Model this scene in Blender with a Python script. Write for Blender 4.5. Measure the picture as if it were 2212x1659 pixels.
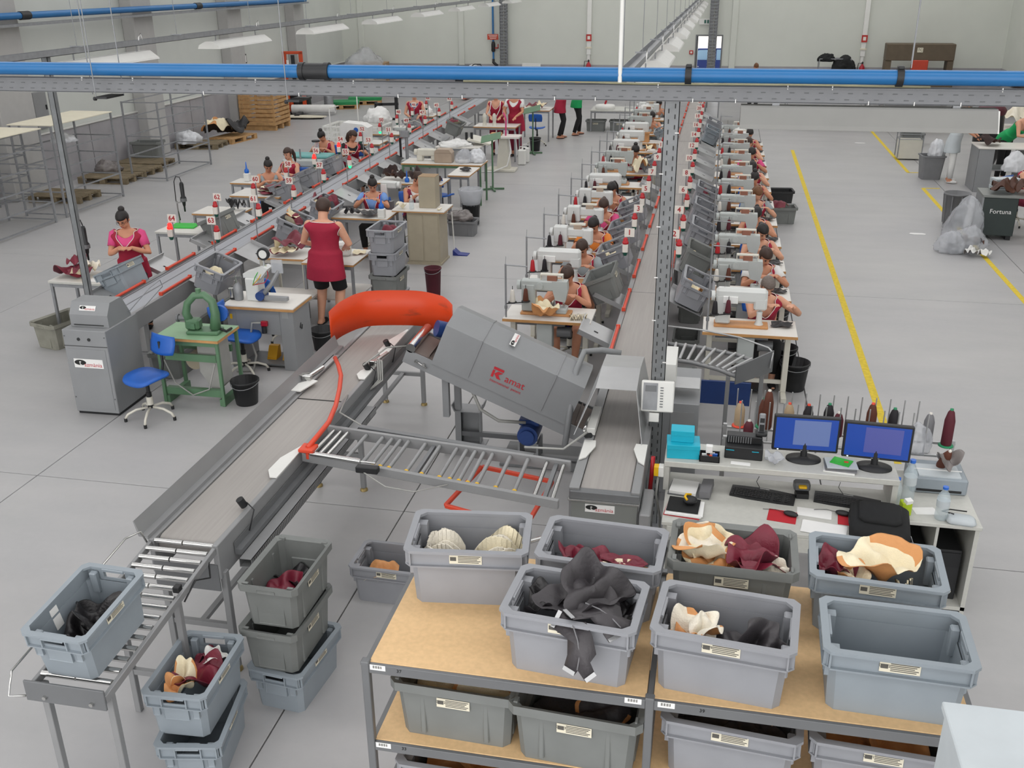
import bpy, math, random
from math import sin, cos, pi, radians, sqrt, atan2
from mathutils import Vector, Matrix, Euler, noise

for o in list(bpy.data.objects):
    bpy.data.objects.remove(o, do_unlink=True)
scn = bpy.context.scene
col = scn.collection
V = Vector

# ------------------------------------------------------------------ camera
cam_d = bpy.data.cameras.new('camera')
cam = bpy.data.objects.new('camera', cam_d)
col.objects.link(cam)
cam_d.sensor_fit = 'HORIZONTAL'
cam_d.sensor_width = 36.0
cam_d.lens = 2127.0 / 2212.0 * 36.0
cam_d.clip_start, cam_d.clip_end = 0.05, 200.0
CAM_PITCH, CAM_YAW, CAM_ROLL, CAM_H = radians(22.74), radians(11.77), radians(-0.54), 4.4
_fw = V((-sin(CAM_YAW) * cos(CAM_PITCH), cos(CAM_YAW) * cos(CAM_PITCH), -sin(CAM_PITCH)))
_rt = V((cos(CAM_YAW), sin(CAM_YAW), 0))
_up = _rt.cross(_fw)
_r2 = _rt * cos(CAM_ROLL) + _up * sin(CAM_ROLL)
_u2 = _up * cos(CAM_ROLL) - _rt * sin(CAM_ROLL)
cm = Matrix.Identity(4)
for i in range(3):
    cm[i][0], cm[i][1], cm[i][2] = _r2[i], _u2[i], -_fw[i]
cm[2][3] = CAM_H
cam.matrix_world = cm
scn.camera = cam

# ------------------------------------------------------------------ world: bright overcast sky, seen through the roof lights
w = bpy.data.worlds.new('overcast_sky')
scn.world = w
w.use_nodes = True
bg = w.node_tree.nodes['Background']
bg.inputs[0].default_value = (1.0, 0.985, 0.98, 1)
bg.inputs[1].default_value = 2.55
scn.view_settings.view_transform = 'Standard'
scn.view_settings.look = 'None'
scn.view_settings.gamma = 1.0
scn.view_settings.use_curve_mapping = False
scn.view_settings.exposure = 0.0

# ------------------------------------------------------------------ materials
def lin(h):
    h = h.lstrip('#')
    r = [int(h[i:i + 2], 16) / 255 for i in (0, 2, 4)]
    return tuple((c / 12.92 if c <= 0.04045 else ((c + 0.055) / 1.055) ** 2.4) for c in r)

MATS = {}
def mat(name, hexc, rough=0.5, metal=0.0, var=0.08, scale=6.0, bump=0.0, bscale=60.0, emit=None, alpha=None, trans=0.0, spec=0.5, stretch=None):
    m = bpy.data.materials.new(name)
    m.use_nodes = True
    nt = m.node_tree
    b = nt.nodes['Principled BSDF']
    c = lin(hexc)
    tc = nt.nodes.new('ShaderNodeTexCoord')
    src = tc.outputs['Object']
    if stretch:
        mp = nt.nodes.new('ShaderNodeMapping')
        mp.inputs['Scale'].default_value = stretch
        nt.links.new(src, mp.inputs['Vector'])
        src = mp.outputs['Vector']
    if var > 0:
        n = nt.nodes.new('ShaderNodeTexNoise')
        n.inputs['Scale'].default_value = scale
        n.inputs['Detail'].default_value = 4
        nt.links.new(src, n.inputs['Vector'])
        r = nt.nodes.new('ShaderNodeValToRGB')
        r.color_ramp.elements[0].position = 0.3
        r.color_ramp.elements[1].position = 0.7
        r.color_ramp.elements[0].color = (*[x * (1 - var) for x in c], 1)
        r.color_ramp.elements[1].color = (*[min(1, x * (1 + var)) for x in c], 1)
        nt.links.new(n.outputs['Fac'], r.inputs['Fac'])
        nt.links.new(r.outputs['Color'], b.inputs['Base Color'])
    else:
        b.inputs['Base Color'].default_value = (*c, 1)
    b.inputs['Roughness'].default_value = rough
    b.inputs['Metallic'].default_value = metal
    b.inputs['Specular IOR Level'].default_value = spec
    if bump > 0:
        n2 = nt.nodes.new('ShaderNodeTexNoise')
        n2.inputs['Scale'].default_value = bscale
        n2.inputs['Detail'].default_value = 3
        nt.links.new(src, n2.inputs['Vector'])
        bp = nt.nodes.new('ShaderNodeBump')
        bp.inputs['Strength'].default_value = bump
        bp.inputs['Distance'].default_value = 0.01
        nt.links.new(n2.outputs['Fac'], bp.inputs['Height'])
        nt.links.new(bp.outputs['Normal'], b.inputs['Normal'])
    if emit:
        b.inputs['Emission Color'].default_value = (*lin(emit[0]), 1)
        b.inputs['Emission Strength'].default_value = emit[1]
    if alpha is not None:
        b.inputs['Alpha'].default_value = alpha
    if trans:
        b.inputs['Transmission Weight'].default_value = trans
    MATS[name] = m
    return m

mat('steel_grey', '8b8c8d', 0.42, 0.15, 0.05, 3)            # painted conveyor steel
mat('steel_dark', '6d6f71', 0.45, 0.2, 0.06, 4)
mat('machine_grey', '8a8c8e', 0.45, 0.1, 0.05, 3, 0.05, 200)
mat('machine_green_grey', '7c7f7c', 0.42, 0.1, 0.05, 3)
mat('galv', '8f9194', 0.42, 0.35, 0.1, 14)                   # galvanised
mat('tray_grey', '75777a', 0.5, 0.15, 0.05, 8)
mat('galv_slot', '7b7e80', 0.45, 0.3, 0.1, 12)
mat('slot_dark', '2a2b2c', 0.7)
mat('slot_grey', '5c5e60', 0.7)
mat('chrome', 'c4c4c2', 0.16, 0.95, 0.03)
mat('alu', 'b4b5b6', 0.34, 0.6, 0.04)
mat('white_panel', 'dcdcd8', 0.5, 0, 0.02)
mat('belt', '9a9692', 0.62, 0, 0.06, 5, 0.1, 120, stretch=(9, 0.25, 1))
mat('belt_blue', '9c9fa5', 0.6, 0, 0.05, 5, 0.1, 120, stretch=(9, 0.25, 1))
mat('belt_brown', '7d7069', 0.6, 0, 0.06, 6)
mat('crate_light', '8e9095', 0.46, 0, 0.05, 5)
mat('crate_blue', '8a939a', 0.46, 0, 0.05, 5)
mat('crate_dark', '737674', 0.5, 0, 0.08, 5)
mat('crate_old', '86857a', 0.6, 0, 0.16, 7)
mat('card', 'd8d2be', 0.8, 0, 0.03)
mat('ink', '55534e', 0.8, 0, 0)
mat('paper', 'e4e4e2', 0.8, 0, 0.03)
mat('orange', 'd8420f', 0.42, 0, 0.06, 3)
mat('orange_red', 'd0452a', 0.45, 0, 0.05)
mat('scuffed_orange', 'd5410f', 0.45, 0, 0.05, 3)
mat('blue_pipe', '1c669f', 0.34, 0, 0.04, 3)
mat('black_plastic', '1c1d1f', 0.5, 0, 0.1, 10)
mat('black_metal', '232426', 0.4, 0.3, 0.08)
mat('dark_rubber', '222221', 0.75, 0, 0.1)
mat('board', 'd8b586', 0.62, 0, 0.07, 40, 0.05, 300)
mat('laminate', 'd6d3cd', 0.4, 0, 0.03)
mat('laminate_grey', 'bcbcb6', 0.42, 0, 0.04, 30)
mat('wood_edge', 'b98a55', 0.6, 0, 0.12, 10)
mat('wood_block', 'c08a58', 0.5, 0, 0.14, 8)
mat('pallet_wood', 'b08a5c', 0.8, 0, 0.2, 7, 0.2, 40)
mat('pallet_wood_old', '7c6f58', 0.85, 0, 0.25, 7, 0.2, 40)
mat('cream_white', 'cfccc0', 0.4, 0, 0.03)                    # sewing machine enamel
mat('machine_white', 'cfd1cf', 0.35, 0, 0.03)
mat('machine_pale', 'aeb3b1', 0.4, 0, 0.04)
mat('brown_panel', '8a5a48', 0.5, 0, 0.1)
mat('tan_panel', 'a89684', 0.5, 0, 0.08)
mat('beige_metal', 'a39a86', 0.5, 0, 0.05)
mat('green_enamel', '55785a', 0.38, 0, 0.08, 5)
mat('green_top', '82a582', 0.42, 0, 0.06, 5)
mat('blue_seat', '1f5cb4', 0.42, 0, 0.06, 4)
mat('blue_plastic', '1766c8', 0.35, 0, 0.05)
mat('blue_motor', '24407a', 0.45, 0.1, 0.08)
mat('navy_dustpan', '20307e', 0.45)
mat('cyan_box', '12a7c0', 0.5, 0, 0.04)
mat('red_light', 'b01822', 0.3, 0, 0.05)
mat('red_lit', 'd01818', 0.3, 0, 0, emit=('ff2018', 2.5))
mat('green_light', '17584a', 0.3, 0, 0.05)
mat('green_lit', '19a060', 0.3, 0, 0, emit=('20ff90', 2.0))
mat('sign_white', 'ded8d0', 0.6, 0, 0.02)
mat('sign_red', 'a8262c', 0.6, 0, 0)
mat('logo_red', 'b5202c', 0.6, 0, 0)
mat('logo_black', '101211', 0.6, 0, 0)
mat('logo_white', 'e4e4e2', 0.6, 0, 0)
mat('vest', '9c1836', 0.8, 0, 0.08, 8, 0.2, 90)
mat('vest_dark', '7c1a36', 0.8, 0, 0.08, 8, 0.2, 90)
mat('piping', 'e8dfdc', 0.8, 0, 0)
mat('skin', 'c58a6c', 0.55, 0, 0.05, 10)
mat('skin_pale', 'd29c80', 0.55, 0, 0.05, 10)
mat('hair_black', '1c1716', 0.5, 0, 0.2, 30, 0.3, 120, stretch=(1, 1, 5))
mat('hair_brown', '3a261c', 0.5, 0, 0.2, 30, 0.3, 120, stretch=(1, 1, 5))
mat('hair_auburn', '6b4424', 0.5, 0, 0.2, 30, 0.3, 120, stretch=(1, 1, 5))
mat('hair_grey', '6d625c', 0.5, 0, 0.2, 30, 0.3, 120, stretch=(1, 1, 5))
mat('hair_blond', '96774a', 0.5, 0, 0.2, 30, 0.3, 120, stretch=(1, 1, 5))
mat('lips', '9c5248', 0.5, 0, 0)
mat('eye_dark', '2a1d18', 0.4, 0, 0)
mat('pink_cloth', 'd0487e', 0.8, 0, 0.06)
mat('blue_cloth', '6f93cc', 0.8, 0, 0.06)
mat('grey_cloth', '8f979a', 0.8, 0, 0.08)
mat('white_cloth', 'dcdcda', 0.8, 0, 0.04)
mat('pale_cloth', 'b9c0c4', 0.8, 0, 0.05)
mat('orange_cloth', 'dd8030', 0.8, 0, 0.06)
mat('green_cloth', '0f9a56', 0.75, 0, 0.06)
mat('black_cloth', '1a1a1c', 0.85, 0, 0.1)
mat('black_fabric', '161718', 0.9, 0, 0.15, 20)
mat('maroon_leather', '6f1a2e', 0.45, 0, 0.14, 9, 0.25, 60)
mat('maroon_deep', '521a28', 0.5, 0, 0.14, 9, 0.25, 60)
mat('cream_fleece', 'e8ddbf', 0.9, 0, 0.06, 14, 0.4, 150)
mat('white_fleece', 'e9e2d2', 0.9, 0, 0.06, 14, 0.4, 150)
mat('tan_leather', 'cf935c', 0.6, 0, 0.08, 9, 0.2, 60)
mat('charcoal_leather', '3b383b', 0.5, 0, 0.12, 9, 0.25, 60)
mat('black_leather', '1c1a1c', 0.38, 0, 0.15, 9, 0.3, 60)
mat('brown_leather', '4a2a1c', 0.4, 0, 0.18, 9, 0.2, 60)
mat('dark_brown_suede', '2c1815', 0.75, 0, 0.15, 9, 0.2, 60)
mat('clear_plastic', 'c9ccd2', 0.18, 0, 0.04, 12, 0.4, 18, alpha=0.42)
mat('bag_white', 'd8dade', 0.25, 0, 0.06, 12, 0.5, 18, alpha=.9)
mat('bag_grey', '7d7775', 0.22, 0, 0.3, 9, 0.6, 16, alpha=.82)
mat('bottle_clear', 'c8d6dc', 0.08, 0, 0, alpha=0.35)
mat('bottle_blue', '2a68c8', 0.35)
mat('green_card', '32b03c', 0.6)
mat('lime', 'a8c01c', 0.5)
mat('yellow', 'e0b010', 0.5)
mat('yellow_pedal', 'd09a18', 0.5, 0, 0.08)
mat('yellow_paint', 'cfb528', 0.7, 0, 0.15, 20)
mat('red_mat', 'b01c28', 0.75)
mat('red_paint', 'b02620', 0.5)
mat('extinguisher_red', 'a8182a', 0.35)
mat('screen', '1c3f8c', 0.25, 0, 0, emit=('1f44a0', 0.3))
mat('screen_grey', '5a6a9a', 0.25, 0, 0, emit=('60749c', 0.3))
mat('screen_violet', '4a508c', 0.25, 0, 0, emit=('4a4f94', 0.3))
mat('blue_led', '2040ff', 0.4, 0, 0, emit=('3050ff', 4))
mat('white_led', 'e0f4ff', 0.4, 0, 0, emit=('e0f4ff', 3))
mat('lamp_white', 'c9c9c6', 0.45, 0, 0.03)
mat('lamp_pale', '80807d', 0.35, 0, 0.03)
mat('frosted', 'd6d6d2', 0.4, 0, 0.02)
mat('teal_machine', '6aa6a4', 0.5, 0, 0.05)
mat('blue_machine', '1d62b4', 0.45, 0, 0.05)
mat('press_brown', '5c5040', 0.6, 0, 0.08)
mat('press_red', 'b83c24', 0.5, 0, 0.06)
mat('stacker_orange', 'c04418', 0.45, 0, 0.06)
mat('green_sheet', '1c8c50', 0.5, 0, 0.1)
mat('wall_paint', 'c9ccc4', 0.75, 0, 0.025, 1.2)
mat('wall_paint_left', 'c2c5c0', 0.75, 0, 0.03, 1.2)
mat('wainscot', '9a989b', 0.8, 0, 0.08, 2.5, 0.1, 40)
mat('ledge', 'c2c2be', 0.7, 0, 0.03)
mat('pilaster', 'a9a8a6', 0.75, 0, 0.03)
mat('roof', '9a9c9c', 0.8, 0, 0.03)
mat('car_blue', '2a3a78', 0.25, 0.3, 0.04)
mat('car_glass', '8fb0d0', 0.1, 0.2, 0)
mat('asphalt', 'b8b4ac', 0.9, 0, 0.05)
mat('brass', 'a08c5c', 0.4, 0.6, 0.1)
mat('thread_white', 'd8d4cc', 0.7, 0, 0.05)
mat('thread_black', '201d22', 0.7, 0, 0.1)
mat('thread_maroon', '561826', 0.7, 0, 0.1)
mat('thread_brown', '5c3020', 0.7, 0, 0.1)
mat('thread_beige', 'b09a7c', 0.7, 0, 0.1)
mat('thread_grey', '77777a', 0.7, 0, 0.1)
mat('thread_red', 'b8242c', 0.6, 0, 0.1)
mat('reel_orange', 'e04a30', 0.5, 0, 0.05)
mat('reel_green', '1c8458', 0.5, 0, 0.05)
mat('cable_grey', '9d9d99', 0.5)
mat('cable_cream', 'd4cda8', 0.6)
mat('kraft', '9b8264', 0.8, 0, 0.06)
mat('grey_tub', '77787a', 0.55, 0, 0.06)
mat('desk_dark_green', '24302e', 0.4, 0, 0.06)

# polished concrete: mottled greys with slow drifts of tone and gloss
def concrete():
    m = mat('concrete', 'a5a5a6', 0.42, 0, 0)
    nt = m.node_tree
    b = nt.nodes['Principled BSDF']
    tc = nt.nodes['Texture Coordinate']
    def nz(scale, det, st=None):
        n = nt.nodes.new('ShaderNodeTexNoise')
        n.inputs['Scale'].default_value = scale
        n.inputs['Detail'].default_value = det
        mp = nt.nodes.new('ShaderNodeMapping')
        mp.inputs['Scale'].default_value = st or (1, 1, 1)
        nt.links.new(tc.outputs['Object'], mp.inputs['Vector'])
        nt.links.new(mp.outputs['Vector'], n.inputs['Vector'])
        return n
    def ramp(n, a, bb, p0=.3, p1=.7):
        r = nt.nodes.new('ShaderNodeValToRGB')
        r.color_ramp.elements[0].position, r.color_ramp.elements[1].position = p0, p1
        r.color_ramp.elements[0].color = (*lin(a), 1)
        r.color_ramp.elements[1].color = (*lin(bb), 1)
        nt.links.new(n.outputs['Fac'], r.inputs['Fac'])
        return r
    r1 = ramp(nz(0.35, 5), '9c9ca0', 'b3b2b0')
    r2 = ramp(nz(1.6, 6, (0.5, 1.4, 1)), '9b9b9c', 'b0aeae')
    r3 = ramp(nz(14, 4), 'a2a2a2', 'aaaaaa')
    def mix(a, bb, f):
        x = nt.nodes.new('ShaderNodeMix')
        x.data_type = 'RGBA'
        x.inputs[0].default_value = f
        nt.links.new(a, x.inputs[6])
        nt.links.new(bb, x.inputs[7])
        return x.outputs[2]
    c1 = mix(r1.outputs['Color'], r2.outputs['Color'], 0.5)
    c2 = mix(c1, r3.outputs['Color'], 0.25)
    nt.links.new(c2, b.inputs['Base Color'])
    rr = nt.nodes.new('ShaderNodeMapRange')
    rr.inputs[3].default_value = 0.28
    rr.inputs[4].default_value = 0.5
    nt.links.new(nz(0.8, 4).outputs['Fac'], rr.inputs[0])
    nt.links.new(rr.outputs[0], b.inputs['Roughness'])
concrete()
mat('joint', '6f6f70', 0.9, 0, 0.1)

# orange deflector: same paint everywhere, with dark rub marks where crates hit it
def scuffs():
    m = MATS['scuffed_orange']
    nt = m.node_tree
    b = nt.nodes['Principled BSDF']
    tc = nt.nodes['Texture Coordinate']
    mp = nt.nodes.new('ShaderNodeMapping')
    mp.inputs['Scale'].default_value = (1.2, 1.2, 4)
    n = nt.nodes.new('ShaderNodeTexNoise')
    n.inputs['Scale'].default_value = 2.2
    n.inputs['Detail'].default_value = 4
    nt.links.new(tc.outputs['Object'], mp.inputs['Vector'])
    nt.links.new(mp.outputs['Vector'], n.inputs['Vector'])
    r = nt.nodes.new('ShaderNodeValToRGB')
    r.color_ramp.elements[0].position, r.color_ramp.elements[1].position = .60, .78
    r.color_ramp.elements[0].color = (*lin('d5410f'), 1)
    r.color_ramp.elements[1].color = (*lin('5e3322'), 1)
    nt.links.new(n.outputs['Fac'], r.inputs['Fac'])
    nt.links.new(r.outputs['Color'], b.inputs['Base Color'])
scuffs()

# ------------------------------------------------------------------ mesh builder
def basis(d):
    d = d.normalized()
    a = V((0, 0, 1)) if abs(d.z) < 0.95 else V((1, 0, 0))
    x = a.cross(d).normalized()
    return x, d.cross(x)

class MB:
    def __init__(s):
        s.v, s.f, s.m, s.s = [], [], [], []
    def add(s, vs, fs, m=0, sm=False, M=None):
        k = len(s.v)
        s.v += [tuple(M @ V(p)) if M is not None else tuple(p) for p in vs]
        for f in fs:
            s.f.append(tuple(i + k for i in f)); s.m.append(m); s.s.append(sm)
        return s
    def bx(s, x0, x1, y0, y1, z0, z1, m=0, M=None, ch=0.0):
        if ch <= 0:
            vs = [(x, y, z) for x in (x0, x1) for y in (y0, y1) for z in (z0, z1)]
            return s.add(vs, [(0, 1, 3, 2), (4, 6, 7, 5), (0, 4, 5, 1), (2, 3, 7, 6), (0, 2, 6, 4), (1, 5, 7, 3)], m, False, M)
        ch = min(ch, .49 * abs(x1 - x0), .49 * abs(y1 - y0), .49 * abs(z1 - z0))
        L, H = (x0, y0, z0), (x1, y1, z1)
        vs, idx = [], {}
        for i in (0, 1):
            for j in (0, 1):
                for k in (0, 1):
                    sg = (i, j, k)
                    for a in range(3):
                        p = []
                        for b in range(3):
                            e = H[b] if sg[b] else L[b]
                            p.append(e if a == b else e + (-ch if sg[b] else ch))
                        idx[(i, j, k, a)] = len(vs); vs.append(tuple(p))
        fs = []
        for a in range(3):
            b, c = (a + 1) % 3, (a + 2) % 3
            for q in (0, 1):
                r = []
                for (u, w_) in ((0, 0), (1, 0), (1, 1), (0, 1)):
                    g = [0, 0, 0]; g[a] = q; g[b] = u; g[c] = w_
                    r.append(idx[(*g, a)])
                fs.append(tuple(r if q else r[::-1]))
            for u in (0, 1):
                for w_ in (0, 1):
                    g0, g1 = [0, 0, 0], [0, 0, 0]
                    g0[b] = g1[b] = u; g0[c] = g1[c] = w_; g1[a] = 1
                    q4 = (idx[(*g0, b)], idx[(*g1, b)], idx[(*g1, c)], idx[(*g0, c)])
                    fs.append(q4 if (u ^ w_) == 0 else q4[::-1])
        for i in (0, 1):
            for j in (0, 1):
                for k in (0, 1):
                    t = (idx[(i, j, k, 0)], idx[(i, j, k, 1)], idx[(i, j, k, 2)])
                    fs.append(t if (i + j + k) % 2 else t[::-1])
        return s.add(vs, fs, m, False, M)
    def bar(s, p0, p1, w_, h, m=0, ch=0.0, up=V((0, 0, 1))):
        p0, p1 = V(p0), V(p1)
        d = p1 - p0
        y = d.normalized()
        x = y.cross(up)
        x = x.normalized() if x.length > 1e-4 else V((1, 0, 0))
        z = x.cross(y)
        M = Matrix.Identity(4)
        for i in range(3):
            M[i][0], M[i][1], M[i][2], M[i][3] = x[i], y[i], z[i], p0[i]
        return s.bx(-w_ / 2, w_ / 2, 0, d.length, -h / 2, h / 2, m, M, ch)
    def cyl(s, p0, p1, r0, r1=None, n=12, m=0, cap=True, M=None):
        p0, p1 = V(p0), V(p1)
        r1 = r0 if r1 is None else r1
        x, y = basis(p1 - p0)
        vs = []
        for p, r in ((p0, r0), (p1, r1)):
            for i in range(n):
                a = 2 * pi * i / n
                vs.append(p + x * (r * cos(a)) + y * (r * sin(a)))
        s.add(vs, [(i, (i + 1) % n, n + (i + 1) % n, n + i) for i in range(n)], m, True, M)
        if cap:
            s.add(vs, [tuple(range(n))[::-1], tuple(range(n, 2 * n))], m, False, M)
        return s
    def tube(s, pts, r, n=8, m=0, cap=True, M=None):
        pts = [V(p) for p in pts]
        rs = r if isinstance(r, (list, tuple)) else [r] * len(pts)
        vs, px = [], None
        for i, p in enumerate(pts):
            d = (pts[min(i + 1, len(pts) - 1)] - pts[max(i - 1, 0)])
            if d.length < 1e-9: d = V((0, 0, 1))
            d.normalize()
            if px is None:
                x, y = basis(d)
            else:
                x = px - d * px.dot(d)
                x = x.normalized() if x.length > 1e-6 else basis(d)[0]
                y = d.cross(x)
            px = x
            for k in range(n):
                a = 2 * pi * k / n
                vs.append(p + x * (rs[i] * cos(a)) + y * (rs[i] * sin(a)))
        fs = []
        for i in range(len(pts) - 1):
            for k in range(n):
                fs.append((i * n + k, i * n + (k + 1) % n, (i + 1) * n + (k + 1) % n, (i + 1) * n + k))
        if cap:
            fs += [tuple(range(n))[::-1], tuple(range((len(pts) - 1) * n, len(pts) * n))]
        return s.add(vs, fs, m, True, M)
    def lathe(s, prof, n=16, m=0, M=None, sm=True):
        vs = [(r * cos(2 * pi * k / n), r * sin(2 * pi * k / n), z) for r, z in prof for k in range(n)]
        fs = [(i * n + k, i * n + (k + 1) % n, (i + 1) * n + (k + 1) % n, (i + 1) * n + k) for i in range(len(prof) - 1) for k in range(n)]
        s.add(vs, fs, m, sm, M)
        if prof[0][0] > 1e-4: s.add(vs[:n], [tuple(range(n))[::-1]], m, False, M)
        if prof[-1][0] > 1e-4: s.add(vs[-n:], [tuple(range(n))], m, False, M)
        return s
    def prism(s, poly, h0, h1, axis='z', m=0, M=None):
        n = len(poly)
        def P(a, b, h):
            return {'z': (a, b, h), 'y': (a, h, b), 'x': (h, a, b)}[axis]
        vs = [P(a, b, h0) for a, b in poly] + [P(a, b, h1) for a, b in poly]
        fs = [tuple(range(n))[::-1], tuple(range(n, 2 * n))] + [(i, (i + 1) % n, n + (i + 1) % n, n + i) for i in range(n)]
        return s.add(vs, fs, m, False, M)
    def ell(s, c, r, n=14, k=9, m=0, M=None):
        c = V(c)
        if not isinstance(r, (tuple, list)): r = (r, r, r)
        vs = [(c.x, c.y, c.z - r[2])]
        for j in range(1, k):
            t = -pi / 2 + pi * j / k
            for i in range(n):
                a = 2 * pi * i / n
                vs.append((c.x + r[0] * cos(t) * cos(a), c.y + r[1] * cos(t) * sin(a), c.z + r[2] * sin(t)))
        vs.append((c.x, c.y, c.z + r[2]))
        fs = [(0, 1 + (i + 1) % n, 1 + i) for i in range(n)]
        for j in range(k - 2):
            for i in range(n):
                fs.append((1 + j * n + i, 1 + j * n + (i + 1) % n, 1 + (j + 1) * n + (i + 1) % n, 1 + (j + 1) * n + i))
        L = len(vs) - 1
        fs += [(L, 1 + (k - 2) * n + i, 1 + (k - 2) * n + (i + 1) % n) for i in range(n)]
        return s.add(vs, fs, m, True, M)
    def rings(s, rs, m=0, sm=False, cap0=True, cap1=True, M=None):
        n = len(rs[0])
        vs = [p for r in rs for p in r]
        fs = [(i * n + k, i * n + (k + 1) % n, (i + 1) * n + (k + 1) % n, (i + 1) * n + k) for i in range(len(rs) - 1) for k in range(n)]
        if cap0: fs.append(tuple(range(n))[::-1])
        if cap1: fs.append(tuple(range((len(rs) - 1) * n, len(rs) * n)))
        return s.add(vs, fs, m, sm, M)
    def mesh(s, name, mats):
        me = bpy.data.meshes.new(name)
        me.from_pydata(s.v, [], s.f)
        for x in (mats if isinstance(mats, (list, tuple)) else [mats]):
            me.materials.append(MATS[x])
        me.polygons.foreach_set('material_index', s.m)
        me.polygons.foreach_set('use_smooth', s.s)
        me.update()
        return me
    def build(s, name, mats, parent=None, loc=None, rot=None):
        return obj(name, s.mesh(name, mats), parent, loc, rot)

def obj(name, me, parent=None, loc=None, rot=None):
    o = bpy.data.objects.new(name, me)
    col.objects.link(o)
    if parent is not None: o.parent = parent
    if loc is not None: o.location = loc
    if rot is not None: o.rotation_euler = rot
    return o
def tag(o, label, cat, group=None):
    o['label'] = label; o['category'] = cat
    if group: o['group'] = group
    return o
def thing(name, label, cat, loc=(0, 0, 0), rz=0.0, group=None):
    o = obj(name, None, None, loc, (0, 0, rz))
    o.empty_display_size = 0.1
    return tag(o, label, cat, group)
def struct(o):
    o['kind'] = 'structure'
    return o
KIDS = {}
def copy_tree(src, loc, rot=None, label=None, group=None):
    if not KIDS.get('ready'):
        pass
    r = src.copy(); col.objects.link(r)
    r.location = loc
    if rot is not None: r.rotation_euler = rot if isinstance(rot, (tuple, list)) else (0, 0, rot)
    if label: r['label'] = label
    if group: r['group'] = group
    def rec(a, b):
        for ch in kids(a):
            c = ch.copy(); col.objects.link(c); c.parent = b
            PAR.setdefault(b.name, []).append(c)
            rec(ch, c)
    rec(src, r)
    return r
PAR = {}
def kids(o):
    return [x for x in bpy.data.objects if x.parent == o] if o.name not in PAR else PAR[o.name]
def protect(o):          # remember a finished prototype's children so that copying stays quick
    PAR[o.name] = [x for x in bpy.data.objects if x.parent == o]
    for c in PAR[o.name]:
        PAR[c.name] = [x for x in bpy.data.objects if x.parent == c]
    return o
def text_mesh(txt, size, mname, ext=0.0006, bold=0.0):
    cu = bpy.data.curves.new('txt', 'FONT')
    cu.body = txt; cu.size = size; cu.extrude = ext
    cu.align_x = 'CENTER'; cu.align_y = 'CENTER'
    cu.resolution_u = 3; cu.offset = bold
    to = bpy.data.objects.new('txt', cu)
    me = bpy.data.meshes.new_from_object(to)
    bpy.data.objects.remove(to)
    me.materials.clear(); me.materials.append(MATS[mname])
    return me
ORD = ['first', 'second', 'third', 'fourth', 'fifth', 'sixth', 'seventh', 'eighth', 'ninth', 'tenth', 'eleventh', 'twelfth', 'thirteenth', 'fourteenth']
def TR(loc=(0, 0, 0), rz=0.0, rx=0.0, ry=0.0):
    return Matrix.Translation(loc) @ Euler((rx, ry, rz)).to_matrix().to_4x4()
R = random.Random(7)
# ================================================================== the hall
XL, XR, YB, ZT = -14.7, 9.5, 38.6, 7.6
fl = struct(MB().bx(XL - .3, XR + .3, -4, YB + .3, -.2, -.03).build('floor', 'joint'))
gx = [XL - .3, -13.4, -9.8, -6.15, -2.5, 1.15, 4.8, 8.45, XR + .3]
gy = [-4, 0.05, 7.25, 14.4, 21.6, 28.8, 36.0, YB + .3]
for i in range(len(gx) - 1):
    for j in range(len(gy) - 1):
        g = .005
        MB().bx(gx[i] + g, gx[i + 1] - g, gy[j] + g, gy[j + 1] - g, -.03, 0, ch=.003).build('slab', 'concrete', fl)
def stripe(x0, y0, x1, y1, wd):
    MB().bar((x0, y0, .001), (x1, y1, .001), wd, .002).build('painted_line', 'yellow_paint', fl)
stripe(1.90, 9.0, 1.92, 27.2, .085)
stripe(4.44, 12.0, 4.40, 22.6, .08)
stripe(4.38, 24.4, 4.36, 33.0, .08)
stripe(4.36, 24.4, 4.75, 24.45, .07)
stripe(4.40, 22.6, 4.75, 22.62, .07)

# left wall: painted panels over a concrete plinth with a ledge, pilasters in front
wl = struct(MB().bx(XL - .2, XL, -4, YB, 0, ZT).build('wall_left', 'wall_paint_left'))
MB().bx(XL, XL + .06, -4, YB, 0, 1.15).build('plinth', 'wainscot', wl)
MB().bx(XL, XL + .09, -4, YB, 1.15, 1.19, ch=.01).build('ledge', 'ledge', wl)
for y0, y1 in ((18.1, 19.2), (23.5, 24.4), (28.5, 29.4), (33.35, 34.2)):
    MB().bx(XL, XL + .34, y0, y1, 0, ZT, ch=.02).build('pilaster', 'pilaster', wl)
for y in (21.4, 26.2, 31.2, 36.3):
    MB().bx(XL, XL + .064, y - .01, y + .01, 0, 1.14).build('plinth_joint', 'joint', wl)

# back wall with the open exit door
dx0, dx1, dz = -1.02, -.14, 2.16
b = MB()
b.bx(XL - .2, dx0, YB, YB + .2, 0, ZT).bx(dx1, XR + .2, YB, YB + .2, 0, ZT).bx(dx0, dx1, YB, YB + .2, dz, ZT)
wb = struct(b.build('wall_back', 'wall_paint'))
MB().bx(XL, dx0 - .06, YB - .03, YB, 0, 1.13).bx(dx1 + .06, XR, YB - .03, YB, 0, 1.13).build('plinth', 'wainscot', wb)
for x in (-9.89, 0.28, -13.9):
    MB().bx(x - .11, x + .11, YB - .05, YB, 0, ZT, ch=.01).build('wall_rib', 'wall_paint', wb)
dr = struct(thing('door_1', 'open exit door in the back wall', 'door', (dx0, YB, 0)))
MB().bx(-.05, 0, -.02, .2, 0, dz).bx(dx1 - dx0, dx1 - dx0 + .05, -.02, .2, 0, dz).bx(-.05, dx1 - dx0 + .05, -.02, .2, dz, dz + .05).build('door_frame', 'steel_dark', dr)
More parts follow.
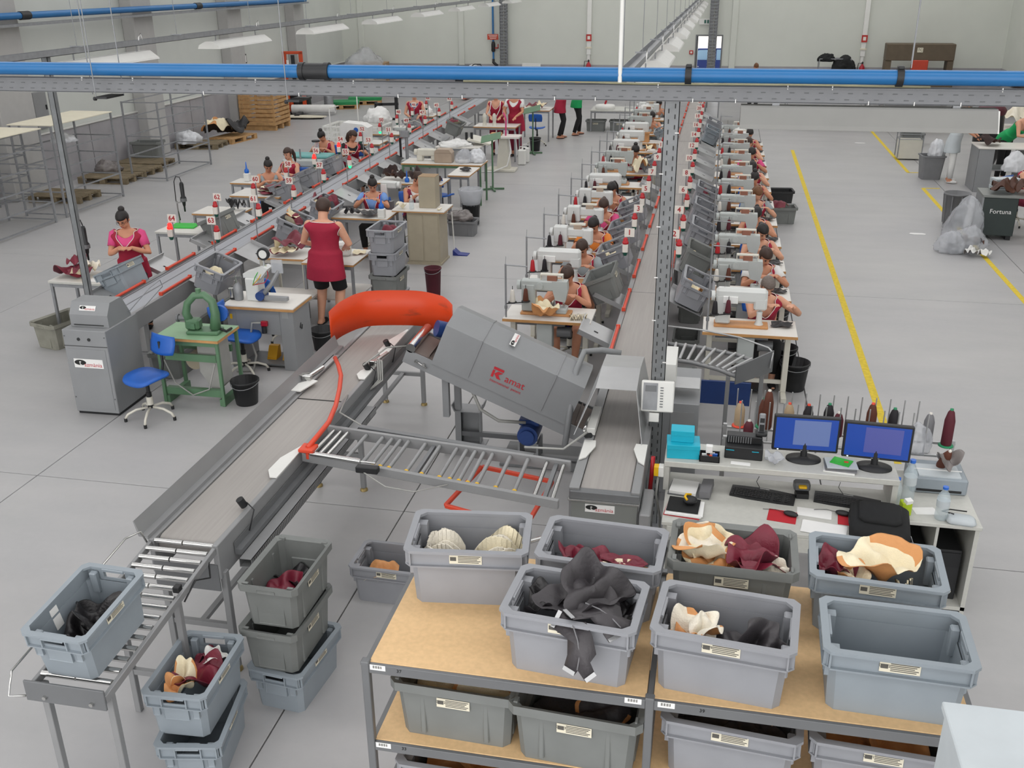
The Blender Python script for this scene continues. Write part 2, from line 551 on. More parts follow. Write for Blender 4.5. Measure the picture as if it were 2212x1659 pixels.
leaf = MB().bx(-.02, .03, .2, 1.05, .01, dz - .01, ch=.004).build('door_leaf', 'steel_dark', dr)
MB().cyl((.03, .95, 1.02), (.09, .95, 1.02), .012).cyl((.08, .95, 1.02), (.08, .83, 1.02), .011).build('door_handle', 'alu', leaf)

wr = struct(MB().bx(XR, XR + .2, -4, YB, 0, ZT).build('wall_right', 'wall_paint'))
MB().bx(XR - .03, XR, -4, YB, 0, 1.13).build('plinth', 'wainscot', wr)
# roof with open roof lights across the hall
b = MB()
y = -4.0
while y < YB:
    b.bx(XL - .2, XR + .2, y, min(y + 2.9, YB + .2), ZT, ZT + .12)
    y += 5.2
struct(b.build('ceiling', 'roof'))
yard = struct(MB().bx(-30, 30, YB + .31, YB + 40, -.2, -.02).build('ground', 'asphalt'))

# car outside the open door
t = thing('car', 'dark blue car parked outside the open exit door', 'car', (-.35, 43.6, 0), 0)
prof = [(-2.0, .35), (-2.0, .85), (-1.55, .95), (-.85, 1.42), (.7, 1.45), (1.35, 1.02), (1.95, .95), (2.02, .55), (2.0, .35)]
def carP(a): return [(x, z) for x, z in a]
b = MB().prism(carP([(-2.0, .3), (-2.05, .6), (-2.0, .9), (-1.3, .98), (1.4, .98), (2.0, .88), (2.08, .55), (2.02, .3)]), -.85, .85, 'y')
body = b.build('body', 'car_blue', t)
MB().prism([(-1.3, .98), (-.7, 1.44), (.75, 1.46), (1.45, .98)], -.74, .74, 'y').build('roof', 'car_blue', t)
MB().prism([(-1.12, 1.0), (-.68, 1.38), (-.05, 1.4), (-.05, 1.0)], -.75, -.742, 'y').build('side_window', 'car_glass', t)
MB().prism([(.03, 1.0), (.03, 1.4), (.7, 1.4), (1.18, 1.0)], -.75, -.742, 'y').build('side_window', 'car_glass', t)
for x in (-1.3, 1.3):
    wv = MB().cyl((x, -.88, .32), (x, -.66, .32), .32, n=20).build('wheel', 'dark_rubber', t)
    MB().cyl((x, -.892, .32), (x, -.87, .32), .19, n=16).build('hub', 'alu', wv)
MB().bx(1.85, 2.06, -.87, -.6, .7, .9, ch=.02).build('tail_light', 'red_lit', t)

# perforated vertical cable trays on the back wall
def vtray(x, label, wd):
    t = thing('cable_riser', label, 'cable tray', (x, YB - .3, 0), 0, 'vertical cable trays on the back wall')
    MB().bx(-wd / 2, -wd / 2 + .015, -.05, .05, 0, ZT).bx(wd / 2 - .015, wd / 2, -.05, .05, 0, ZT).bx(-wd / 2, wd / 2, .035, .05, 0, ZT).build('channel', 'galv', t)
    b = MB()
    for k in range(40): b.bx(-wd / 2, wd / 2, -.05, -.035, .05 + k * .11, .09 + k * .11)
    b.build('rungs', 'galv_slot', t)
    MB().tube([(0, 0, 0), (.01, 0, 2), (-.01, 0, ZT)], .03, 6).build('cable_bundle', 'cable_grey', t)
vtray(-8.17, 'galvanised vertical cable tray on the back wall beside the thin blue pipe', .3)
vtray(-.46, 'galvanised vertical cable tray crossing the open door', .3)

# conduits with hose sign and extinguisher
for k, (x, nm) in enumerate(((-4.98, 'between the cable trays'), (4.8, 'left of the big brown press'))):
    t = thing('wall_conduit', 'pale vertical conduit on the back wall ' + nm, 'conduit', (x, YB - .06, 0))
    MB().bx(-.08, .08, -.05, .05, 1.5, ZT, ch=.01).build('duct', 'white_panel', t)
    MB().bx(-.05, .05, -.03, .03, .2, 1.5).build('lower_duct', 'white_panel', t)
    MB().bx(-.11, .11, -.07, -.055, 1.72, 1.78).build('paper_tag', 'card', t)
    s = thing('extinguisher_sign', 'small red fire extinguisher sign above the extinguisher ' + nm, 'sign', (x, YB - .13, 2.1))
    MB().bx(-.1, .1, -.006, .006, -.12, .12).build('plate', 'red_paint', s)
    MB().bx(-.05, .05, -.008, -.006, -.06, .06).build('symbol', 'sign_white', s)
    e = thing('fire_extinguisher', 'red fire extinguisher on the back wall ' + nm, 'fire extinguisher', (x + .02, YB - .2, .62))
    MB().lathe([(.09, 0), (.1, .03), (.1, .46), (.085, .54), (.04, .6), (.03, .64)], 14).build('cylinder', 'extinguisher_red', e)
    MB().bx(-.05, .05, -.103, -.08, .16, .34).build('label', 'paper', e)
    MB().bx(-.03, .03, -.05, .05, .64, .69, ch=.01).bx(-.015, .015, -.12, .0, .69, .715).build('valve', 'black_metal', e)
    MB().tube([(0, -.03, .66), (-.14, -.05, .66), (-.17, -.05, .4), (-.14, -.05, .12)], .014, 6).build('hose', 'black_plastic', e)

# thin blue riser with valve and red notice
t = thing('air_riser_pipe', 'thin blue vertical air pipe with black valve on the back wall', 'pipe', (-8.62, YB - .12, 0))
MB().cyl((0, 0, 1.95), (0, 0, ZT), .035, n=10).cyl((0, 0, 1.3), (0, 0, 1.6), .035, n=10).build('pipe', 'blue_pipe', t)
v_ = MB().lathe([(.05, 1.58), (.075, 1.62), (.075, 1.86), (.05, 1.95)], 12).build('valve', 'black_plastic', t)
MB().bx(.06, .2, -.02, .02, 1.7, 1.74).bx(.17, .2, -.02, .02, 1.7, 1.86).build('valve_handle', 'red_paint', v_)
MB().tube([(0, 0, 1.32), (0, -.02, 1.2), (.1, -.04, 1.12), (.16, -.05, 1.08)], .05, 8).build('elbow', 'black_plastic', t)
t = thing('notice_sign', 'orange-red notice on the thin blue pipe', 'sign', (-8.62, YB - .18, 2.12))
MB().bx(-.21, .21, -.006, .006, -.1, .1, ch=.002).build('plate', 'press_red', t)
b = MB()
for k in range(3): b.bx(-.17 + .03 * k, .17 - .02 * k, -.009, -.006, .05 - .055 * k, .07 - .055 * k)
b.build('lettering', 'sign_white', t)
t = thing('exit_sign', 'small green exit sign high beside the open door', 'sign', (-.78, YB - .02, 2.66))
MB().bx(-.2, .2, -.02, .0, -.1, .1).build('plate', 'white_panel', t)
b = MB().bx(-.02, .05, -.026, -.02, -.06, .06).bx(.08, .15, -.026, -.02, -.06, .06)
b.build('pictogram', 'green_light', t)
t = thing('alarm_call_point', 'small red alarm button on the wall beside the open door', 'alarm button', (-1.2, YB - .02, 1.6))
MB().bx(-.07, .07, -.04, 0, -.07, .07, ch=.01).build('housing', 'red_paint', t)
MB().bx(-.035, .035, -.045, -.04, -.035, .035).build('button', 'sign_white', t)

# little fittings on the left wall
t = thing('wall_panel', 'grey electrical panel on the left wall beyond the racks', 'panel', (XL, 19.75, 1.7), pi / 2)
MB().bx(-.2, .25, -.08, 0, -.42, .36, ch=.01).build('door', 'steel_grey', t)
MB().bx(.17, .2, -.1, -.08, -.03, .07).build('latch', 'black_plastic', t)
t = thing('wall_switch', 'small framed notice on the left wall beside a pilaster', 'notice', (XL + .01, 30.0, 1.95), pi / 2)
MB().bx(-.09, .09, -.02, 0, -.14, .14).build('frame', 'black_metal', t)
MB().bx(-.06, .06, -.022, -.02, -.1, .1).build('sheet', 'paper', t)

# ---- overhead cable tray beam with the big blue air pipe, across the hall
YP = 7.4
t = thing('cable_tray', 'long perforated grey cable tray spanning the whole view under the blue pipe', 'cable tray', (0, YP, 0))
b = MB()
b.bx(-8.5, 5, -.006, 0, 3.53, 3.63).bx(-8.5, 5, .15, .156, 3.53, 3.63).bx(-8.5, 5, -.006, .156, 3.527, 3.533).bx(-8.5, 5, -.02, 0, 3.628, 3.634)
b.build('channel', 'tray_grey', t)
s1 = MB().bx(-.016, .016, -.0085, -.006, -.003, .003).mesh('slot', 'slot_grey')
k = 0
x = -6.3
while x < 3.0:
    for z in (3.556, 3.598):
        o = obj('slot', s1, t, (x + (.02 if z > 3.58 else 0), 0, z)); k += 1
    x += .098
cl = MB().bx(-.003, .003, -.014, .0, -.012, .014).mesh('cable_tie', 'paper')
for x in (-5.9, -5.05, -4.6, -4.0, -3.55, -3.2, -2.75, -2.4, -1.9, -1.55, -1.2, -.9, -.45, -.2, .1, .45, .75, 1.0, 1.3, 1.6, 1.85, 2.1):
    obj('cable_tie', cl, t, (x, -.0, 3.633 if int(x * 100) % 2 else 3.535))
MB().tube([(-8.5, .06, 3.56), (-4, .07, 3.565), (0, .05, 3.57), (5, .06, 3.56)], .03, 6).build('cables', 'cable_grey', t)
MB().tube([(-1.9, .04, 3.645), (-1.2, .03, 3.655), (-.6, .05, 3.64), (.6, .03, 3.65), (1.4, .05, 3.64)], .008, 5).build('cream_cable', 'cable_cream', t)
t = thing('air_main_pipe', 'thick glossy blue air pipe running across the top of the view', 'pipe', (0, YP - .02, 3.71))
MB().cyl((-8.5, 0, 0), (5, 0, 0), .05, n=24).build('pipe', 'blue_pipe', t)
MB().cyl((-3.15, 0, 0), (-2.94, 0, 0), .06, n=20).cyl((-3.17, 0, 0), (-3.13, 0, 0), .066, n=20).cyl((-2.97, 0, 0), (-2.93, 0, 0), .066, n=20).build('coupling', 'black_plastic', t)
for x in (-.24, 1.18):
    MB().cyl((x - .022, 0, 0), (x + .022, 0, 0), .062, n=20).bx(x - .02, x + .02, -.03, .03, .055, .075, ch=.004).build('clamp', 'black_plastic', t)
# hanging rods with brackets
for x, y in ((-4.89, YP - .1), (-3.26, YP - .1), (1.23, YP - .12), (1.28, YP + .2), (-.72, YP - .06), (-5.05, YP + .1), (-4.78, YP + .12)):
    t = thing('hanging_rod', 'thin steel hanging rod ' + {-4.89: 'with a bracket under the tray, left of the blue pipe joint', -3.26: 'just left of the black pipe coupling', 1.23: 'nearest of the pair at the right-hand pipe clamp', 1.28: 'farther of the pair at the right-hand pipe clamp', -.72: 'thick and white, left of the middle pipe clamp', -5.05: 'hanging left of the bracket rod', -4.78: 'hanging right of the bracket rod'}[x], 'rod', (x, y, 0))
    MB().cyl((0, 0, 3.66 if x == -.72 else 3.78 if x > 1 else 3.5), (0, 0, ZT), .016 if x == -.72 else .004, n=6).build('rod', 'white_panel' if x == -.72 else 'galv', t)
    if x in (-4.89, -3.26):
        MB().bx(-.012, .10, -.01, .24, 3.49, 3.505).cyl((-.02, 0, 3.49), (.0, 0, 3.49), .015, n=8).build('bracket', 'black_metal', t)
t = thing('cable_tray_upright', 'tall slotted grey steel post rising beside the right-hand conveyor', 'post', (-.345, YP + .07, 0), 0)
b = MB().bx(-.055, .055, -.035, -.03, 0, 3.53).bx(-.055, -.05, -.035, .04, 0, 3.53).bx(.05, .055, -.035, .04, 0, 3.53)
b.build('channel', 'galv_slot', t)
s2 = MB().bx(-.004, .004, -.0375, -.035, -.016, .016).mesh('slot', 'slot_dark')
z = .08
while z < 3.5:
    obj('slot', s2, t, (-.022, 0, z)); obj('slot', s2, t, (.024, 0, z + .035)); z += .075
MB().bx(-.1, .1, -.09, .09, 0, .012).build('foot_plate', 'galv', t)
s3 = MB().bx(-.07, -.04, -.045, -.036, -.003, .003).mesh('cable_tie', 'paper')
for z in (.6, 1.1, 1.5, 1.85, 2.2, 2.6, 3.0, 3.3): obj('cable_tie', s3, t, (.1 if int(z * 10) % 2 else 0, 0, z))

# ---- hanging fluorescent fittings
def lamp_rail(name, x, y0, y1, z, label):
    t = thing(name, label, 'lighting rail', (x, 0, 0))
    MB().bx(-.06, -.055, y0, y1, z, z + .06).bx(.055, .06, y0, y1, z, z + .06).bx(-.06, .06, y0, y1, z, z + .005).build('rail', 'galv', t)
    y = y0 + .7
    while y < y1:
        MB().cyl((0, y, z + .06), (0, y, ZT), .004, n=5).bx(-.08, .08, y - .015, y + .015, z + .06, z + .075).build('hanger', 'galv', t)
        y += 2.2
    return t
lamp_rail('lighting_rail', -7.1, 7.5, 38, 3.60, 'long lighting rail hung above the left-hand conveyor')
lamp_rail('lighting_rail', -.88, 8.5, 38, 3.50, 'long lighting rail hung above the right-hand conveyor')
def make_lamp(Lh):
    t = thing('hanging_lamp', '', 'lamp')
    pr = [(-.17, 0), (-.16, .02), (-.05, .10), (.05, .10), (.16, .02), (.17, 0), (.155, 0), (.045, .09), (-.045, .09), (-.155, 0)]
    MB().prism(pr, -Lh, Lh, 'y').build('reflector', 'lamp_white', t)
    MB().cyl((0, -Lh + .04, .045), (0, Lh - .04, .045), .014, n=8).build('tube', 'frosted', t)
    for s in (-1, 1):
        MB().cyl((0, s * Lh * .75, .1), (0, s * Lh * .75, .17), .008, n=6).build('stem', 'galv', t)
    MB().prism([(-.17, 0), (-.15, .05), (-.05, .1), (.05, .1), (.15, .05), (.17, 0)], -Lh - .01, -Lh, 'y').build('end_cap', 'frosted', t)
    MB().tube([(0, Lh * .8, .1), (0, Lh * .8 + .04, .26), (0, Lh * .8 + .09, .3), (0, Lh * .8 + .12, .22)], .007, 5).build('flex', 'paper', t)
    return protect(t)
lp = make_lamp(.86)
ys = [10.95, 14.3, 17.75, 21.1, 24.5, 27.9, 31.3, 34.7]
for i, y in enumerate(ys):
    o = lp if i == 0 else copy_tree(lp, (0, 0, 0))
    o.location = (-7.1, y, 3.43); o['label'] = f'long white fluorescent lamp under the left lighting rail, {ORD[i]} from the near end'; o['group'] = 'lamps under the left lighting rail'
for i in range(10):
    o = copy_tree(lp, (-.80, 10.2 + 2.75 * i, 3.33)); o['label'] = f'white fluorescent lamp under the right lighting rail, {ORD[i]} from the near end'; o['group'] = 'lamps under the right lighting rail'
# big hooded lamp hung across, under the beam on the right
t = thing('hooded_lamp', 'large pale trough lamp hanging crosswise under the cable tray on the right', 'lamp', (1.0, YP + .02, 3.36))
pr = [(-.13, 0), (-.125, .03), (-.06, .14), (-.05, .15), (.05, .15), (.06, .14), (.125, .03), (.13, 0), (.115, 0), (.045, .13), (-.045, .13), (-.115, 0)]
MB().prism([(a, z) for a, z in pr], -.86, .84, 'x').build('reflector', 'lamp_pale', t)
MB().prism([(-.13, 0), (-.06, .14), (.06, .14), (.13, 0)], .84, .85, 'x').build('end_cap', 'frosted', t)
for x in (-.62, .58):
    MB().bx(x - .025, x + .025, -.02, .02, .15, .2).build('bracket', 'galv', t)
MB().cyl((-.8, 0, .05), (.8, 0, .05), .013, n=8).build('tube', 'frosted', t)
# blue pipe and tray high along the left wall, and the duct at top right
t = thing('wall_air_pipe', 'blue air pipe on a grey tray high on the left wall', 'pipe', (XL + .5, 0, 0))
MB().cyl((0, 4, 3.75), (0, 34, 3.55), .07, n=14).build('pipe', 'blue_pipe', t)
MB().bx(-.12, .14, 4, 34, 3.45, 3.5).build('tray', 'galv', t)
for y in (18.2, 19.2, 26.5): MB().cyl((0, y - .15, 3.75 - (y - 4) * .0067), (0, y + .15, 3.75 - (y - 4) * .0067), .085, n=12).build('coupling', 'black_plastic', t)
t = thing('ceiling_lamp_duct', 'pale tubular lamp slanting into the top right corner', 'lamp', (0, 0, 0))
MB().tube([(2.35, 10.3, 4.33), (4.2, 9.6, 4.24)], .05, 8).build('body', 'lamp_white', t)
MB().tube([(2.35, 10.3, 4.38), (2.35, 10.3, 7.5)], .006, 5).build('hanger', 'galv', t)
# post that carries the left lighting rail
t = thing('rail_post', 'tall slotted steel post behind the grey floor machine, left', 'post', (-7.12, 9.85, 0))
MB().bx(-.035, -.03, -.03, .03, 0, 3.6).bx(-.035, .035, -.03, -.025, 0, 3.6).bx(.03, .035, -.03, .03, 0, 3.6).build('channel', 'galv_slot', t)
z = .8
while z < 3.5:
    obj('slot', s2, t, (0, .008, z)); z += .09
# ================================================================== stacking crates
def rect(hx, hy, z, c=.03):
    c = min(c, hx * .5, hy * .5)
    return [(-hx + c, -hy, z), (hx - c, -hy, z), (hx, -hy + c, z), (hx, hy - c, z), (hx - c, hy, z), (-hx + c, hy, z), (-hx, hy - c, z), (-hx, -hy + c, z)]
CR_H = .315
def crate_meshes(kind):
    m = {}
    if kind == 'double':           # double-rimmed crate with open handles
        b = MB()
        b.rings([rect(.255, .160, 0), rect(.268, .172, .222), rect(.268, .172, .232)], cap1=False)
        b.rings([rect(.263, .167, .232), rect(.250, .155, .006)], cap0=False, cap1=True)
        # upper band: long sides closed, short ends with a handle opening
        for s in (-1, 1):
            b.bx(-.272, .272, s * .176 - .003, s * .176 + .003, .228, .302)
            x = s * .276
            b.bx(x - .003, x + .003, -.176, -.07, .228, .302).bx(x - .003, x + .003, .07, .176, .228, .302).bx(x - .003, x + .003, -.07, .07, .228, .245)
            for y in (-.12, .12):
                b.bx(s * .235, s * .273, y - .022, y + .022, .15, .29, ch=.006)
            b.bx(s * .262, s * .274, -.075, .075, .13, .215, ch=.003)
        m['body'] = b
        r = MB()
        def ring(z0, z1, ox, oy, ix, iy):
            r.rings([rect(ix, iy, z0), rect(ox, oy, z0), rect(ox, oy, z1), rect(ix, iy, z1), rect(ix, iy, z0)], cap0=False, cap1=False)
        ring(.300, .315, .300, .200, .268, .170)
        ring(.222, .230, .296, .195, .268, .170)
        for s in (-1, 1):
            for x in (-.268, .268): r.bx(x - .004, x + .004, s * .174, s * .192, .228, .302)
            for y in (-.165, -.075, .075, .165): r.bx(s * .274, s * .293, y - .004, y + .004, .228, .302)
            r.bx(s * .262, s * .296, -.07, .07, .29, .312, ch=.004)
        m['rim'] = r
    else:                          # single deep-lipped crate
        b = MB()
        b.rings([rect(.255, .160, 0), rect(.276, .178, .30)], cap1=False)
        b.rings([rect(.270, .172, .30), rect(.250, .155, .006)], cap0=False)
        for s in (-1, 1):
            for x in (-.15, .15):
                b.bx(x - .012, x + .012, s * .168 - .006, s * .168 + .010, .02, .26, ch=.004)
            b.bx(s * .245, s * .262, -.09, .09, .02, .18, ch=.004)
        m['body'] = b
        r = MB()
        r.rings([rect(.268, .170, .300), rect(.300, .200, .315), rect(.300, .200, .268), rect(.296, .196, .268), rect(.290, .190, .30), rect(.268, .170, .300)], cap0=False, cap1=False)
        for s in (-1, 1):
            r.bx(s * .285, s * .302, -.06, .06, .272, .29, ch=.003)
            for y in (-.15, .15): r.bx(s * .262, s * .275, y - .02, y + .02, .29, .314, ch=.003)
        m['rim'] = r
    return m
LBL = {}
def crate(label, loc, rz=0.0, kind='double', mt='crate_light', card=(0, 'paper'), rx=0.0, ry=0.0, group='grey stacking crates', code=None, s=1.0):
    key = (kind, mt)
    if key not in LBL:
        ms = crate_meshes(kind)
        LBL[key] = (ms['body'].mesh('crate_body', mt), ms['rim'].mesh('crate_rim', mt))
        if 'card' not in LBL:
            LBL['card'] = MB().bx(-.078, .078, -.002, 0, -.024, .024).mesh('label_card', 'card')
            bb = MB().bx(-.074, -.045, -.003, -.002, -.008, .012)
            for k in range(5): bb.bx(-.036, .072 - (k % 3) * .008, -.003, -.002, .015 - k * .008, .0185 - k * .008)
            LBL['print'] = bb.mesh('print', 'ink')
    t = thing('stacking_crate', label, 'crate', loc, rz, group)
    t.rotation_euler = (rx, ry, rz)
    if s != 1.0: t.scale = (s, s, s)
    obj('body', LBL[key][0], t)
    obj('rim', LBL[key][1], t)
    if card is not None:
        yy, zz = (-.181, .267) if kind == 'double' else (-.179, .222)
        c = obj('label_card', LBL['card'], t, (card[0], yy, zz), (-.05, 0, 0))
        if code:
            obj('print', LBL['print'], c)
            o = obj('number', text_mesh(code, .018, 'ink'), c, (-.058, -.0026, .004), (pi / 2, 0, 0))
        else:
            obj('print', LBL['print'], c)
    return t

# ================================================================== crumpled leather and fleece pieces
def hide_mesh(seed, rad, amp, mats, rim=None, lob=3, asp=1.0, curl=0.0, nr=7, ns=26):
    rr = random.Random(seed)
    ph = [rr.uniform(0, 6.28) for _ in range(8)]
    vs, fs, mi = [(0, 0, 0)], [], []
    off = V((seed * 3.1, seed * 1.7, 0))
    def zf(x, y):
        p = V((x, y, 0)) * (3.2 / max(rad, .05)) * .32 + off
        n = noise.noise(p) * 1.0 + noise.noise(p * 2.3) * .45 + noise.noise(p * 5.1) * .16
        fold = abs(sin((x * cos(ph[0]) + y * sin(ph[0])) * 3.6 / rad + ph[1])) ** 1.5
        return amp * (n * .9 + fold * .75)
    for i in range(1, nr + 1):
        for k in range(ns):
            a = 2 * pi * k / ns
            r = rad * (1 + .16 * sin(lob * a + ph[2]) + .12 * sin((lob + 2) * a + ph[3]) + .06 * sin(9 * a + ph[4])) * i / nr
            x, y = r * cos(a) * asp, r * sin(a)
            z = zf(x, y) + curl * (i / nr) ** 2 * rad * (0.6 + .5 * sin(2 * a + ph[5]))
            vs.append((x, y, z))
    for k in range(ns):
        fs.append((0, 1 + k, 1 + (k + 1) % ns)); mi.append(0)
    for i in range(nr - 1):
        for k in range(ns):
            fs.append((1 + i * ns + k, 1 + (i + 1) * ns + k, 1 + (i + 1) * ns + (k + 1) % ns, 1 + i * ns + (k + 1) % ns))
            mi.append(2 if rim and i == nr - 2 and (sin(2 * 2 * pi * k / ns + ph[6]) > -.2) else 0)
    zc = zf(0, 0)
    vs[0] = (0, 0, zc)
    zm = min(v[2] for v in vs)
    vs = [(x, y, z - zm) for x, y, z in vs]
    me = bpy.data.meshes.new('sheet')
    me.from_pydata(vs, [], fs)
    for x in (mats[0], mats[1], rim or mats[0]): me.materials.append(MATS[x])
    me.polygons.foreach_set('material_index', mi)
    me.polygons.foreach_set('use_smooth', [True] * len(fs))
    me.update()
    return me
def hide(name, label, cat, loc, seed, rad, amp, mats, rz=0, rim=None, lob=3, asp=1.0, curl=0.0, rx=0.0, ry=0.0, group=None, th=.004):
    o = obj(name, hide_mesh(seed, rad, amp, mats, rim, lob, asp, curl), None, loc, (rx, ry, rz))
    md = o.modifiers.new('thickness', 'SOLIDIFY')
    md.thickness = th; md.offset = 0; md.material_offset = 1; md.material_offset_rim = 0
    sb = o.modifiers.new('smooth', 'SUBSURF'); sb.levels = sb.render_levels = 1
    return tag(o, label, cat, group)
def drape(name, label, cat, loc, seed, rad, amp, mats, rz=0, curl=-.5, asp=1.0, group=None, rx=0, ry=0):
    # a soft sack or thrown cover: dome with radial folds and dents, closed below
    rr = random.Random(seed)
    p1, p2, p3 = (rr.uniform(0, 6.28) for _ in range(3))
    h = max(amp * 1.35, rad * abs(curl) * .85)
    z0 = loc[2] - (h - amp) if cat == 'cover' else loc[2]
    b = MB()
    rs, N = [], 48
    for j in range(19):
        u = j / 18
        r = []
        for k in range(N):
            a = 2 * pi * k / N
            f = 1 + .10 * (1 - u) * sin(7 * a + p1) + .07 * sin(3 * a + p2 + 2 * u) + .05 * (1 - u) * sin(13 * a + p3)
            w_ = (cos(u * pi / 2) ** .55) * f * (1 - .12 * (1 - u) ** 3)
            x, y = rad * asp * w_ * cos(a), rad * w_ * sin(a)
            q = V((x * 4 / rad * .4, y * 4 / rad * .4, u * 2 + seed))
            d = noise.noise(q) * .2 * rad + noise.noise(q * 2.2) * .1 * rad - abs(noise.noise(q * 4.5)) * .14 * rad
            r.append((x * (1 + d * .9 / rad), y * (1 + d * .9 / rad), h * u ** .9 + d * u))
        rs.append(r)
    b.rings(rs, 0, True, True, True)
    o = b.build(name, mats[0], None, (loc[0], loc[1], z0), (rx, ry, rz))
    return tag(o, label, cat, group)
CRM = ('cream_fleece', 'tan_leather'); WHT = ('white_fleece', 'cream_fleece'); MAR = ('maroon_leather', 'cream_fleece'); MRW = ('maroon_leather', 'maroon_deep')
TAN = ('tan_leather', 'cream_fleece'); CHA = ('charcoal_leather', 'charcoal_leather'); BLK = ('black_leather', 'black_leather')
# folded stack of soft pieces, leaning like pages
def fan(label, loc, rz, n, w_, h, mt, lean=.35, spread=.02, group=None, name='fleece_bundle', edge=None, twist=0.0):
    t = thing(name, label, 'fabric bundle', loc, rz, group)
    for k in range(n):
        b = MB()
        N = 10
        th = .007
        P = []
        for i in range(N + 1):
            u = i / N
            x = (u - .5) * w_
            top = h * (sin(pi * (.12 + .76 * u)) ** .7) * (1 - .1 * ((k * 7) % 3))
            P.append((x, top))
        a = lean * (k - (n - 1) / 2) / max(1, n - 1) * 2
        for i in range(N):
            (x0, t0), (x1, t1) = P[i], P[i + 1]
            y0 = k * spread - n * spread / 2
            wob = .012 * sin(k * 2.1 + i * .9)
            f = lambda x, z, s: (x, y0 + z * sin(a) + wob * (z / h) + s * th / 2, z * cos(a))
            q = []
            for s in (-1, 1):
                q += [f(x0, 0, s), f(x1, 0, s), f(x1, t1, s), f(x0, t0, s)]
            b.add(q, [(0, 1, 2, 3), (7, 6, 5, 4), (3, 2, 6, 7), (0, 4, 5, 1)], 0, True)
        b.build('layer', mt if not edge or k % 3 else edge, t, None, (0, 0, twist * (k - (n - 1) / 2)))
    return t

# ================================================================== storage rack with crates, foreground
SX = [-1.39, -.12, 1.2]
SY0, SY1 = 3.39, 4.36
SZ = [1.545, 1.10, .66, .22]
rk = thing('storage_rack', 'wide grey steel rack with chipboard shelves full of crates in the foreground', 'rack', (0, 0, 0))
for x in SX:
    for y in (SY0, SY1):
        MB().bx(x - .018, x + .018, y - .018, y + .018, 0, 1.55, ch=.003).bx(x - .02, x + .02, y - .02, y + .02, 1.535, 1.555, ch=.004).build('post', 'steel_dark', rk)
for z in SZ:
    for i in range(2):
        MB().bx(SX[i] + .015, SX[i + 1] - .015, SY0 + .005, SY1 - .005, z - .012, z, ch=.002).build('shelf_board', 'board', rk)
        MB().bx(SX[i] + .018, SX[i + 1] - .018, SY0 - .015, SY0 + .004, z - .05, z - .002, ch=.002).build('front_rail', 'steel_dark', rk)
    for x in SX: MB().bx(x - .012, x + .012, SY0 + .02, SY1 - .02, z - .045, z - .012).build('side_rail', 'steel_dark', rk)
bl = MB()
for k in range(7): bl.bx(-.022 + k * .006, -.022 + k * .006 + (.002 if k % 2 else .004), -.0165, -.0155, -.004, .010)
bcm = bl.mesh('barcode', 'ink')
for x, z in ((-1.33, 1.53), (-.19, 1.53), (-.05, 1.53), (-1.33, 1.085)):
    q = MB().bx(-.036, .036, -.0155, -.0145, -.014, .014).build('location_label', 'paper', rk, (x, SY0, z))
    obj('barcode', bcm, q)
for x, z, tx in ((-1.23, 1.525, '37'), (-1.23, 1.083, '33'), (.10, 1.525, '39')):
    obj('shelf_number', text_mesh(tx, .024, 'logo_black'), rk, (x, SY0 - .0158, z), (pi / 2, 0, 0))

TZ = SZ[0]
def cpos(): pass
c1 = crate('light grey crate holding two cream fleece bundles, back left on the rack top', (-1.065, 4.06, TZ), .12)
c2 = crate('light grey crate with maroon and cream strips, second in the back row', (-.41, 4.08, TZ), -.06)
c3 = crate('darker grey deep-lipped crate overflowing with maroon and cream pieces on the rack top', (.205, 4.17, TZ), -.02, 'single', 'crate_dark')
c4 = crate('light grey crate with big cream sheet and rolled fleece, back right on rack', (.855, 4.16, TZ), -.06, mt='crate_blue')
c5 = crate('light grey crate heaped with charcoal leather, front row of the rack top', (-.475, 3.61, TZ), -.09)
c6 = crate('light grey crate with cream scraps and a charcoal piece, middle of the front row', (.175, 3.60, TZ), -.10, code='00029')
c7 = crate('almost empty light grey crate at the right end of the front row', (.865, 3.62, TZ), -.03, mt='crate_blue', code='00112')
# row on the second shelf
Z2 = SZ[1]
crate('dark grey crate on the second shelf, leftmost', (-1.00, 3.62, Z2), -.03, 'single', 'crate_dark', code='00142')
crate('dark grey crate with chipped rim on the second shelf, pulled forward', (-.43, 3.56, Z2 + .001), -.06, 'single', 'crate_dark', code='00113')
crate('light grey crate on the second shelf, just right of the middle post', (.24, 3.59, Z2), -.08, mt='crate_light')
crate('light grey crate on the second shelf, under the almost empty crate', (.86, 3.59, Z2), -.05, mt='crate_light', code='00051')
Z3 = SZ[2]
crate('light grey crate on the third shelf, leftmost', (-.99, 3.58, Z3), -.02)
crate('dark grey crate on the third shelf, second from left', (-.42, 3.58, Z3), .02, 'single', 'crate_dark')
crate('light grey crate on the third shelf, right of the middle post', (.22, 3.58, Z3), .02)
crate('dark grey crate on the third shelf, rightmost', (.83, 3.58, Z3), -.02, 'single', 'crate_dark')
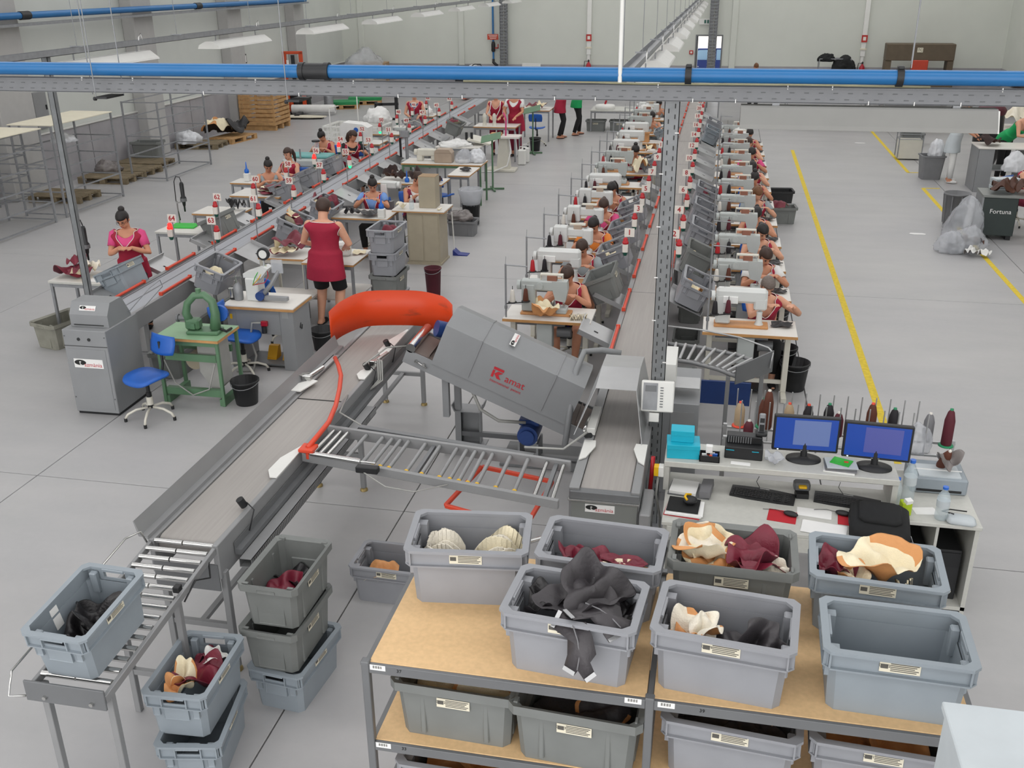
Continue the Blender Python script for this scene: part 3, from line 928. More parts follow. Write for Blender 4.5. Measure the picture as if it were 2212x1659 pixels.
for i, (x, y, z, m) in enumerate(((-1.0, 3.64, Z2, 'fleece'), (-.43, 3.58, Z2, 'dark'), (.24, 3.6, Z2, 'dark'), (.86, 3.6, Z2, 'mix'), (-.99, 3.6, Z3, 'mix'), (-.42, 3.6, Z3, 'dark'))):
    mm = {'fleece': CRM, 'dark': CHA, 'mix': TAN}[m]
    nm = ['leftmost second-shelf crate', 'second second-shelf crate', 'third second-shelf crate', 'fourth second-shelf crate', 'leftmost third-shelf crate', 'second third-shelf crate'][i]
    for k in range(2):
        hide('leather_piece', f'{["crumpled","folded"][k]} {dict(fleece="cream",dark="dark",mix="tan")[m]} leather piece lying in the {nm}', 'leather piece', (x - .1 + .2 * k, y, z + .10 + .03 * k), 200 + i * 5 + k, .13, .05, mm, rz=i + k, rim='tan_leather' if k else None, group='pieces inside the second and third shelf crates')

# --- contents of the top crates
fan('left fan of folded cream fleece in the back left crate', (-1.19, 4.08, TZ + .075), .3, 6, .19, .22, 'white_fleece', .4, .018, twist=.24)
fan('right ruffled bundle of cream fleece in the back left crate', (-.94, 4.10, TZ + .075), .2, 7, .24, .21, 'white_fleece', .4, .02, edge='cream_fleece', twist=-.2)
hide('leather_strip', 'maroon leather strip with white seam in the second back-row crate', 'leather piece', (-.47, 4.05, TZ + .18), 11, .09, .05, MAR, rim=None, asp=1.4, curl=.5, rz=.2)
hide('leather_strip', 'long thin maroon strip reaching to the right in the second back-row crate', 'leather piece', (-.30, 4.06, TZ + .215), 12, .05, .02, MRW, asp=2.4, rz=-.15, curl=.2)
hide('fleece_piece', 'cream strip with tan edge under the maroon strips, second back-row crate', 'leather piece', (-.30, 4.02, TZ + .195), 13, .06, .03, CRM, rim='tan_leather', asp=2.2, rz=-.1)
hide('fleece_piece', 'small maroon curl at the left of the second back-row crate', 'leather piece', (-.55, 4.08, TZ + .19), 14, .07, .06, MRW, curl=.6)
hide('leather_piece', 'glossy maroon hide filling the right of the dark overflowing crate', 'leather piece', (.33, 4.18, TZ + .19), 21, .15, .08, MRW, curl=.5, lob=2)
hide('leather_piece', 'second maroon hide draped to the front of the dark overflowing crate', 'leather piece', (.28, 4.12, TZ + .20), 22, .12, .09, MRW, curl=.6, rz=2)
hide('fleece_piece', 'cream shearling with tan edge standing up in the dark overflowing crate', 'leather piece', (.10, 4.24, TZ + .22), 23, .12, .08, CRM, rim='tan_leather', curl=.9, rx=.6)
hide('fleece_piece', 'white curled shearling loop at the left of the dark overflowing crate', 'leather piece', (.07, 4.16, TZ + .22), 24, .13, .08, WHT, rim='tan_leather', curl=.8, lob=2)
hide('fleece_piece', 'long tan-edged shearling along the front of the dark overflowing crate', 'leather piece', (.12, 4.12, TZ + .20), 25, .09, .05, TAN, asp=1.6, curl=.6, rim='cream_fleece')
hide('leather_piece', 'white-lined maroon offcut at the right front of the dark overflowing crate', 'leather piece', (.40, 4.10, TZ + .23), 26, .06, .04, ('white_fleece', 'maroon_leather'), curl=.4, rx=.3)
hide('fleece_piece', 'big cream shearling sheet with tan border arching over the back right crate', 'leather piece', (.87, 4.19, TZ + .21), 31, .16, .09, CRM, rim='tan_leather', curl=.6, lob=2, rz=.8)
hide('leather_piece', 'maroon hide at the left of the back right crate', 'leather piece', (.68, 4.18, TZ + .19), 32, .10, .09, MRW, curl=.6)
hide('fleece_piece', 'small tan-edged shearling at the front of the back right crate', 'leather piece', (.76, 4.11, TZ + .20), 33, .08, .05, CRM, rim='tan_leather', curl=.5)
fan('rolled cream fleece layers at the right of the back right crate', (1.02, 4.12, TZ + .06), 1.3, 6, .13, .20, 'cream_fleece', .45, .02)
hide('leather_piece', 'large charcoal hide rising above the crate of charcoal leather', 'leather piece', (-.40, 3.68, TZ + .24), 41, .16, .11, CHA, curl=.6, lob=3, rx=.25)
hide('leather_piece', 'black crumpled leather at the left of the charcoal crate', 'leather piece', (-.62, 3.64, TZ + .19), 42, .09, .08, ('black_leather', 'charcoal_leather'), curl=.7)
hide('leather_piece', 'charcoal hide lying flat across the middle of the charcoal crate', 'leather piece', (-.47, 3.61, TZ + .25), 43, .15, .06, CHA, curl=.3, lob=4, asp=1.2)
hide('leather_piece', 'black leather at the right of the charcoal crate', 'leather piece', (-.30, 3.60, TZ + .18), 44, .10, .08, BLK, curl=.5)
# boot-shaped charcoal pieces hanging over the front rim, with silver tabs
def boot_cut(label, loc, rot):
    t = thing('leather_cutout', label, 'leather piece', loc)
    t.rotation_euler = rot
    poly = [(-.10, .10), (-.12, .03), (-.05, .0), (-.045, -.07), (-.055, -.13), (.0, -.145), (.012, -.125), (.055, -.16), (.09, -.125), (.062, -.08), (.085, -.04), (.06, .03), (.02, .08), (-.04, .07)]
    g = MB()
    n = len(poly)
    def zz(x, y): return .02 * sin(x * 22) - 1.5 * max(0, -y - .02) ** 1.5 * 0 + .012 * cos(y * 30)
    top = [(x, y, zz(x, y) + .002) for x, y in poly] + [(0, -.02, zz(0, -.02) + .012)]
    bot = [(x, y, zz(x, y) - .002) for x, y in poly] + [(0, -.02, zz(0, -.02) + .008)]
    g.add(top + bot, [(i, (i + 1) % n, n) for i in range(n)] + [(n + 1 + (i + 1) % n, n + 1 + i, 2 * n + 1) for i in range(n)] + [(i, n + 1 + i, n + 1 + (i + 1) % n, (i + 1) % n) for i in range(n)], 0, True)
    g.build('sheet', 'charcoal_leather', t)
    for a, b_ in (((-.055, -.13), (.0, -.145)), ((.055, -.16), (.09, -.125)), ((-.10, .10), (-.12, .03))):
        MB().bar((a[0], a[1] + .005, zz(*a) + .006), (b_[0], b_[1] + .005, zz(*b_) + .006), .018, .003).build('silver_tab', 'alu', t)
    MB().tube([(-.03, .06, .022), (.0, .0, .022), (.015, -.06, .016), (.012, -.12, .014)], .003, 5).build('seam', 'thread_grey', t)
    return t
boot_cut('charcoal boot-shaped cutout with silver tabs hanging over the front of the charcoal crate', (-.43, 3.395, TZ + .25), (1.05, 0, -.1))
boot_cut('charcoal boot-shaped cutout with silver tabs lying on top of the charcoal crate', (-.36, 3.50, TZ + .325), (.25, 0, .9))
hide('fleece_piece', 'white and tan fleece scraps heaped at the left of the middle front crate', 'leather piece', (.05, 3.60, TZ + .15), 51, .11, .09, ('white_fleece', 'tan_leather'), rim='tan_leather', curl=.6)
hide('fleece_piece', 'stiff white folded fleece leaning in the middle front crate', 'leather piece', (.08, 3.63, TZ + .20), 52, .09, .04, WHT, rx=.7, ry=.3, asp=.7)
hide('fleece_piece', 'small tan scrap at the left end of the middle front crate', 'leather piece', (.0, 3.58, TZ + .16), 53, .06, .05, TAN, curl=.5)
hide('leather_piece', 'charcoal suede piece standing at the right of the middle front crate', 'leather piece', (.33, 3.60, TZ + .17), 54, .10, .08, CHA, rx=.7, curl=.4, lob=3)
hide('leather_piece', 'flat charcoal strip low in the middle front crate', 'leather piece', (.24, 3.58, TZ + .16), 55, .09, .03, CHA, asp=1.3)
hide('fleece_piece', 'single cream scrap at the bottom of the almost empty crate', 'leather piece', (.88, 3.56, TZ + .13), 61, .075, .03, CRM, rim='tan_leather', asp=1.5)
# pale table corner at lower right
t = thing('side_board', 'pale blue-grey board corner at the lower right edge of the view', 'board', (.84, 2.78, 2.17))
MB().bx(0, 1.2, -1.2, 0, 0, .03, ch=.004).build('top', 'pale_cloth', t)
MB().bx(.01, .03, -1.2, -.02, -.6, 0).build('side_panel', 'pale_cloth', t)
for y in (-.1, -1.1): MB().bx(.05, .09, y - .02, y + .02, -2.17, 0).build('leg', 'steel_grey', t)
for y in (-.1, -1.1): MB().bx(1.1, 1.14, y - .02, y + .02, -2.17, 0).build('leg', 'steel_grey', t)

# ================================================================== roller table at the near end + its crate
t = thing('roller_table', 'sloping roller table with chrome rollers at the lower left', 'roller conveyor', (-3.22, 0, 0))
yA, zA, yB, zB = 3.66, .84, 4.93, .975
def sl(y): return zA + (zB - zA) * (y - yA) / (yB - yA)
for s in (-1, 1):
    MB().bar((s * .225, yA, zA), (s * .225, yB, zB), .025, .05, 0, .003).build('side_rail', 'steel_grey', t)
MB().bx(-.24, .24, yA - .02, yA - .005, zA - .06, zA + .07, ch=.003).build('end_plate', 'steel_dark', t)
for x in (-.12, .16): MB().cyl((x, yA - .035, zA - .02), (x, yA - .015, zA - .02), .012, n=8).build('bolt', 'chrome', t)
for k in range(15):
    y = yA + .10 + k * .085
    b = MB().cyl((-.212, y, sl(y) + .02), (-.005, y, sl(y) + .02), .017, n=12).cyl((.005, y, sl(y) + .02), (.212, y, sl(y) + .02), .017, n=12)
    b.build('roller', 'chrome', t)
for x, y in ((-.2, yA + .08), (.2, yA + .08), (-.2, yB - .45), (.2, yB - .45)):
    MB().bx(x - .02, x + .02, y - .02, y + .02, 0, sl(y) - .02, ch=.003).build('leg', 'steel_grey', t)
MB().bx(-.2, .2, yB - .465, yB - .435, .3, .34).build('cross_bar', 'steel_grey', t)
MB().tube([(-.245, yB, sl(yB)), (-.27, yB - .02, sl(yB) + .1), (-.33, yB - .1, sl(yB) + .09), (-.33, yA + .02, zA + .09), (-.33, yA - .04, zA - .03), (-.24, yA - .02, zA - .03)], .007, 6).build('guard_rod', 'chrome', t)
MB().tube([(.235, yB - .1, sl(yB) - .02), (.26, yB - .15, sl(yB) - .1), (.25, yB - .3, sl(yB) - .02), (.23, yB - .42, sl(yB) - .1)], .006, 5).build('sensor_cable', 'black_plastic', t)
MB().bx(.2, .24, yB - .48, yB - .43, sl(yB) - .0, sl(yB) + .04, ch=.004).build('sensor', 'black_plastic', t)
tilt = math.atan2(zB - zA, yB - yA)
cr = crate('blue-grey crate of black leather riding on the sloping roller table', (-3.235, 3.99, sl(3.99) + .048), pi / 2 - .03, mt='crate_blue', ry=-tilt)
cr.rotation_euler = (tilt, 0, 0)
cr.rotation_euler = (Matrix.Rotation(tilt, 3, 'X') @ Matrix.Rotation(pi / 2 - .03, 3, 'Z')).to_euler()
q = MB().bx(-.03, .03, -.0015, .0015, -.08, .06).build('paper_slip', 'paper', cr, (-.05, .168, .22), (-.12, 0, 0))
hide('leather_piece', 'black leather uppers heaped in the crate on the roller table', 'leather piece', (-3.24, 4.05, .99), 71, .13, .10, BLK, curl=.5)
hide('leather_piece', 'shiny black studded leather at the front of the roller-table crate', 'leather piece', (-3.24, 3.9, .97), 72, .12, .08, ('black_leather', 'charcoal_leather'), curl=.5)
hide('leather_piece', 'black leather flap on the right side of the roller-table crate', 'leather piece', (-3.19, 4.0, 1.0), 73, .09, .06, BLK, curl=.5)

# ================================================================== crates standing on the floor, left foreground
crate('blue-grey bottom crate of the two-high stack at the lower left', (-2.80, 4.22, 0), pi / 2 + .18, mt='crate_blue')
crate('blue-grey top crate of the two-high stack, heaped with maroon and cream hides', (-2.84, 4.28, .305), pi / 2 + .18 - .12, mt='crate_blue')
hide('leather_piece', 'large maroon hide folded over the lower left floor crate', 'leather piece', (-2.83, 4.28, .45), 81, .14, .11, MRW, curl=.5, lob=2, rz=1.3)
hide('leather_piece', 'maroon roll standing at the far end of the lower left floor crate', 'leather piece', (-2.85, 4.45, .48), 82, .09, .08, MRW, curl=.6)
hide('fleece_piece', 'cream fleece frill between maroon hides in the lower left floor crate', 'leather piece', (-2.90, 4.24, .49), 83, .10, .08, CRM, rim='tan_leather', curl=.8, asp=.7)
hide('fleece_piece', 'tan-edged strip at the front of the lower left floor crate', 'leather piece', (-2.88, 4.14, .50), 84, .08, .06, TAN, curl=.6)
hide('leather_piece', 'pale grey lining at the right of the lower left floor crate', 'leather piece', (-2.80, 4.44, .52), 85, .07, .04, ('white_panel', 'maroon_leather'), curl=.3)
crate('blue-grey bottom crate of the three-high stack beside the conveyor end', (-2.50, 4.92, 0), pi / 2 - .1, mt='crate_blue')
crate('dark grey middle crate of the three-high stack beside the conveyor end', (-2.53, 4.92, .31), pi / 2 - .04, 'single', 'crate_dark')
crate('dark grey top crate of the three-high stack, open and dark inside', (-2.52, 4.96, .62), pi / 2 - .02, 'single', 'crate_dark')
hide('leather_piece', 'maroon hide deep inside the top crate beside the conveyor end', 'leather piece', (-2.53, 4.93, .67), 91, .13, .08, MRW, curl=.4)
hide('leather_piece', 'black leather behind the maroon hide in the crate beside the conveyor end', 'leather piece', (-2.54, 5.08, .68), 92, .11, .06, BLK, curl=.4)
crate('lone grey crate on the floor behind the rack, with tan pieces', (-2.19, 6.06, 0), -.02, mt='crate_light')
hide('fleece_piece', 'tan shearling folded over in the lone floor crate behind the rack', 'leather piece', (-2.27, 6.02, .16), 95, .12, .07, ('tan_leather', 'cream_fleece'), curl=-.4)
hide('fleece_piece', 'cream shearling at the left of the lone floor crate behind the rack', 'leather piece', (-2.30, 5.98, .13), 96, .10, .05, CRM, curl=.4)
# ================================================================== conveyor B: short belt conveyor, left of centre
def logo(parent, loc, rot, s=1.0):
    q = MB().bx(-.15 * s, .15 * s, -.045 * s, .045 * s, 0, .0012).build('logo_plate', 'logo_white', parent, loc, rot)
    e = [(-.085 * s + .06 * s * cos(a * pi / 12), .008 * s + .027 * s * sin(a * pi / 12)) for a in range(24)]
    MB().prism(e, .0012, .002, 'z').build('logo_oval', 'logo_black', q)
    obj('logo_initial', text_mesh('t', .075 * s, 'logo_white', .0004), q, (-.085 * s, .006 * s, .0026))
    me = text_mesh('azmània', .058 * s, 'logo_red', .0004)
    obj('logo_lettering', me, q, (.045 * s, -.014 * s, .0018))
    return q
ZB = 1.0
t = thing('belt_conveyor', 'short grey belt conveyor running up from the lower left, with side guard', 'conveyor', (-3.215, 0, 0))
y0, y1 = 4.98, 9.75
# belt wraps round a drum at the near end
pts = []
for k in range(9):
    a = -pi / 2 + pi * k / 8
    pts.append((y0 + .05 - .055 * cos(a), ZB - .055 + .055 * sin(a)))
loop = [(y1, ZB - .11)] + pts + [(y1, ZB)]
b = MB()
n = len(loop)
b.add([(x, p[0], p[1]) for p in loop for x in (-.2, .2)], [(2 * i, 2 * i + 1, 2 * i + 3, 2 * i + 2) for i in range(n - 1)], 0, True)
b.build('belt', 'belt', t)
MB().bx(-.2, .2, 7.28, 7.295, ZB, ZB + .003).build('belt_seam', 'dark_rubber', t)
MB().bx(.205, .245, y0 - .05, y1, ZB - .24, ZB + .015, ch=.004).build('side_frame', 'steel_grey', t)
MB().bx(-.245, -.205, y0 - .05, y1, ZB - .24, ZB + .015, ch=.004).build('side_frame', 'steel_grey', t)
MB().prism([(-.245, ZB + .015), (-.25, ZB + .03), (-.30, ZB + .03), (-.325, ZB + .14), (-.318, ZB + .145), (-.285, ZB + .04), (-.235, ZB + .04), (-.235, ZB + .015)], y0 - .06, 8.5, 'y').build('side_guard', 'steel_grey', t)
MB().bx(.25, .30, y0 + .15, 9.3, ZB - .17, ZB - .13).bx(.25, .255, y0 + .15, 9.3, ZB - .13, ZB - .08).build('cable_channel', 'steel_dark', t)
tr = MB().bx(.30, .39, y0 + .1, 7.6, ZB - .23, ZB - .225).bx(.30, .304, y0 + .1, 7.6, ZB - .23, ZB - .165).bx(.386, .39, y0 + .1, 7.6, ZB - .23, ZB - .165).bx(.30, .39, y0 + .1, 7.6, ZB - .169, ZB - .165).build('wiring_duct', 'steel_grey', t)
sm = MB().bx(.3905, .391, -.003, .003, -.05, -.005).mesh('duct_slot', 'slot_dark')
for k in range(90): obj('duct_slot', sm, t, (0, y0 + .14 + k * .026, ZB - .17))
for y in (4.98, 7.55, 9.52):
    for x in (-.2, .24):
        MB().bx(x - .022, x + .022, y - .022, y + .022, .03, ZB - .2, ch=.003).build('leg', 'steel_grey', t)
        MB().lathe([(.036, 0), (.034, .018), (.015, .03)], 12, 0, TR((x, y, 0))).build('foot', 'brass', t)
    MB().bx(-.2, .24, y - .015, y + .015, .34, .38).build('cross_bar', 'steel_grey', t)
MB().bx(.0, .04, 4.98, 9.52, .345, .375).build('long_brace', 'steel_grey', t)
MB().bx(-.23, .23, y0 - .055, y0 - .045, ZB - .33, ZB - .13).build('end_plate', 'steel_dark', t)
def guide_plate(yy, ln, xs):
    return MB().prism([(.19, yy), (.245, yy), (.245, yy + ln), (.225, yy + ln), (.14, yy + ln * .55), (.135, yy + .1)], ZB + .02, ZB + .028, 'z')
g = guide_plate(5.85, .55, 1).build('white_guide', 'white_panel', t)
g = guide_plate(7.75, .35, 1).build('white_guide', 'white_panel', t)
g = guide_plate(8.35, .75, 1).build('white_guide', 'white_panel', t)
MB().bx(-.245, -.19, 7.55, 8.25, ZB + .03, ZB + .04).build('white_guide', 'alu', t)
for y, x in ((5.42, .2), (7.98, .2), (8.6, .19)):
    k_ = MB().cyl((x, y, ZB + .03), (x - .02, y - .02, ZB + .09), .028, n=10).build('sensor_head', 'black_plastic', t)
    MB().tube([(x + .02, y, ZB + .06), (x + .08, y - .02, ZB + .02), (x + .07, y - .1, ZB - .1)], .005, 5).build('sensor_cable', 'black_plastic', t)
MB().bx(-.33, -.30, 5.62, 5.68, ZB + .03, ZB + .09, ch=.004).build('reflector', 'black_plastic', t)
MB().bx(-.31, -.25, 6.6, 6.75, ZB + .028, ZB + .034).build('guard_slot', 'slot_dark', t)
# pneumatic cylinder clusters with air hoses
for (x, y) in ((.22, 8.05), (-.25, 7.6)):
    MB().cyl((x, y, ZB + .06), (x + .05, y + .28, ZB + .06), .02, n=10).bx(x - .03, x + .05, y - .02, y + .03, ZB + .03, ZB + .09, ch=.004).build('air_cylinder', 'chrome', t)
    for k in range(3):
        MB().tube([(x, y + .05 * k, ZB + .07), (x + (.06 + .02 * k) * (1 if x > 0 else -1), y - .02, ZB + .1), (x + (.09 + .02 * k) * (1 if x > 0 else -1), y - .12, ZB - .05), (x + .03, y - .2, ZB - .12)], .007, 6).build('air_hose', 'cable_grey', t)
MB().prism([(-.36, 7.35), (-.2, 7.35), (-.14, 7.6), (-.2, 7.62), (-.3, 7.5)], ZB + .035, ZB + .045, 'z').build('white_guide', 'white_panel', t)

# curved orange sheet deflector over the far end of the belt
t = thing('deflector_sheet', 'large curved orange sheet-metal deflector with rub marks, over the belt', 'deflector', (0, 0, 0))
bot = [(-3.57, 8.5), (-3.53, 8.68), (-3.44, 8.86), (-3.32, 8.97), (-3.05, 9.04), (-2.8, 9.05), (-2.55, 8.93), (-2.42, 8.80)]
cnt = [(bot[0][0] + (bot[i][0] - bot[0][0]), b_[1]) for i, b_ in enumerate(bot)]
zb = [1.05, 1.07, 1.085, 1.09, 1.09, 1.09, 1.08, 1.14]
zt = [1.38, 1.42, 1.45, 1.46, 1.46, 1.46, 1.46, 1.42]
b = MB()
n = len(bot)
sub = []
for i in range(n - 1):
    for k in range(4):
        u = k / 4
        # catmull-rom
        P = [V((*bot[max(0, min(n - 1, i + d))], 0)) for d in (-1, 0, 1, 2)]
        q = .5 * ((2 * P[1]) + (-P[0] + P[2]) * u + (2 * P[0] - 5 * P[1] + 4 * P[2] - P[3]) * u * u + (-P[0] + 3 * P[1] - 3 * P[2] + P[3]) * u ** 3)
        sub.append((q.x, q.y, zb[i] + (zb[i + 1] - zb[i]) * u, zt[i] + (zt[i + 1] - zt[i]) * u))
sub.append((*bot[-1], zb[-1], zt[-1]))
vs = []
for x, y, a, c_ in sub: vs += [(x, y, a), (x, y, (a + c_) / 2), (x, y, c_)]
fs = []
for i in range(len(sub) - 1):
    for k in (0, 1): fs.append((i * 3 + k, i * 3 + 3 + k, i * 3 + 4 + k, i * 3 + 1 + k))
b.add(vs, fs, 0, True)
sh = b.build('sheet', 'scuffed_orange', t)
sh.modifiers.new('thickness', 'SOLIDIFY').thickness = .004
MB().cyl((-3.575, 8.49, 1.07), (-3.56, 8.47, 1.07), .012, n=8).cyl((-2.45, 8.80, 1.17), (-2.45, 8.77, 1.17), .01, n=8).build('bolt', 'chrome', t)
# swing arm laid across the belt
t = thing('swing_arm', 'curved orange tubular arm reaching across the belt', 'diverter arm', (0, 0, 0))
MB().tube([(-2.90, 6.27, 1.07), (-2.86, 6.42, 1.12), (-2.86, 6.62, 1.13), (-2.93, 6.95, 1.12), (-3.03, 7.3, 1.115), (-3.13, 7.6, 1.11), (-3.25, 7.85, 1.10), (-3.36, 8.05, 1.09)], .02, 10).build('tube', 'orange_red', t)
MB().bx(-2.96, -2.84, 6.22, 6.34, 1.045, 1.075, ch=.006).cyl((-2.9, 6.27, .98), (-2.9, 6.27, 1.07), .02).build('pivot', 'orange_red', t)

# ================================================================== cross roller conveyor between the two lines
t = thing('cross_roller_conveyor', 'slanting roller gate conveyor joining the two belt lines, with yellow roller ends', 'roller conveyor', (0, 0, 0))
A0, A1, B0, B1 = V((-2.95, 6.28, .985)), V((-2.93, 6.76, .985)), V((-.92, 5.98, .95)), V((-.92, 6.56, .95))
MB().bar(A0, B0, .035, .07, 0, .004).build('near_rail', 'steel_grey', t)
MB().bar(A1, B1, .03, .09, 0, .004).build('far_rail', 'steel_grey', t)
MB().bar(A1 + V((.25, .05, .03)), B1 + V((-.3, .07, .03)), .05, .02, 0, .003).build('cable_cover', 'steel_dark', t)
us = [.03, .06, .09, .17, .24, .28, .315, .35, .42, .48, .55, .59, .625, .66, .695, .765, .835, .91, .975]
for i, u in enumerate(us):
    a, c_ = A0.lerp(B0, u) + V((0, .02, .015)), A1.lerp(B1, u) + V((0, -.02, .015))
    chrome = i < 3 or i > 16
    r_ = MB().cyl(a, c_, .016, n=12).build('roller', 'chrome' if chrome else 'steel_grey', t)
    if not chrome and i > 4:
        MB().cyl(a, a.lerp(c_, .04), .019, n=12).build('end_ring', 'yellow', r_)
for u in (.455, .945):
    MB().bar(A0.lerp(B0, u), A1.lerp(B1, u), .03, .03).build('cross_bar', 'steel_dark', t)
cy_ = MB().cyl(A0 + V((.08, -.03, .05)), A0 + V((.5, -.09, .05)), .02, n=10).cyl(A0 + V((.5, -.09, .05)), A0 + V((.62, -.1, .05)), .008).build('air_cylinder', 'chrome', t)
MB().bx(-2.45, -2.28, 6.07, 6.13, 1.0, 1.05, ch=.006).build('valve_block', 'black_plastic', t)
MB().tube([(-2.45, 6.1, 1.03), (-2.2, 6.0, .95), (-2.0, 6.05, .9), (-1.75, 6.08, .97)], .005, 5).build('air_hose', 'cable_grey', t)
MB().tube([(-2.6, 6.8, 1.0), (-2.9, 6.95, 1.06), (-3.0, 7.4, 1.02)], .007, 5).build('air_hose', 'cable_grey', t)
MB().tube([(-1.3, 6.68, 1.02), (-1.0, 6.70, 1.02), (-.85, 6.95, 1.06)], .009, 6).build('air_hose', 'cable_grey', t)
# orange gate frame folded underneath, with its cylinder
t = thing('lower_gate_frame', 'orange-red tube frame hanging under the cross roller conveyor', 'gate frame', (0, 0, 0))
for a, c_ in (((-1.78, 6.1, .78), (-1.62, 6.6, .86)), ((-1.62, 6.6, .86), (-1.05, 6.5, .84)), ((-1.05, 6.5, .84), (-1.13, 6.05, .78)), ((-1.78, 6.1, .78), (-1.4, 6.04, .74)), ((-1.33, 6.0, .74), (-1.22, 5.88, .64))):
    MB().bar(a, c_, .03, .03, 0, .004).build('tube', 'orange_red', t)
MB().cyl((-1.22, 5.88, .64), (-.98, 5.95, .7), .018, n=10).build('air_cylinder', 'chrome', t)

# ================================================================== inclined hooded transfer conveyor
t = thing('incline_conveyor', 'big grey hooded incline conveyor with red lettering between the belt lines', 'conveyor', (0, 0, 0))
yf, yb = 8.15, 8.72
a0, a1 = V((-2.74, 1.06)), V((-1.04, .36))            # bottom edge (x,z)
d = (a1 - a0).normalized(); nrm = V((-d.y, d.x))        # along / up-normal
Ls = (a1 - a0).length
def IP(u, h): 
    p = a0 + d * u + nrm * h
    return (p.x, p.y)
MB().prism([IP(0, 0), IP(Ls, 0), IP(Ls, .13), IP(0, .13)], yf, yf + .02, 'y').build('side_frame', 'machine_grey', t)
MB().prism([IP(0, 0), IP(Ls, 0), IP(Ls, .13), IP(0, .13)], yb - .02, yb, 'y').build('side_frame', 'machine_grey', t)
MB().prism([IP(.02, .03), IP(Ls - .02, .03), IP(Ls - .02, .12), IP(.02, .12)], yf + .05, yb - .05, 'y').build('belt', 'belt_brown', t)
for k in range(12):
    u = .05 + k * .15
    MB().prism([IP(u, .12), IP(u + .012, .12), IP(u + .012, .15), IP(u, .15)], yf + .06, yb - .06, 'y').build('cleat', 'belt_brown', t)
u0, u1 = .26, Ls - .2
hs, apex = .52, .60
ym = yf + .30
hv = []
for u in (u0, u1):
    for (y, h) in ((yf - .004, .11), (yf - .004, hs), (ym, apex), (yb + .004, hs), (yb + .004, .11)):
        x, z = IP(u, h)
        hv.append((x, y, z))
b = MB().add(hv, [(0, 1, 6, 5), (1, 2, 7, 6), (2, 3, 8, 7), (3, 4, 9, 8)], 0, False)
hd = b.build('hood', 'machine_grey', t)
hd.modifiers.new('thickness', 'SOLIDIFY').thickness = .006
for u in (u0 + .36, u1 - .28):
    b = MB()
    sec = [(yf - .012, .14), (yf - .012, hs + .003), (ym, apex + .006), (yb + .01, hs + .003)]
    for i in range(3):
        p, q = sec[i], sec[i + 1]
        x0, z0 = IP(u, p[1]); x1, z1 = IP(u, q[1])
        b.bar((x0, p[0], z0), (x1, q[0], z1), .014, .012, up=V((d.x, 0, d.y)))
    b.build('hood_seam', 'machine_grey', t)
ang = atan2(d.y, d.x)
# red maker's mark on the front face
def face_on(me, name, u, h, sc=1.0, mtl=None, yoff=-.014):
    x, z = IP(u, h)
    o = obj(name, me, t, (x, yf + yoff, z))
    o.rotation_euler = (Matrix.Rotation(-ang, 3, 'Y') @ Matrix.Rotation(pi / 2, 3, 'X')).to_euler()
    return o
e_ = MB().prism([(-.05, .03), (.05, .03), (.05, .055), (-.05, .055)], 0, .001).prism([(-.05, .02), (-.028, .02), (-.028, -.05), (-.05, -.05)], 0, .001).prism([(-.026, -.012), (.0, .02), (.05, .02), (.012, -.012), (.05, -.05), (.01, -.05)], 0, .001)
face_on(e_.mesh('emblem', 'logo_red'), 'emblem', .86, .30)
face_on(text_mesh('amat', .10, 'logo_red', .0004), 'lettering', 1.04, .285)
face_on(text_mesh('international  patent', .038, 'logo_red', .0004), 'lettering', .97, .215)
x, z = IP(.86, .585)
lg = logo(t, (x + .02, yf + .17, z + .006), (0, 0, 0), .62)
lg.rotation_euler = (Matrix.Rotation(-ang, 3, 'Y') @ Matrix.Rotation(.27, 3, 'X') @ Matrix.Rotation(pi / 2, 3, 'Z')).to_euler()
MB().cyl((*IP(.03, .16)[:1], yf - .0, IP(.03, .16)[1]), (*IP(.03, .16)[:1], yb, IP(.03, .16)[1]), .045, n=16).build('head_drum', 'chrome', t)
for p_ in ((.12, .07), (.2, .07)):
    x, z = IP(*p_)
    MB().cyl((x, yf - .03, z), (x, yf, z), .014, n=8).build('bolt', 'chrome', t)
MB().tube([(IP(.13, .07)[0], yf - .02, IP(.13, .07)[1]), (IP(.24, .05)[0], yf - .02, IP(.24, .05)[1])], .008, 6).build('tension_rod', 'chrome', t)
MB().cyl((-2.5, 8.5, 1.28), (-2.3, 8.62, 1.2), .08, n=14).bx(-2.45, -2.3, 8.55, 8.7, 1.12, 1.2, ch=.01).build('drive_motor', 'blue_motor', t)
for x in (-2.35,):
    MB().bx(x - .03, x + .03, 8.62, 8.68, 0, .95).build('leg', 'machine_grey', t)
    MB().bx(x - .03, x + .03, 8.2, 8.26, .5, .95).build('leg', 'machine_grey', t)
MB().bx(-2.45, -1.0, 8.42, 8.47, .02, .06).build('base_rail', 'machine_grey', t)
MB().bx(-2.35, -1.55, 8.64, 8.68, .1, .15).build('base_rail', 'steel_dark', t)
MB().bx(-1.85, -.95, 8.25, 8.75, .005, .03).build('base_plate', 'steel_dark', t)
m_ = MB().cyl((-1.58, 8.27, .33), (-1.58, 8.55, .33), .1, n=18).cyl((-1.58, 8.24, .33), (-1.58, 8.28, .33), .07, n=18).bx(-1.68, -1.48, 8.35, 8.5, .4, .46, ch=.01).build('lower_motor', 'blue_motor', t)
MB().bx(-1.68, -1.66, 8.3, 8.55, .03, .24).bx(-1.5, -1.48, 8.3, 8.55, .03, .24).build('motor_bracket', 'machine_grey', t)
MB().tube([(-2.1, 8.2, .82), (-2.02, 8.22, .6), (-1.85, 8.25, .48), (-1.6, 8.3, .46)], .016, 7).build('power_cable', 'cable_grey', t)
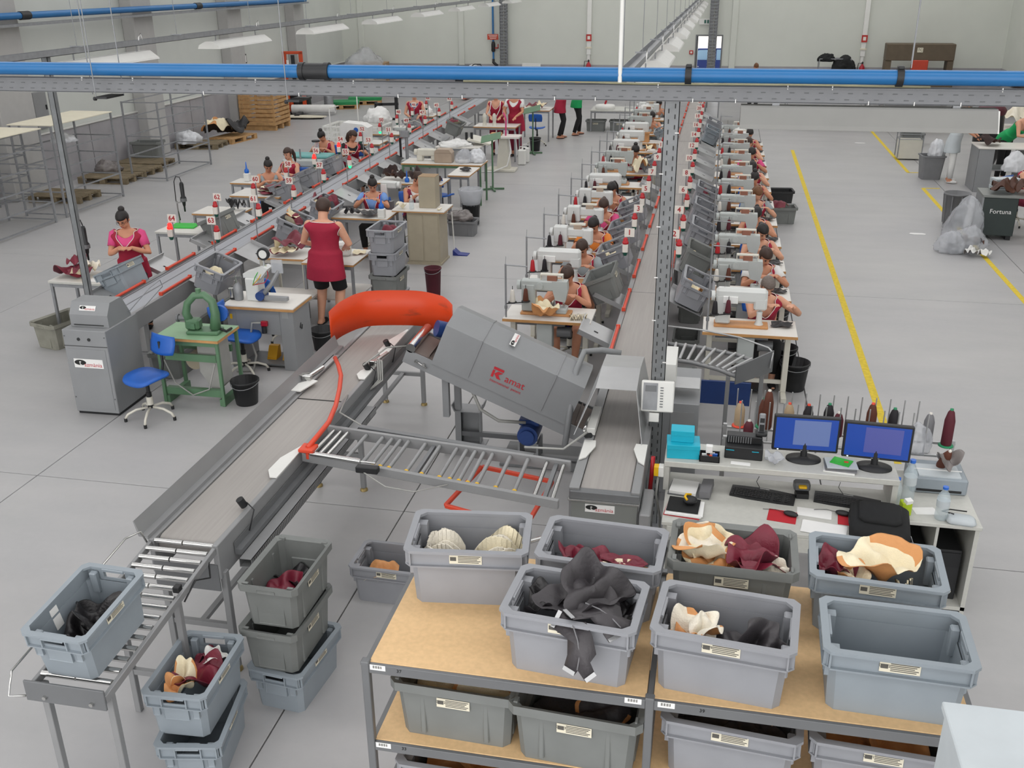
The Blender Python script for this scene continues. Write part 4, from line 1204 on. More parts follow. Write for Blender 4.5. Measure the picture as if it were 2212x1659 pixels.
MB().tube([(-2.72, 8.3, 1.16), (-2.9, 8.2, 1.17), (-3.03, 7.9, 1.1)], .008, 5).build('signal_cable', 'cable_grey', t)
t = thing('channel_pedestal', 'small grey channel-steel pedestal on the floor under the incline conveyor', 'pedestal', (-2.23, 8.73, 0))
MB().bx(-.1, .1, .0, .012, 0, .38).bx(-.1, -.09, -.08, .01, 0, .38).bx(.09, .1, -.08, .01, 0, .38).build('channel', 'machine_grey', t)
MB().prism([(-.15, .38), (.12, .38), (.15, .48), (.14, .48), (.11, .388), (-.14, .388), (-.17, .45), (-.18, .45)], -.14, .06, 'y').build('cradle', 'machine_grey', t)
MB().bx(-.15, .15, -.1, .06, 0, .008).build('foot_plate', 'machine_grey', t)

# ================================================================== long conveyor lines (A left, C right)
def line(name, label, loc, rz, y0, y1, zt, hw, bm, segs):
    t = thing(name, label, 'conveyor', loc, rz)
    MB().bx(-hw, hw, y0, y1, zt - .02, zt, ch=.004).build('belt', bm, t)
    for s in (-1, 1):
        MB().bx(s * (hw + .002), s * (hw + .05), y0, y1, zt - .2, zt + .012, ch=.004).build('side_rail', 'steel_grey', t)
    MB().bx(-hw, hw, y0, y1, zt - .2, zt - .17).build('under_tray', 'steel_dark', t)
    y = y0 + .5
    while y < y1:
        for s in (-1, 1): MB().bx(s * (hw + .02) - .02, s * (hw + .02) + .02, y - .02, y + .02, 0, zt - .18).build('leg', 'steel_grey', t)
        MB().bx(-hw, hw, y - .015, y + .015, .2, .24).build('cross_bar', 'steel_grey', t)
        y += 2.66
    y = y0 + segs
    while y < y1:
        MB().bx(-hw, hw, y, y + .008, zt - .001, zt + .0015).build('belt_seam', 'steel_dark', t)
        y += segs
    return t
ARZ = .026
def AW(x, y, z=0.0):
    return V((-6.74 + x * cos(ARZ) - (y - 11) * sin(ARZ), 11 + x * sin(ARZ) + (y - 11) * cos(ARZ), z))
la = line('line_conveyor', 'long left-hand belt conveyor line serving stations 43 to 64', (-6.74, 11, 0), ARZ, -1.6, 22, .80, .215, 'belt_blue', 3.1)
lc = line('line_conveyor', 'long right-hand belt conveyor line serving stations 1 to 22', (-.70, 0, 0), 0, 8.6, 36.5, .80, .205, 'belt', 2.9)
for p in (1.9,):
    MB().bx(-.19, -.17, -1.55, 21.5, .80, .803).bx(-.02, 0, -1.55, 21.5, .8005, .8015).build('belt_stripe', 'steel_dark', la)

# near end of the right-hand line: wide low-mounted belt, hood, end plate with maker's plate
t = thing('line_end_conveyor', 'near end section of the right-hand belt line, with maker plate on its front', 'conveyor', (-.63, 0, 0))
MB().bx(-.185, .185, 6.32, 8.9, .895, .915, ch=.006).build('belt', 'belt', t)
for s in (-1, 1): MB().bx(s * .19, s * .255, 6.28, 8.9, .66, .93, ch=.005).build('side_rail', 'steel_grey', t)
MB().bx(-.255, .255, 6.26, 6.33, .84, .91, ch=.006).build('end_cover', 'steel_dark', t)
MB().bx(-.265, .255, 6.24, 6.29, .838, .852, ch=.003).build('cover_lip', 'chrome', t)
MB().bx(-.24, .24, 6.26, 6.28, .55, .838).build('front_plate', 'machine_green_grey', t)
logo(t, (-.03, 6.2585, .783), (pi / 2, 0, 0), .72)
for x in (-.22, .22): MB().bx(x - .025, x + .025, 6.3, 6.35, 0, .7).bx(x - .025, x + .025, 8.1, 8.15, 0, .7).build('leg', 'steel_grey', t)
MB().bx(.26, .34, 6.2, 6.6, .45, .8, ch=.01).build('drive_box', 'steel_grey', t)
h_ = MB()
hp = [(-.30, 7.05, 1.05), (-.2, 7.28, 1.30), (.13, 7.28, 1.30), (.19, 7.05, 1.08), (-.19, 7.62, 1.36), (.13, 7.62, 1.36), (-.33, 7.5, .93), (.21, 7.6, .93), (-.34, 7.05, .98), (.21, 7.02, .93), (-.2, 8.05, 1.30), (.13, 8.05, 1.30), (.21, 8.05, .93), (-.33, 8.05, .93)]
h_.add(hp, [(1, 2, 5, 4), (4, 5, 11, 10), (8, 1, 4, 6), (6, 4, 10, 13), (2, 9, 7, 5), (5, 7, 12, 11)], 0, False)
hh = h_.build('hood', 'alu', t)
hh.modifiers.new('thickness', 'SOLIDIFY').thickness = .004
for s in (-1, 1):
    MB().prism([(s * .2, 6.75), (s * .15, 6.95), (s * .16, 7.05), (s * .25, 7.05), (s * .25, 6.7)], .935, .945, 'z').build('white_guide', 'white_panel', t)
MB().bx(-.25, -.18, 7.15, 7.6, .94, 1.0, ch=.004).build('white_guide', 'white_panel', t)
MB().tube([(-.24, 7.7, .95), (-.26, 7.3, 1.0), (-.25, 7.0, 1.04)], .012, 6).build('air_cylinder', 'chrome', t)
MB().cyl((-.24, 7.05, .98), (-.2, 7.02, 1.0), .022, n=10).build('sensor_head', 'black_plastic', t)
MB().tube([(-.55, 8.0, .4), (-.5, 8.3, 1.02), (-.46, 8.55, 1.12), (-.3, 8.62, 1.12), (-.12, 8.62, 1.1)], .03, 8).build('hoop_rail', 'machine_grey', t)
# switch cabinet right of the hood
t = thing('control_cabinet', 'grey control cabinet standing right of the tall slotted post', 'cabinet', (-.17, 8.25, 0))
MB().bx(-.14, .17, -.42, .42, .1, .98, ch=.008).build('body', 'machine_grey', t)
for x in (-.1, .13):
    for y in (-.36, .36): MB().bx(x - .02, x + .02, y - .02, y + .02, 0, .1).build('foot', 'machine_grey', t)
MB().bx(-.15, -.05, -.35, .1, .98, 1.3).build('white_panel_upright', 'white_panel', t)
MB().bx(-.05, .16, -.3, -.05, 1.06, 1.075).build('folded_plate', 'alu', t)
MB().bx(-.07, .13, -.427, -.42, .2, .9).build('door_panel', 'steel_grey', t)
MB().cyl((.1, -.44, .55), (.1, -.42, .55), .015).build('lock', 'black_metal', t)
# wall-clock style terminal on the post
t = thing('time_terminal', 'white time terminal with grey display mounted on the slotted post', 'terminal', (-.335, YP - .08, 1.245))
t.rotation_euler = (-.25, 0, .04)
MB().bx(-.13, .13, 0, .06, -.125, .125, ch=.008).build('housing', 'white_panel', t)
MB().bx(-.115, .0, -.003, 0, -.11, .11).build('face', 'galv', t)
MB().bx(-.10, -.01, -.006, -.003, .04, .09).build('display', 'steel_dark', t)
for k in range(8): MB().bx(.02, .045, -.004, 0, .07 - k * .022, .078 - k * .022).build('key', 'steel_dark', t)
MB().bx(-.06, .02, .01, .05, -.21, -.135, ch=.004).build('lower_box', 'white_panel', t)
# curved roller outfeed right of the line, in front of the first right-hand table
t = thing('curved_outfeed', 'short curved roller outfeed with grey end plate, right of the line', 'roller conveyor', (0, 0, 0))
inn = [(-.38, 9.28), (-.1, 9.22), (.15, 9.08), (.33, 8.92)]
out = [(-.38, 9.72), (-.02, 9.66), (.35, 9.5), (.62, 9.25)]
MB().tube([(x, y, .82) for x, y in inn], .02, 6).build('inner_rail', 'steel_grey', t)
MB().tube([(x, y, .82) for x, y in out], .02, 6).build('outer_rail', 'steel_grey', t)
MB().tube([(x, y + .03, 1.0) for x, y in out] + [(.66, 9.2, .98), (.64, 9.15, .84)], .009, 6).build('guard_rod', 'alu', t)
for k in range(12):
    u = k / 11
    def lp_(P, u):
        f = u * (len(P) - 1); i = min(int(f), len(P) - 2); f -= i
        return V((P[i][0] + (P[i + 1][0] - P[i][0]) * f, P[i][1] + (P[i + 1][1] - P[i][1]) * f, .835))
    MB().cyl(lp_(inn, u), lp_(out, u), .016, n=10).build('roller', 'alu', t)
MB().add([(.31, 8.88, .76), (.66, 9.22, .78), (.66, 9.22, 1.0), (.31, 8.88, .94), (.32, 8.87, .76), (.67, 9.21, .78), (.67, 9.21, 1.0), (.32, 8.87, .94)], [(3, 2, 1, 0), (4, 5, 6, 7), (0, 1, 5, 4), (2, 3, 7, 6), (1, 2, 6, 5), (3, 0, 4, 7)]).build('end_plate', 'steel_dark', t)
for x, y in ((.25, 8.98), (.58, 9.28), (-.3, 9.3)): MB().bx(x - .02, x + .02, y - .02, y + .02, 0, .8, ch=.003).build('leg', 'steel_grey', t)
MB().bx(-.2, .5, 9.55, 9.58, .25, .5).build('blue_box_panel', 'blue_motor', t)
# ================================================================== people
def ik(a, b_, l1, l2, pole):
    a, b_ = V(a), V(b_)
    d = b_ - a
    L = max(.05, min(d.length, (l1 + l2) * .999))
    dn = d.normalized()
    x = (l1 * l1 - l2 * l2 + L * L) / (2 * L)
    h = sqrt(max(0, l1 * l1 - x * x))
    p = V(pole) - dn * V(pole).dot(dn)
    p = p.normalized() if p.length > 1e-5 else V((0, 0, 1))
    return a + dn * x + p * h, a + dn * L
def loft(b, cs, m=0, n=18):
    """cs: list of (centre, xaxis, yaxis, rx, ry)"""
    rs = []
    for c_, xa, ya, rx, ry in cs:
        rs.append([tuple(c_ + xa * (rx * cos(2 * pi * k / n)) + ya * (ry * sin(2 * pi * k / n))) for k in range(n)])
    b.rings(rs, m, True)
def limb(b, pts, rs, n=12, m=0):
    # rounded chain
    b.tube(pts, rs, n, m)
    for p, r in ((pts[0], rs[0]), (pts[-1], rs[-1])): b.ell(p, r, n, 6, m)

def person(label, loc, rz, seated=False, lean=.12, head=(.35, 0, 0), hands=((.12, -.34, .9), (-.12, -.34, .9)), feet=None, hip=None,
           hair='hair_black', style='bun', skin='skin', top='vest', under=None, sleeve=None, legs='black_cloth', leglen=1.0, shoes='black_cloth',
           vneck=True, tunic=0.0, s=1.0, vox=.011, fingers=True, glasses=False, armless=False, vest_open=False, group='seamstresses and line workers', halter=False, bend=0.0, wide=1.0):
    t = thing('person', label, 'person', loc, rz, group)
    fw = V((0, -1, 0))
    hz = hip if hip is not None else (.52 if seated else .90)
    H = V((0, 0, hz)) if not seated else V((0, .02, hz))
    up = V((0, -sin(lean), cos(lean)))
    xa = V((1, 0, 0))
    ya = up.cross(xa)            # back direction... keep right-handed
    ya = V((0, cos(lean), sin(lean)))
    TL = .50
    def sp(u, f=0.0):            # point on the spine, rounded forward a little at the top
        return H + up * (TL * u) + ya * (-.02 * sin(pi * u) + .0) + V((0, -bend * u * u, 0)) + ya * (-f)
    prof = [(-.16, .150, .105), (-.05, .178, .122), (.06, .172, .118), (.25, .142, .102), (.42, .134, .100), (.62, .152, .112), (.78, .165, .108), (.90, .168, .090), (.97, .130, .072), (1.02, .070, .058)]
    b = MB()
    loft(b, [(sp(u), xa, ya, rx, ry) for u, rx, ry in prof])
    # bust
    for sx in (-1, 1): b.ell(sp(.66) + xa * (.064 * sx) - ya * .07, (.058, .05, .06), 10, 7)
    neck = sp(1.0)
    hp, hy_, hr_ = head
    hm = Matrix.Rotation(hy_, 3, 'Z') @ Matrix.Rotation(hr_, 3, 'Y') @ Matrix.Rotation(lean * .6 + hp, 3, 'X')
    hc = neck + up * .055 + hm @ V((0, -.015, .115))
    b.cyl(neck - up * .04, hc + hm @ V((0, .02, -.06)), .056, .05, 12)
    HM = Matrix.Translation(hc) @ hm.to_4x4()
    b.ell((0, .008, .022), (.073, .092, .098), 16, 10, 0, HM)
    b.ell((0, -.022, -.045), (.056, .062, .066), 14, 8, 0, HM)
    b.ell((0, -.03, -.085), (.034, .036, .028), 10, 6, 0, HM)
    b.add([(-.014, -.088, -.02), (.014, -.088, -.02), (0, -.112, -.026), (0, -.086, .022), (0, -.08, -.035)], [(0, 2, 3), (2, 1, 3), (0, 4, 2), (4, 1, 2), (0, 3, 1, 4)], 0, True, HM)
    for sx in (-1, 1): b.ell((.074 * sx, .012, -.008), (.010, .02, .03), 8, 6, 0, HM)
    # arms
    sh = [sp(.90) + xa * (.168 * sx) for sx in (1, -1)]
    wr = []
    for i, sx in enumerate((1, -1)):
        tgt = V(hands[i])
        el, w0 = ik(sh[i], tgt, .275, .235, V((sx * .75, .35, -.7)))
        wr.append((el, w0))
        limb(b, [sh[i], sh[i].lerp(el, .5), el, el.lerp(w0, .4), w0], [.052, .046, .038, .037, .026])
        dirn = (w0 - el).normalized()
        dirn = (dirn + V((0, -.3, -.25))).normalized()
        side = dirn.cross(V((0, 0, 1))).normalized() if abs(dirn.z) < .95 else xa
        nn = side.cross(dirn)
        pc = w0 + dirn * .045
        Mh = Matrix.Identity(4)
        for r_ in range(3): Mh[r_][0], Mh[r_][1], Mh[r_][2], Mh[r_][3] = side[r_], dirn[r_], nn[r_], pc[r_]
        b.ell((0, 0, 0), (.036, .05, .016), 10, 6, 0, Mh)
        if fingers:
            for k, (fx, fl_) in enumerate(((-.031, .062), (-.0105, .074), (.0105, .07), (.031, .056))):
                p0 = V((fx, .035, 0)); p1 = V((fx * 1.1, .035 + fl_ * .55, -.006)); p2 = V((fx * 1.15, .035 + fl_ * .85, -.03))
                limb(b, [Mh @ p0, Mh @ p1, Mh @ p2], [.009, .0082, .007], 7)
            th = [V((-.03 * sx, -.02, -.004)), V((-.052 * sx, .012, -.014)), V((-.046 * sx, .045, -.026))]
            limb(b, [Mh @ p for p in th], [.0115, .0105, .009], 7)
    # legs
    if feet is None:
        feet = ((.10, -.42, .07), (-.10, -.40, .07)) if seated else ((.09, .0, .075), (-.09, .02, .075))
    lg = []
    for i, sx in enumerate((1, -1)):
        hj = H + xa * (.088 * sx) - up * .03
        kn, an = ik(hj, feet[i], .41, .41, V((sx * .12, -1, .15)))
        lg.append((hj, kn, an))
        limb(b, [hj, hj.lerp(kn, .5), kn, kn.lerp(an, .3), kn.lerp(an, .7), an], [.088, .074, .056, .055, .042, .036])
        limb(b, [an + V((0, .035, -.035)), an + V((0, -.05, -.04)), an + V((0, -.14, -.05))], [.034, .034, .024], 10)
    body = b.build('body', skin, t)
    md = body.modifiers.new('merge', 'REMESH'); md.mode = 'VOXEL'; md.voxel_size = vox; md.use_smooth_shade = True
    ms = body.modifiers.new('smooth', 'SMOOTH'); ms.iterations = 3; ms.factor = .5
    # hair: cap over the skull leaving the face free
    n, k = 20, 14
    hb = MB()
    C0 = V((0, .012, .026)); rr = (.081, .1, .106)
    vs, keep = [], {}
    for j in range(k + 1):
        tt = -pi / 2 + pi * j / k
        for i in range(n):
            a = 2 * pi * i / n
            vs.append((C0.x + rr[0] * cos(tt) * cos(a), C0.y + rr[1] * cos(tt) * sin(a), C0.z + rr[2] * sin(tt)))
    fs = []
    low = {'bun': -.055, 'tied': -.055, 'tail': -.055, 'short': -.06, 'long': -.12, 'bob': -.11}[style]
    for j in range(k):
        for i in range(n):
            q = (j * n + i, j * n + (i + 1) % n, (j + 1) * n + (i + 1) % n, (j + 1) * n + i)
            cy = sum(vs[v][1] for v in q) / 4; cz = sum(vs[v][2] for v in q) / 4
            if cz > .055 - .3 * max(0, cy) * 0 and cy > -.085 or (cy > -.005 and cz > low) or (cz > .085):
                fs.append(q)
    hb.add(vs, fs, 0, True, HM)
    # skull under the cap edge is covered by slightly inflated copy
    if style == 'bun':
        hb.ell((0, .075, .115), (.042, .042, .040), 12, 8, 0, HM)
    elif style == 'tied':
        hb.ell((0, .11, .035), (.035, .035, .045), 12, 8, 0, HM)
    elif style == 'tail':
        hb.tube([HM @ V(p) for p in ((0, .09, .04), (.01, .135, .02), (.03, .14, -.06), (.04, .12, -.16), (.05, .10, -.22))], [.025, .034, .036, .026, .008], 10)
    elif style == 'long':
        hb.tube([HM @ V(p) for p in ((0, .07, .05), (0, .1, -.04), (0, .1, -.14), (0, .09, -.2))], [.06, .075, .07, .03], 12)
    elif style == 'bob':
        hb.ell((0, .045, -.04), (.085, .07, .085), 14, 9, 0, HM)
    ho = hb.build('hair', hair, t)
    ho.modifiers.new('thickness', 'SOLIDIFY').thickness = .008
    if vox < .0135:
        for sx in (-1, 1):
            MB().ell((.028 * sx, -.079, .012), (.013, .006, .006), 8, 5, 0, HM).build('eye', 'eye_dark', t)
            MB().bar(HM @ V((.014 * sx, -.086, .03)), HM @ V((.044 * sx, -.076, .03)), .006, .005).build('eyebrow', hair, t)
        MB().ell((0, -.083, -.052), (.022, .008, .008), 10, 5, 0, HM).build('mouth', 'lips', t)
    if glasses:
        g = MB()
        for sx in (-1, 1):
            g.tube([HM @ V((.03 * sx + .022 * cos(a * pi / 6), -.092, .008 + .015 * sin(a * pi / 6))) for a in range(13)], .0018, 4)
            g.tube([HM @ V((.052 * sx, -.09, .012)), HM @ V((.078 * sx, .0, .012))], .0018, 4)
        g.build('glasses', 'black_plastic', t)
    # clothing ------------------------------------------------------------
    def shell(name, mt, infl, u0, u1, arm=True, neckv=.0, front_gap=0.0, strap=False):
        NN, KK = 40, 28
        def ring(u):
            if u < -.16:
                e = (-.16 - u)
                base = sp(-.16) + V((0, 0, -e * TL * 1.05)) + ya * (-.0)
                return base, xa, V((0, 1, 0)), .178 + .03 * e, .128 + .03 * e
            for i in range(len(prof) - 1):
                if prof[i][0] <= u <= prof[i + 1][0]:
                    f = (u - prof[i][0]) / (prof[i + 1][0] - prof[i][0])
                    return sp(u), xa, ya, prof[i][1] + (prof[i + 1][1] - prof[i][1]) * f, prof[i][2] + (prof[i + 1][2] - prof[i][2]) * f
            return sp(u), xa, ya, prof[-1][1], prof[-1][2]
        vs, fs = [], []
        for j in range(KK + 1):
            u = u0 + (u1 - u0) * j / KK
            c_, x_, y_, rx, ry = ring(u)
            if name == 'vest': rx += .036 * math.exp(-((u - .885) / .085) ** 2)
            if u < .25: rx, ry = max(rx, .176 + .05 * max(0, .12 - u)), max(ry, .122 + .05 * max(0, .12 - u))
            for i in range(NN):
                a = 2 * pi * i / NN
                bust = .055 * max(0, -sin(a)) ** 3 * math.exp(-((u - .66) / .16) ** 2) if -sin(a) > 0 else 0
                e_ = 1 - .38 * min(1, max(0, (u - .62) / .2))
                ca, sa = math.copysign(abs(cos(a)) ** e_, cos(a)), math.copysign(abs(sin(a)) ** e_, sin(a))
                vs.append(tuple(c_ + x_ * ((rx + infl) * ca) + y_ * ((ry + infl + bust) * sa)))
        for j in range(KK):
            u = u0 + (u1 - u0) * (j + .5) / KK
            for i in range(NN):
                a = 2 * pi * (i + .5) / NN
                fr = -sin(a)          # 1 = front
                sd = abs(cos(a))
                if arm and u > .64 and u < .89 and sd > .955 - .03 * max(0, (u - .64) / .3): continue
                if neckv > 0 and fr > 0 and u > 1 - neckv and abs(cos(a)) < .06 + .5 * (u - (1 - neckv)) / neckv: continue
                if front_gap > 0 and fr > 0 and abs(cos(a)) < front_gap: continue
                if strap and u > .72 and not (.35 < abs(cos(a)) < .62): continue
                fs.append((j * NN + i, j * NN + (i + 1) % NN, (j + 1) * NN + (i + 1) % NN, (j + 1) * NN + i))
        cn, nb = {}, {}
        for f in fs:
            for i in range(4):
                e = tuple(sorted((f[i], f[(i + 1) % 4]))); cn[e] = cn.get(e, 0) + 1
        for (i, j), c_ in cn.items():
            if c_ == 1 and i >= NN and j >= NN:
                nb.setdefault(i, []).append(j); nb.setdefault(j, []).append(i)
        for _ in range(5):
            new = {i: tuple((V(vs[i]) + sum((V(vs[j]) for j in js), V((0, 0, 0)))) / (len(js) + 1)) for i, js in nb.items()}
            for i, p_ in new.items(): vs[i] = p_
        g = MB().add(vs, fs, 0, True)
        o = g.build(name, mt, t)
        o.modifiers.new('thickness', 'SOLIDIFY').thickness = .006
        o.modifiers.new('smooth', 'SUBSURF').levels = 1
        o.modifiers['smooth'].render_levels = 1
        return g
    hem = -.30 - tunic if not seated else -.12
    if top:
        if top.startswith('vest'):
            if under: shell('shirt', under, .004, .0, .93, True, .16)
            g = shell('vest', top, .017, hem, .985, True, .38 if vneck else .1, .32 if vest_open else 0)
            cnt_ = {}
            for f in g.f:
                for i in range(4):
                    e = tuple(sorted((f[i], f[(i + 1) % 4]))); cnt_[e] = cnt_.get(e, 0) + 1
            pb = MB()
            zmin = min(v[2] for v in g.v) + .02
            for (i, j), c_ in cnt_.items():
                if c_ == 1 and g.v[i][2] > zmin:
                    pb.cyl(g.v[i], g.v[j], .0045, n=4, cap=False)
            pb.build('piping', 'piping', t)
        elif halter:
            shell('top', top, .010, -.2, .72, False)
        else:
            shell('top', top, .010, hem, .97, True, .3, strap=False)
    if sleeve:
        for i in (0, 1):
            g = MB()
            el = wr[i][0]
            g.tube([sh[i] + V((0, 0, .02)) - xa * (.03 * (1 - 2 * i)), sh[i], sh[i].lerp(el, .35), sh[i].lerp(el, .62)], [.05, .066, .062, .058], 12, cap=False)
            o = g.build('sleeve', sleeve, t)
            o.modifiers.new('thickness', 'SOLIDIFY').thickness = .004
    if legs:
        g = MB()
        g.ell(H + V((0, .0, -.01)) - up * .02, (.186, .135, .13), 16, 9)
        for i in (0, 1):
            hj, kn, an = lg[i]
            if leglen <= .55:
                kk = hj.lerp(kn, leglen / .5 * .98)
                g.tube([hj, hj.lerp(kk, .5), kk], [.104, .094, .082], 14)
            else:
                e = kn.lerp(an, (leglen - .5) / .5)
                g.tube([hj, hj.lerp(kn, .5), kn, kn.lerp(e, .35), e], [.102, .086, .067, .064, .05], 14)
        g.build('trousers' if leglen > .55 else 'shorts', legs, t)
    for i in (0, 1):
        an = lg[i][2]
        g = MB()
        g.ell(an + V((0, -.045, -.055)), (.044, .125, .02), 12, 6)
        if shoes: g.ell(an + V((0, -.07, -.04)), (.04, .085, .03), 12, 6)
        g.build('shoe', shoes or 'brown_leather', t)
    if s != 1.0 or wide != 1.0: t.scale = (s * wide, s * (1 + (wide - 1) * .8), s)
    return t
# ================================================================== blue work chair
def make_chair():
    t = thing('work_chair', '', 'chair')
    # moulded seat
    b = MB()
    rs = []
    N = 24
    for (f, z0) in ((1.0, 0.0), (1.02, .012), (.98, .03), (.6, .022), (.02, .018)):
        r = []
        for k in range(N):
            a = 2 * pi * k / N
            cx, sx = cos(a), sin(a)
            e = .6
            x = .21 * f * abs(cx) ** e * (1 if cx > 0 else -1)
            y = .20 * f * abs(sx) ** e * (1 if sx > 0 else -1)
            z = z0 - (.03 * max(0, -y / .2) ** 2 if y < 0 else 0) + .02 * abs(x / .21) ** 2
            r.append((x, y, z + .46))
        rs.append(r)
    b.rings(rs, 0, True)
    b.build('seat', 'blue_seat', t)
    b = MB()
    rs = []
    for j in range(7):
        u = j / 6
        z = .66 + .21 * u
        y0 = .20 + .05 * u
        r = []
        for k in range(9):
            x = (-1 + 2 * k / 8) * (.19 - .03 * abs(u - .5) ** 2 * 4 * .5)
            r.append((x, y0 - .05 * (1 - (x / .2) ** 2) + .05, z - .012 * (x / .19) ** 2 * (1 if u > .5 else -1)))
        rs.append(r)
    vs = [p for r in rs for p in r]
    fs = [(j * 9 + k, j * 9 + k + 1, (j + 1) * 9 + k + 1, (j + 1) * 9 + k) for j in range(6) for k in range(8)]
    o = b.add(vs, fs, 0, True).build('backrest', 'blue_seat', t)
    o.modifiers.new('thickness', 'SOLIDIFY').thickness = .014
    MB().tube([(0, .05, .44), (0, .2, .44), (0, .235, .55), (0, .225, .8)], .014, 8).build('back_stem', 'black_metal', t)
    MB().cyl((0, 0, .12), (0, 0, .3), .028, n=12).cyl((0, 0, .3), (0, 0, .45), .02, n=12).build('column', 'black_metal', t)
    MB().cyl((0, 0, .16), (0, 0, .25), .034, n=12).build('sleeve', 'cream_white', t)
    for k in range(5):
        a = 2 * pi * k / 5 + .3
        lgm = MB().tube([(.03 * cos(a), .03 * sin(a), .13), (.15 * cos(a), .15 * sin(a), .12), (.24 * cos(a), .24 * sin(a), .08), (.27 * cos(a), .27 * sin(a), .035)], .014, 8).build('leg', 'cream_white', t)
        MB().cyl((.27 * cos(a), .27 * sin(a), 0), (.27 * cos(a), .27 * sin(a), .04), .017, n=10).build('foot', 'black_plastic', lgm)
    return protect(t)
CH = make_chair()
CHN = [0]
def chair(label, loc, rz, group='blue work chairs'):
    o = CH if CHN[0] == 0 else copy_tree(CH, loc)
    CHN[0] += 1
    o.location = loc; o.rotation_euler = (0, 0, rz); o['label'] = label; o['group'] = group
    return o
chair('blue moulded work chair beside the grey floor machine, turned away', (-5.76, 8.66, 0), -.35)

# ================================================================== sewing tables and machines
def make_table():
    t = thing('sewing_table', '', 'table')
    MB().bx(-.5, .5, 0, .52, .755, .785, ch=.004).build('table_top', 'laminate', t)
    MB().bx(-.502, .502, -.004, .004, .752, .783).build('edge_band', 'wood_edge', t)
    MB().bx(-.502, .502, .516, .524, .752, .783).build('edge_band', 'wood_edge', t)
    for x in (-.42, .42):
        MB().bx(x - .03, x + .03, .20, .30, .06, .755, ch=.004).build('leg', 'cream_white', t)
        MB().bx(x - .03, x + .03, .02, .52, .0, .06, ch=.006).build('foot', 'cream_white', t)
    MB().bx(-.42, .42, .235, .265, .14, .18).build('cross_bar', 'cream_white', t)
    MB().bx(-.12, .06, .06, .2, .42, .72, ch=.008).build('motor_box', 'machine_pale', t)
    MB().cyl((.1, .18, .6), (.26, .18, .6), .06, n=12).build('motor', 'steel_dark', t)
    MB().bx(-.18, .2, .2, .42, .05, .075).build('treadle', 'black_metal', t)
    MB().tube([(-.02, .13, .42), (.02, .18, .25), (.05, .3, .08)], .006, 5).build('pull_rod', 'black_plastic', t)
    MB().bx(-.36, .2, .08, .4, .7, .75).build('drip_pan', 'steel_dark', t)
    return protect(t)
def make_machine(kind):
    t = thing('sewing_machine', '', 'sewing machine')
    enamel = {'white': 'machine_white', 'pale': 'machine_pale', 'box': 'machine_white'}[kind]
    MB().bx(-.28, .3, -.09, .1, 0, .028, ch=.006).build('base_board', 'wood_block', t)
    MB().bx(-.27, -.11, -.062, .062, .028, .36, ch=.018).build('pillar', enamel, t)
    if kind == 'white':
        MB().bx(-.28, .27, -.06, .06, .27, .43, ch=.03).build('arm', enamel, t)
        MB().bx(.13, .27, -.062, .062, .2, .34, ch=.02).build('head', enamel, t)
        MB().bx(-.2, -.04, -.075, -.055, .27, .35, ch=.005).build('name_plate', 'logo_white', t)
        MB().lathe([(.05, .028), (.034, .06), (.03, .15), (.036, .17), (.02, .18)], 14, 0, TR((.2, 0, 0))).build('post_bed', enamel, t)
    elif kind == 'pale':
        MB().bx(-.28, .2, -.055, .055, .28, .40, ch=.014).build('arm', enamel, t)
        MB().prism([(.08, .40), (.25, .40), (.26, .3), (.23, .16), (.12, .18), (.09, .28)], -.06, .06, 'y').build('head', enamel, t)
        MB().bx(-.06, .2, -.03, .03, .455, .475, ch=.004).bx(-.06, -.05, -.02, .02, .4, .46).bx(.19, .2, -.02, .02, .4, .46).build('thread_bracket', 'cream_white', t)
        MB().bx(.02, .13, -.04, .03, .38, .46, ch=.004).build('tension_panel', 'brown_panel', t)
        MB().cyl((-.06, -.075, .34), (-.06, -.05, .34), .04, n=16).build('dial', enamel, t)
        MB().bx(.13, .25, -.09, .09, .028, .09, ch=.012).build('bed', enamel, t)
    else:
        MB().bx(-.27, -.08, -.08, .06, .2, .42, ch=.012).build('motor_cover', enamel, t)
        MB().bx(-.1, .2, -.05, .05, .28, .39, ch=.014).build('arm', enamel, t)
        MB().bx(.12, .26, -.062, .062, .17, .39, ch=.02).build('head', enamel, t)
        MB().bx(-.06, .16, -.03, .03, .43, .455, ch=.004).build('thread_bracket', 'cream_white', t)
        MB().bx(-.0, .11, -.045, .03, .34, .44, ch=.004).build('tension_panel', 'tan_panel', t)
        MB().bx(.13, .25, -.09, .09, .028, .09, ch=.012).build('bed', enamel, t)
    MB().cyl((-.325, 0, .33), (-.285, 0, .33), .055, n=16).build('handwheel', enamel, t)
    MB().cyl((.2, 0, .1), (.2, 0, .24), .006, n=8).cyl((.215, .01, .11), (.215, .01, .22), .005, n=6).bx(.185, .22, -.02, .03, .095, .105).build('needle_bar', 'chrome', t)
    MB().cyl((-.19, 0, .43 if kind == 'white' else .36), (-.19, 0, .5), .004, n=6).build('spool_pin', 'chrome', t)
    return protect(t)
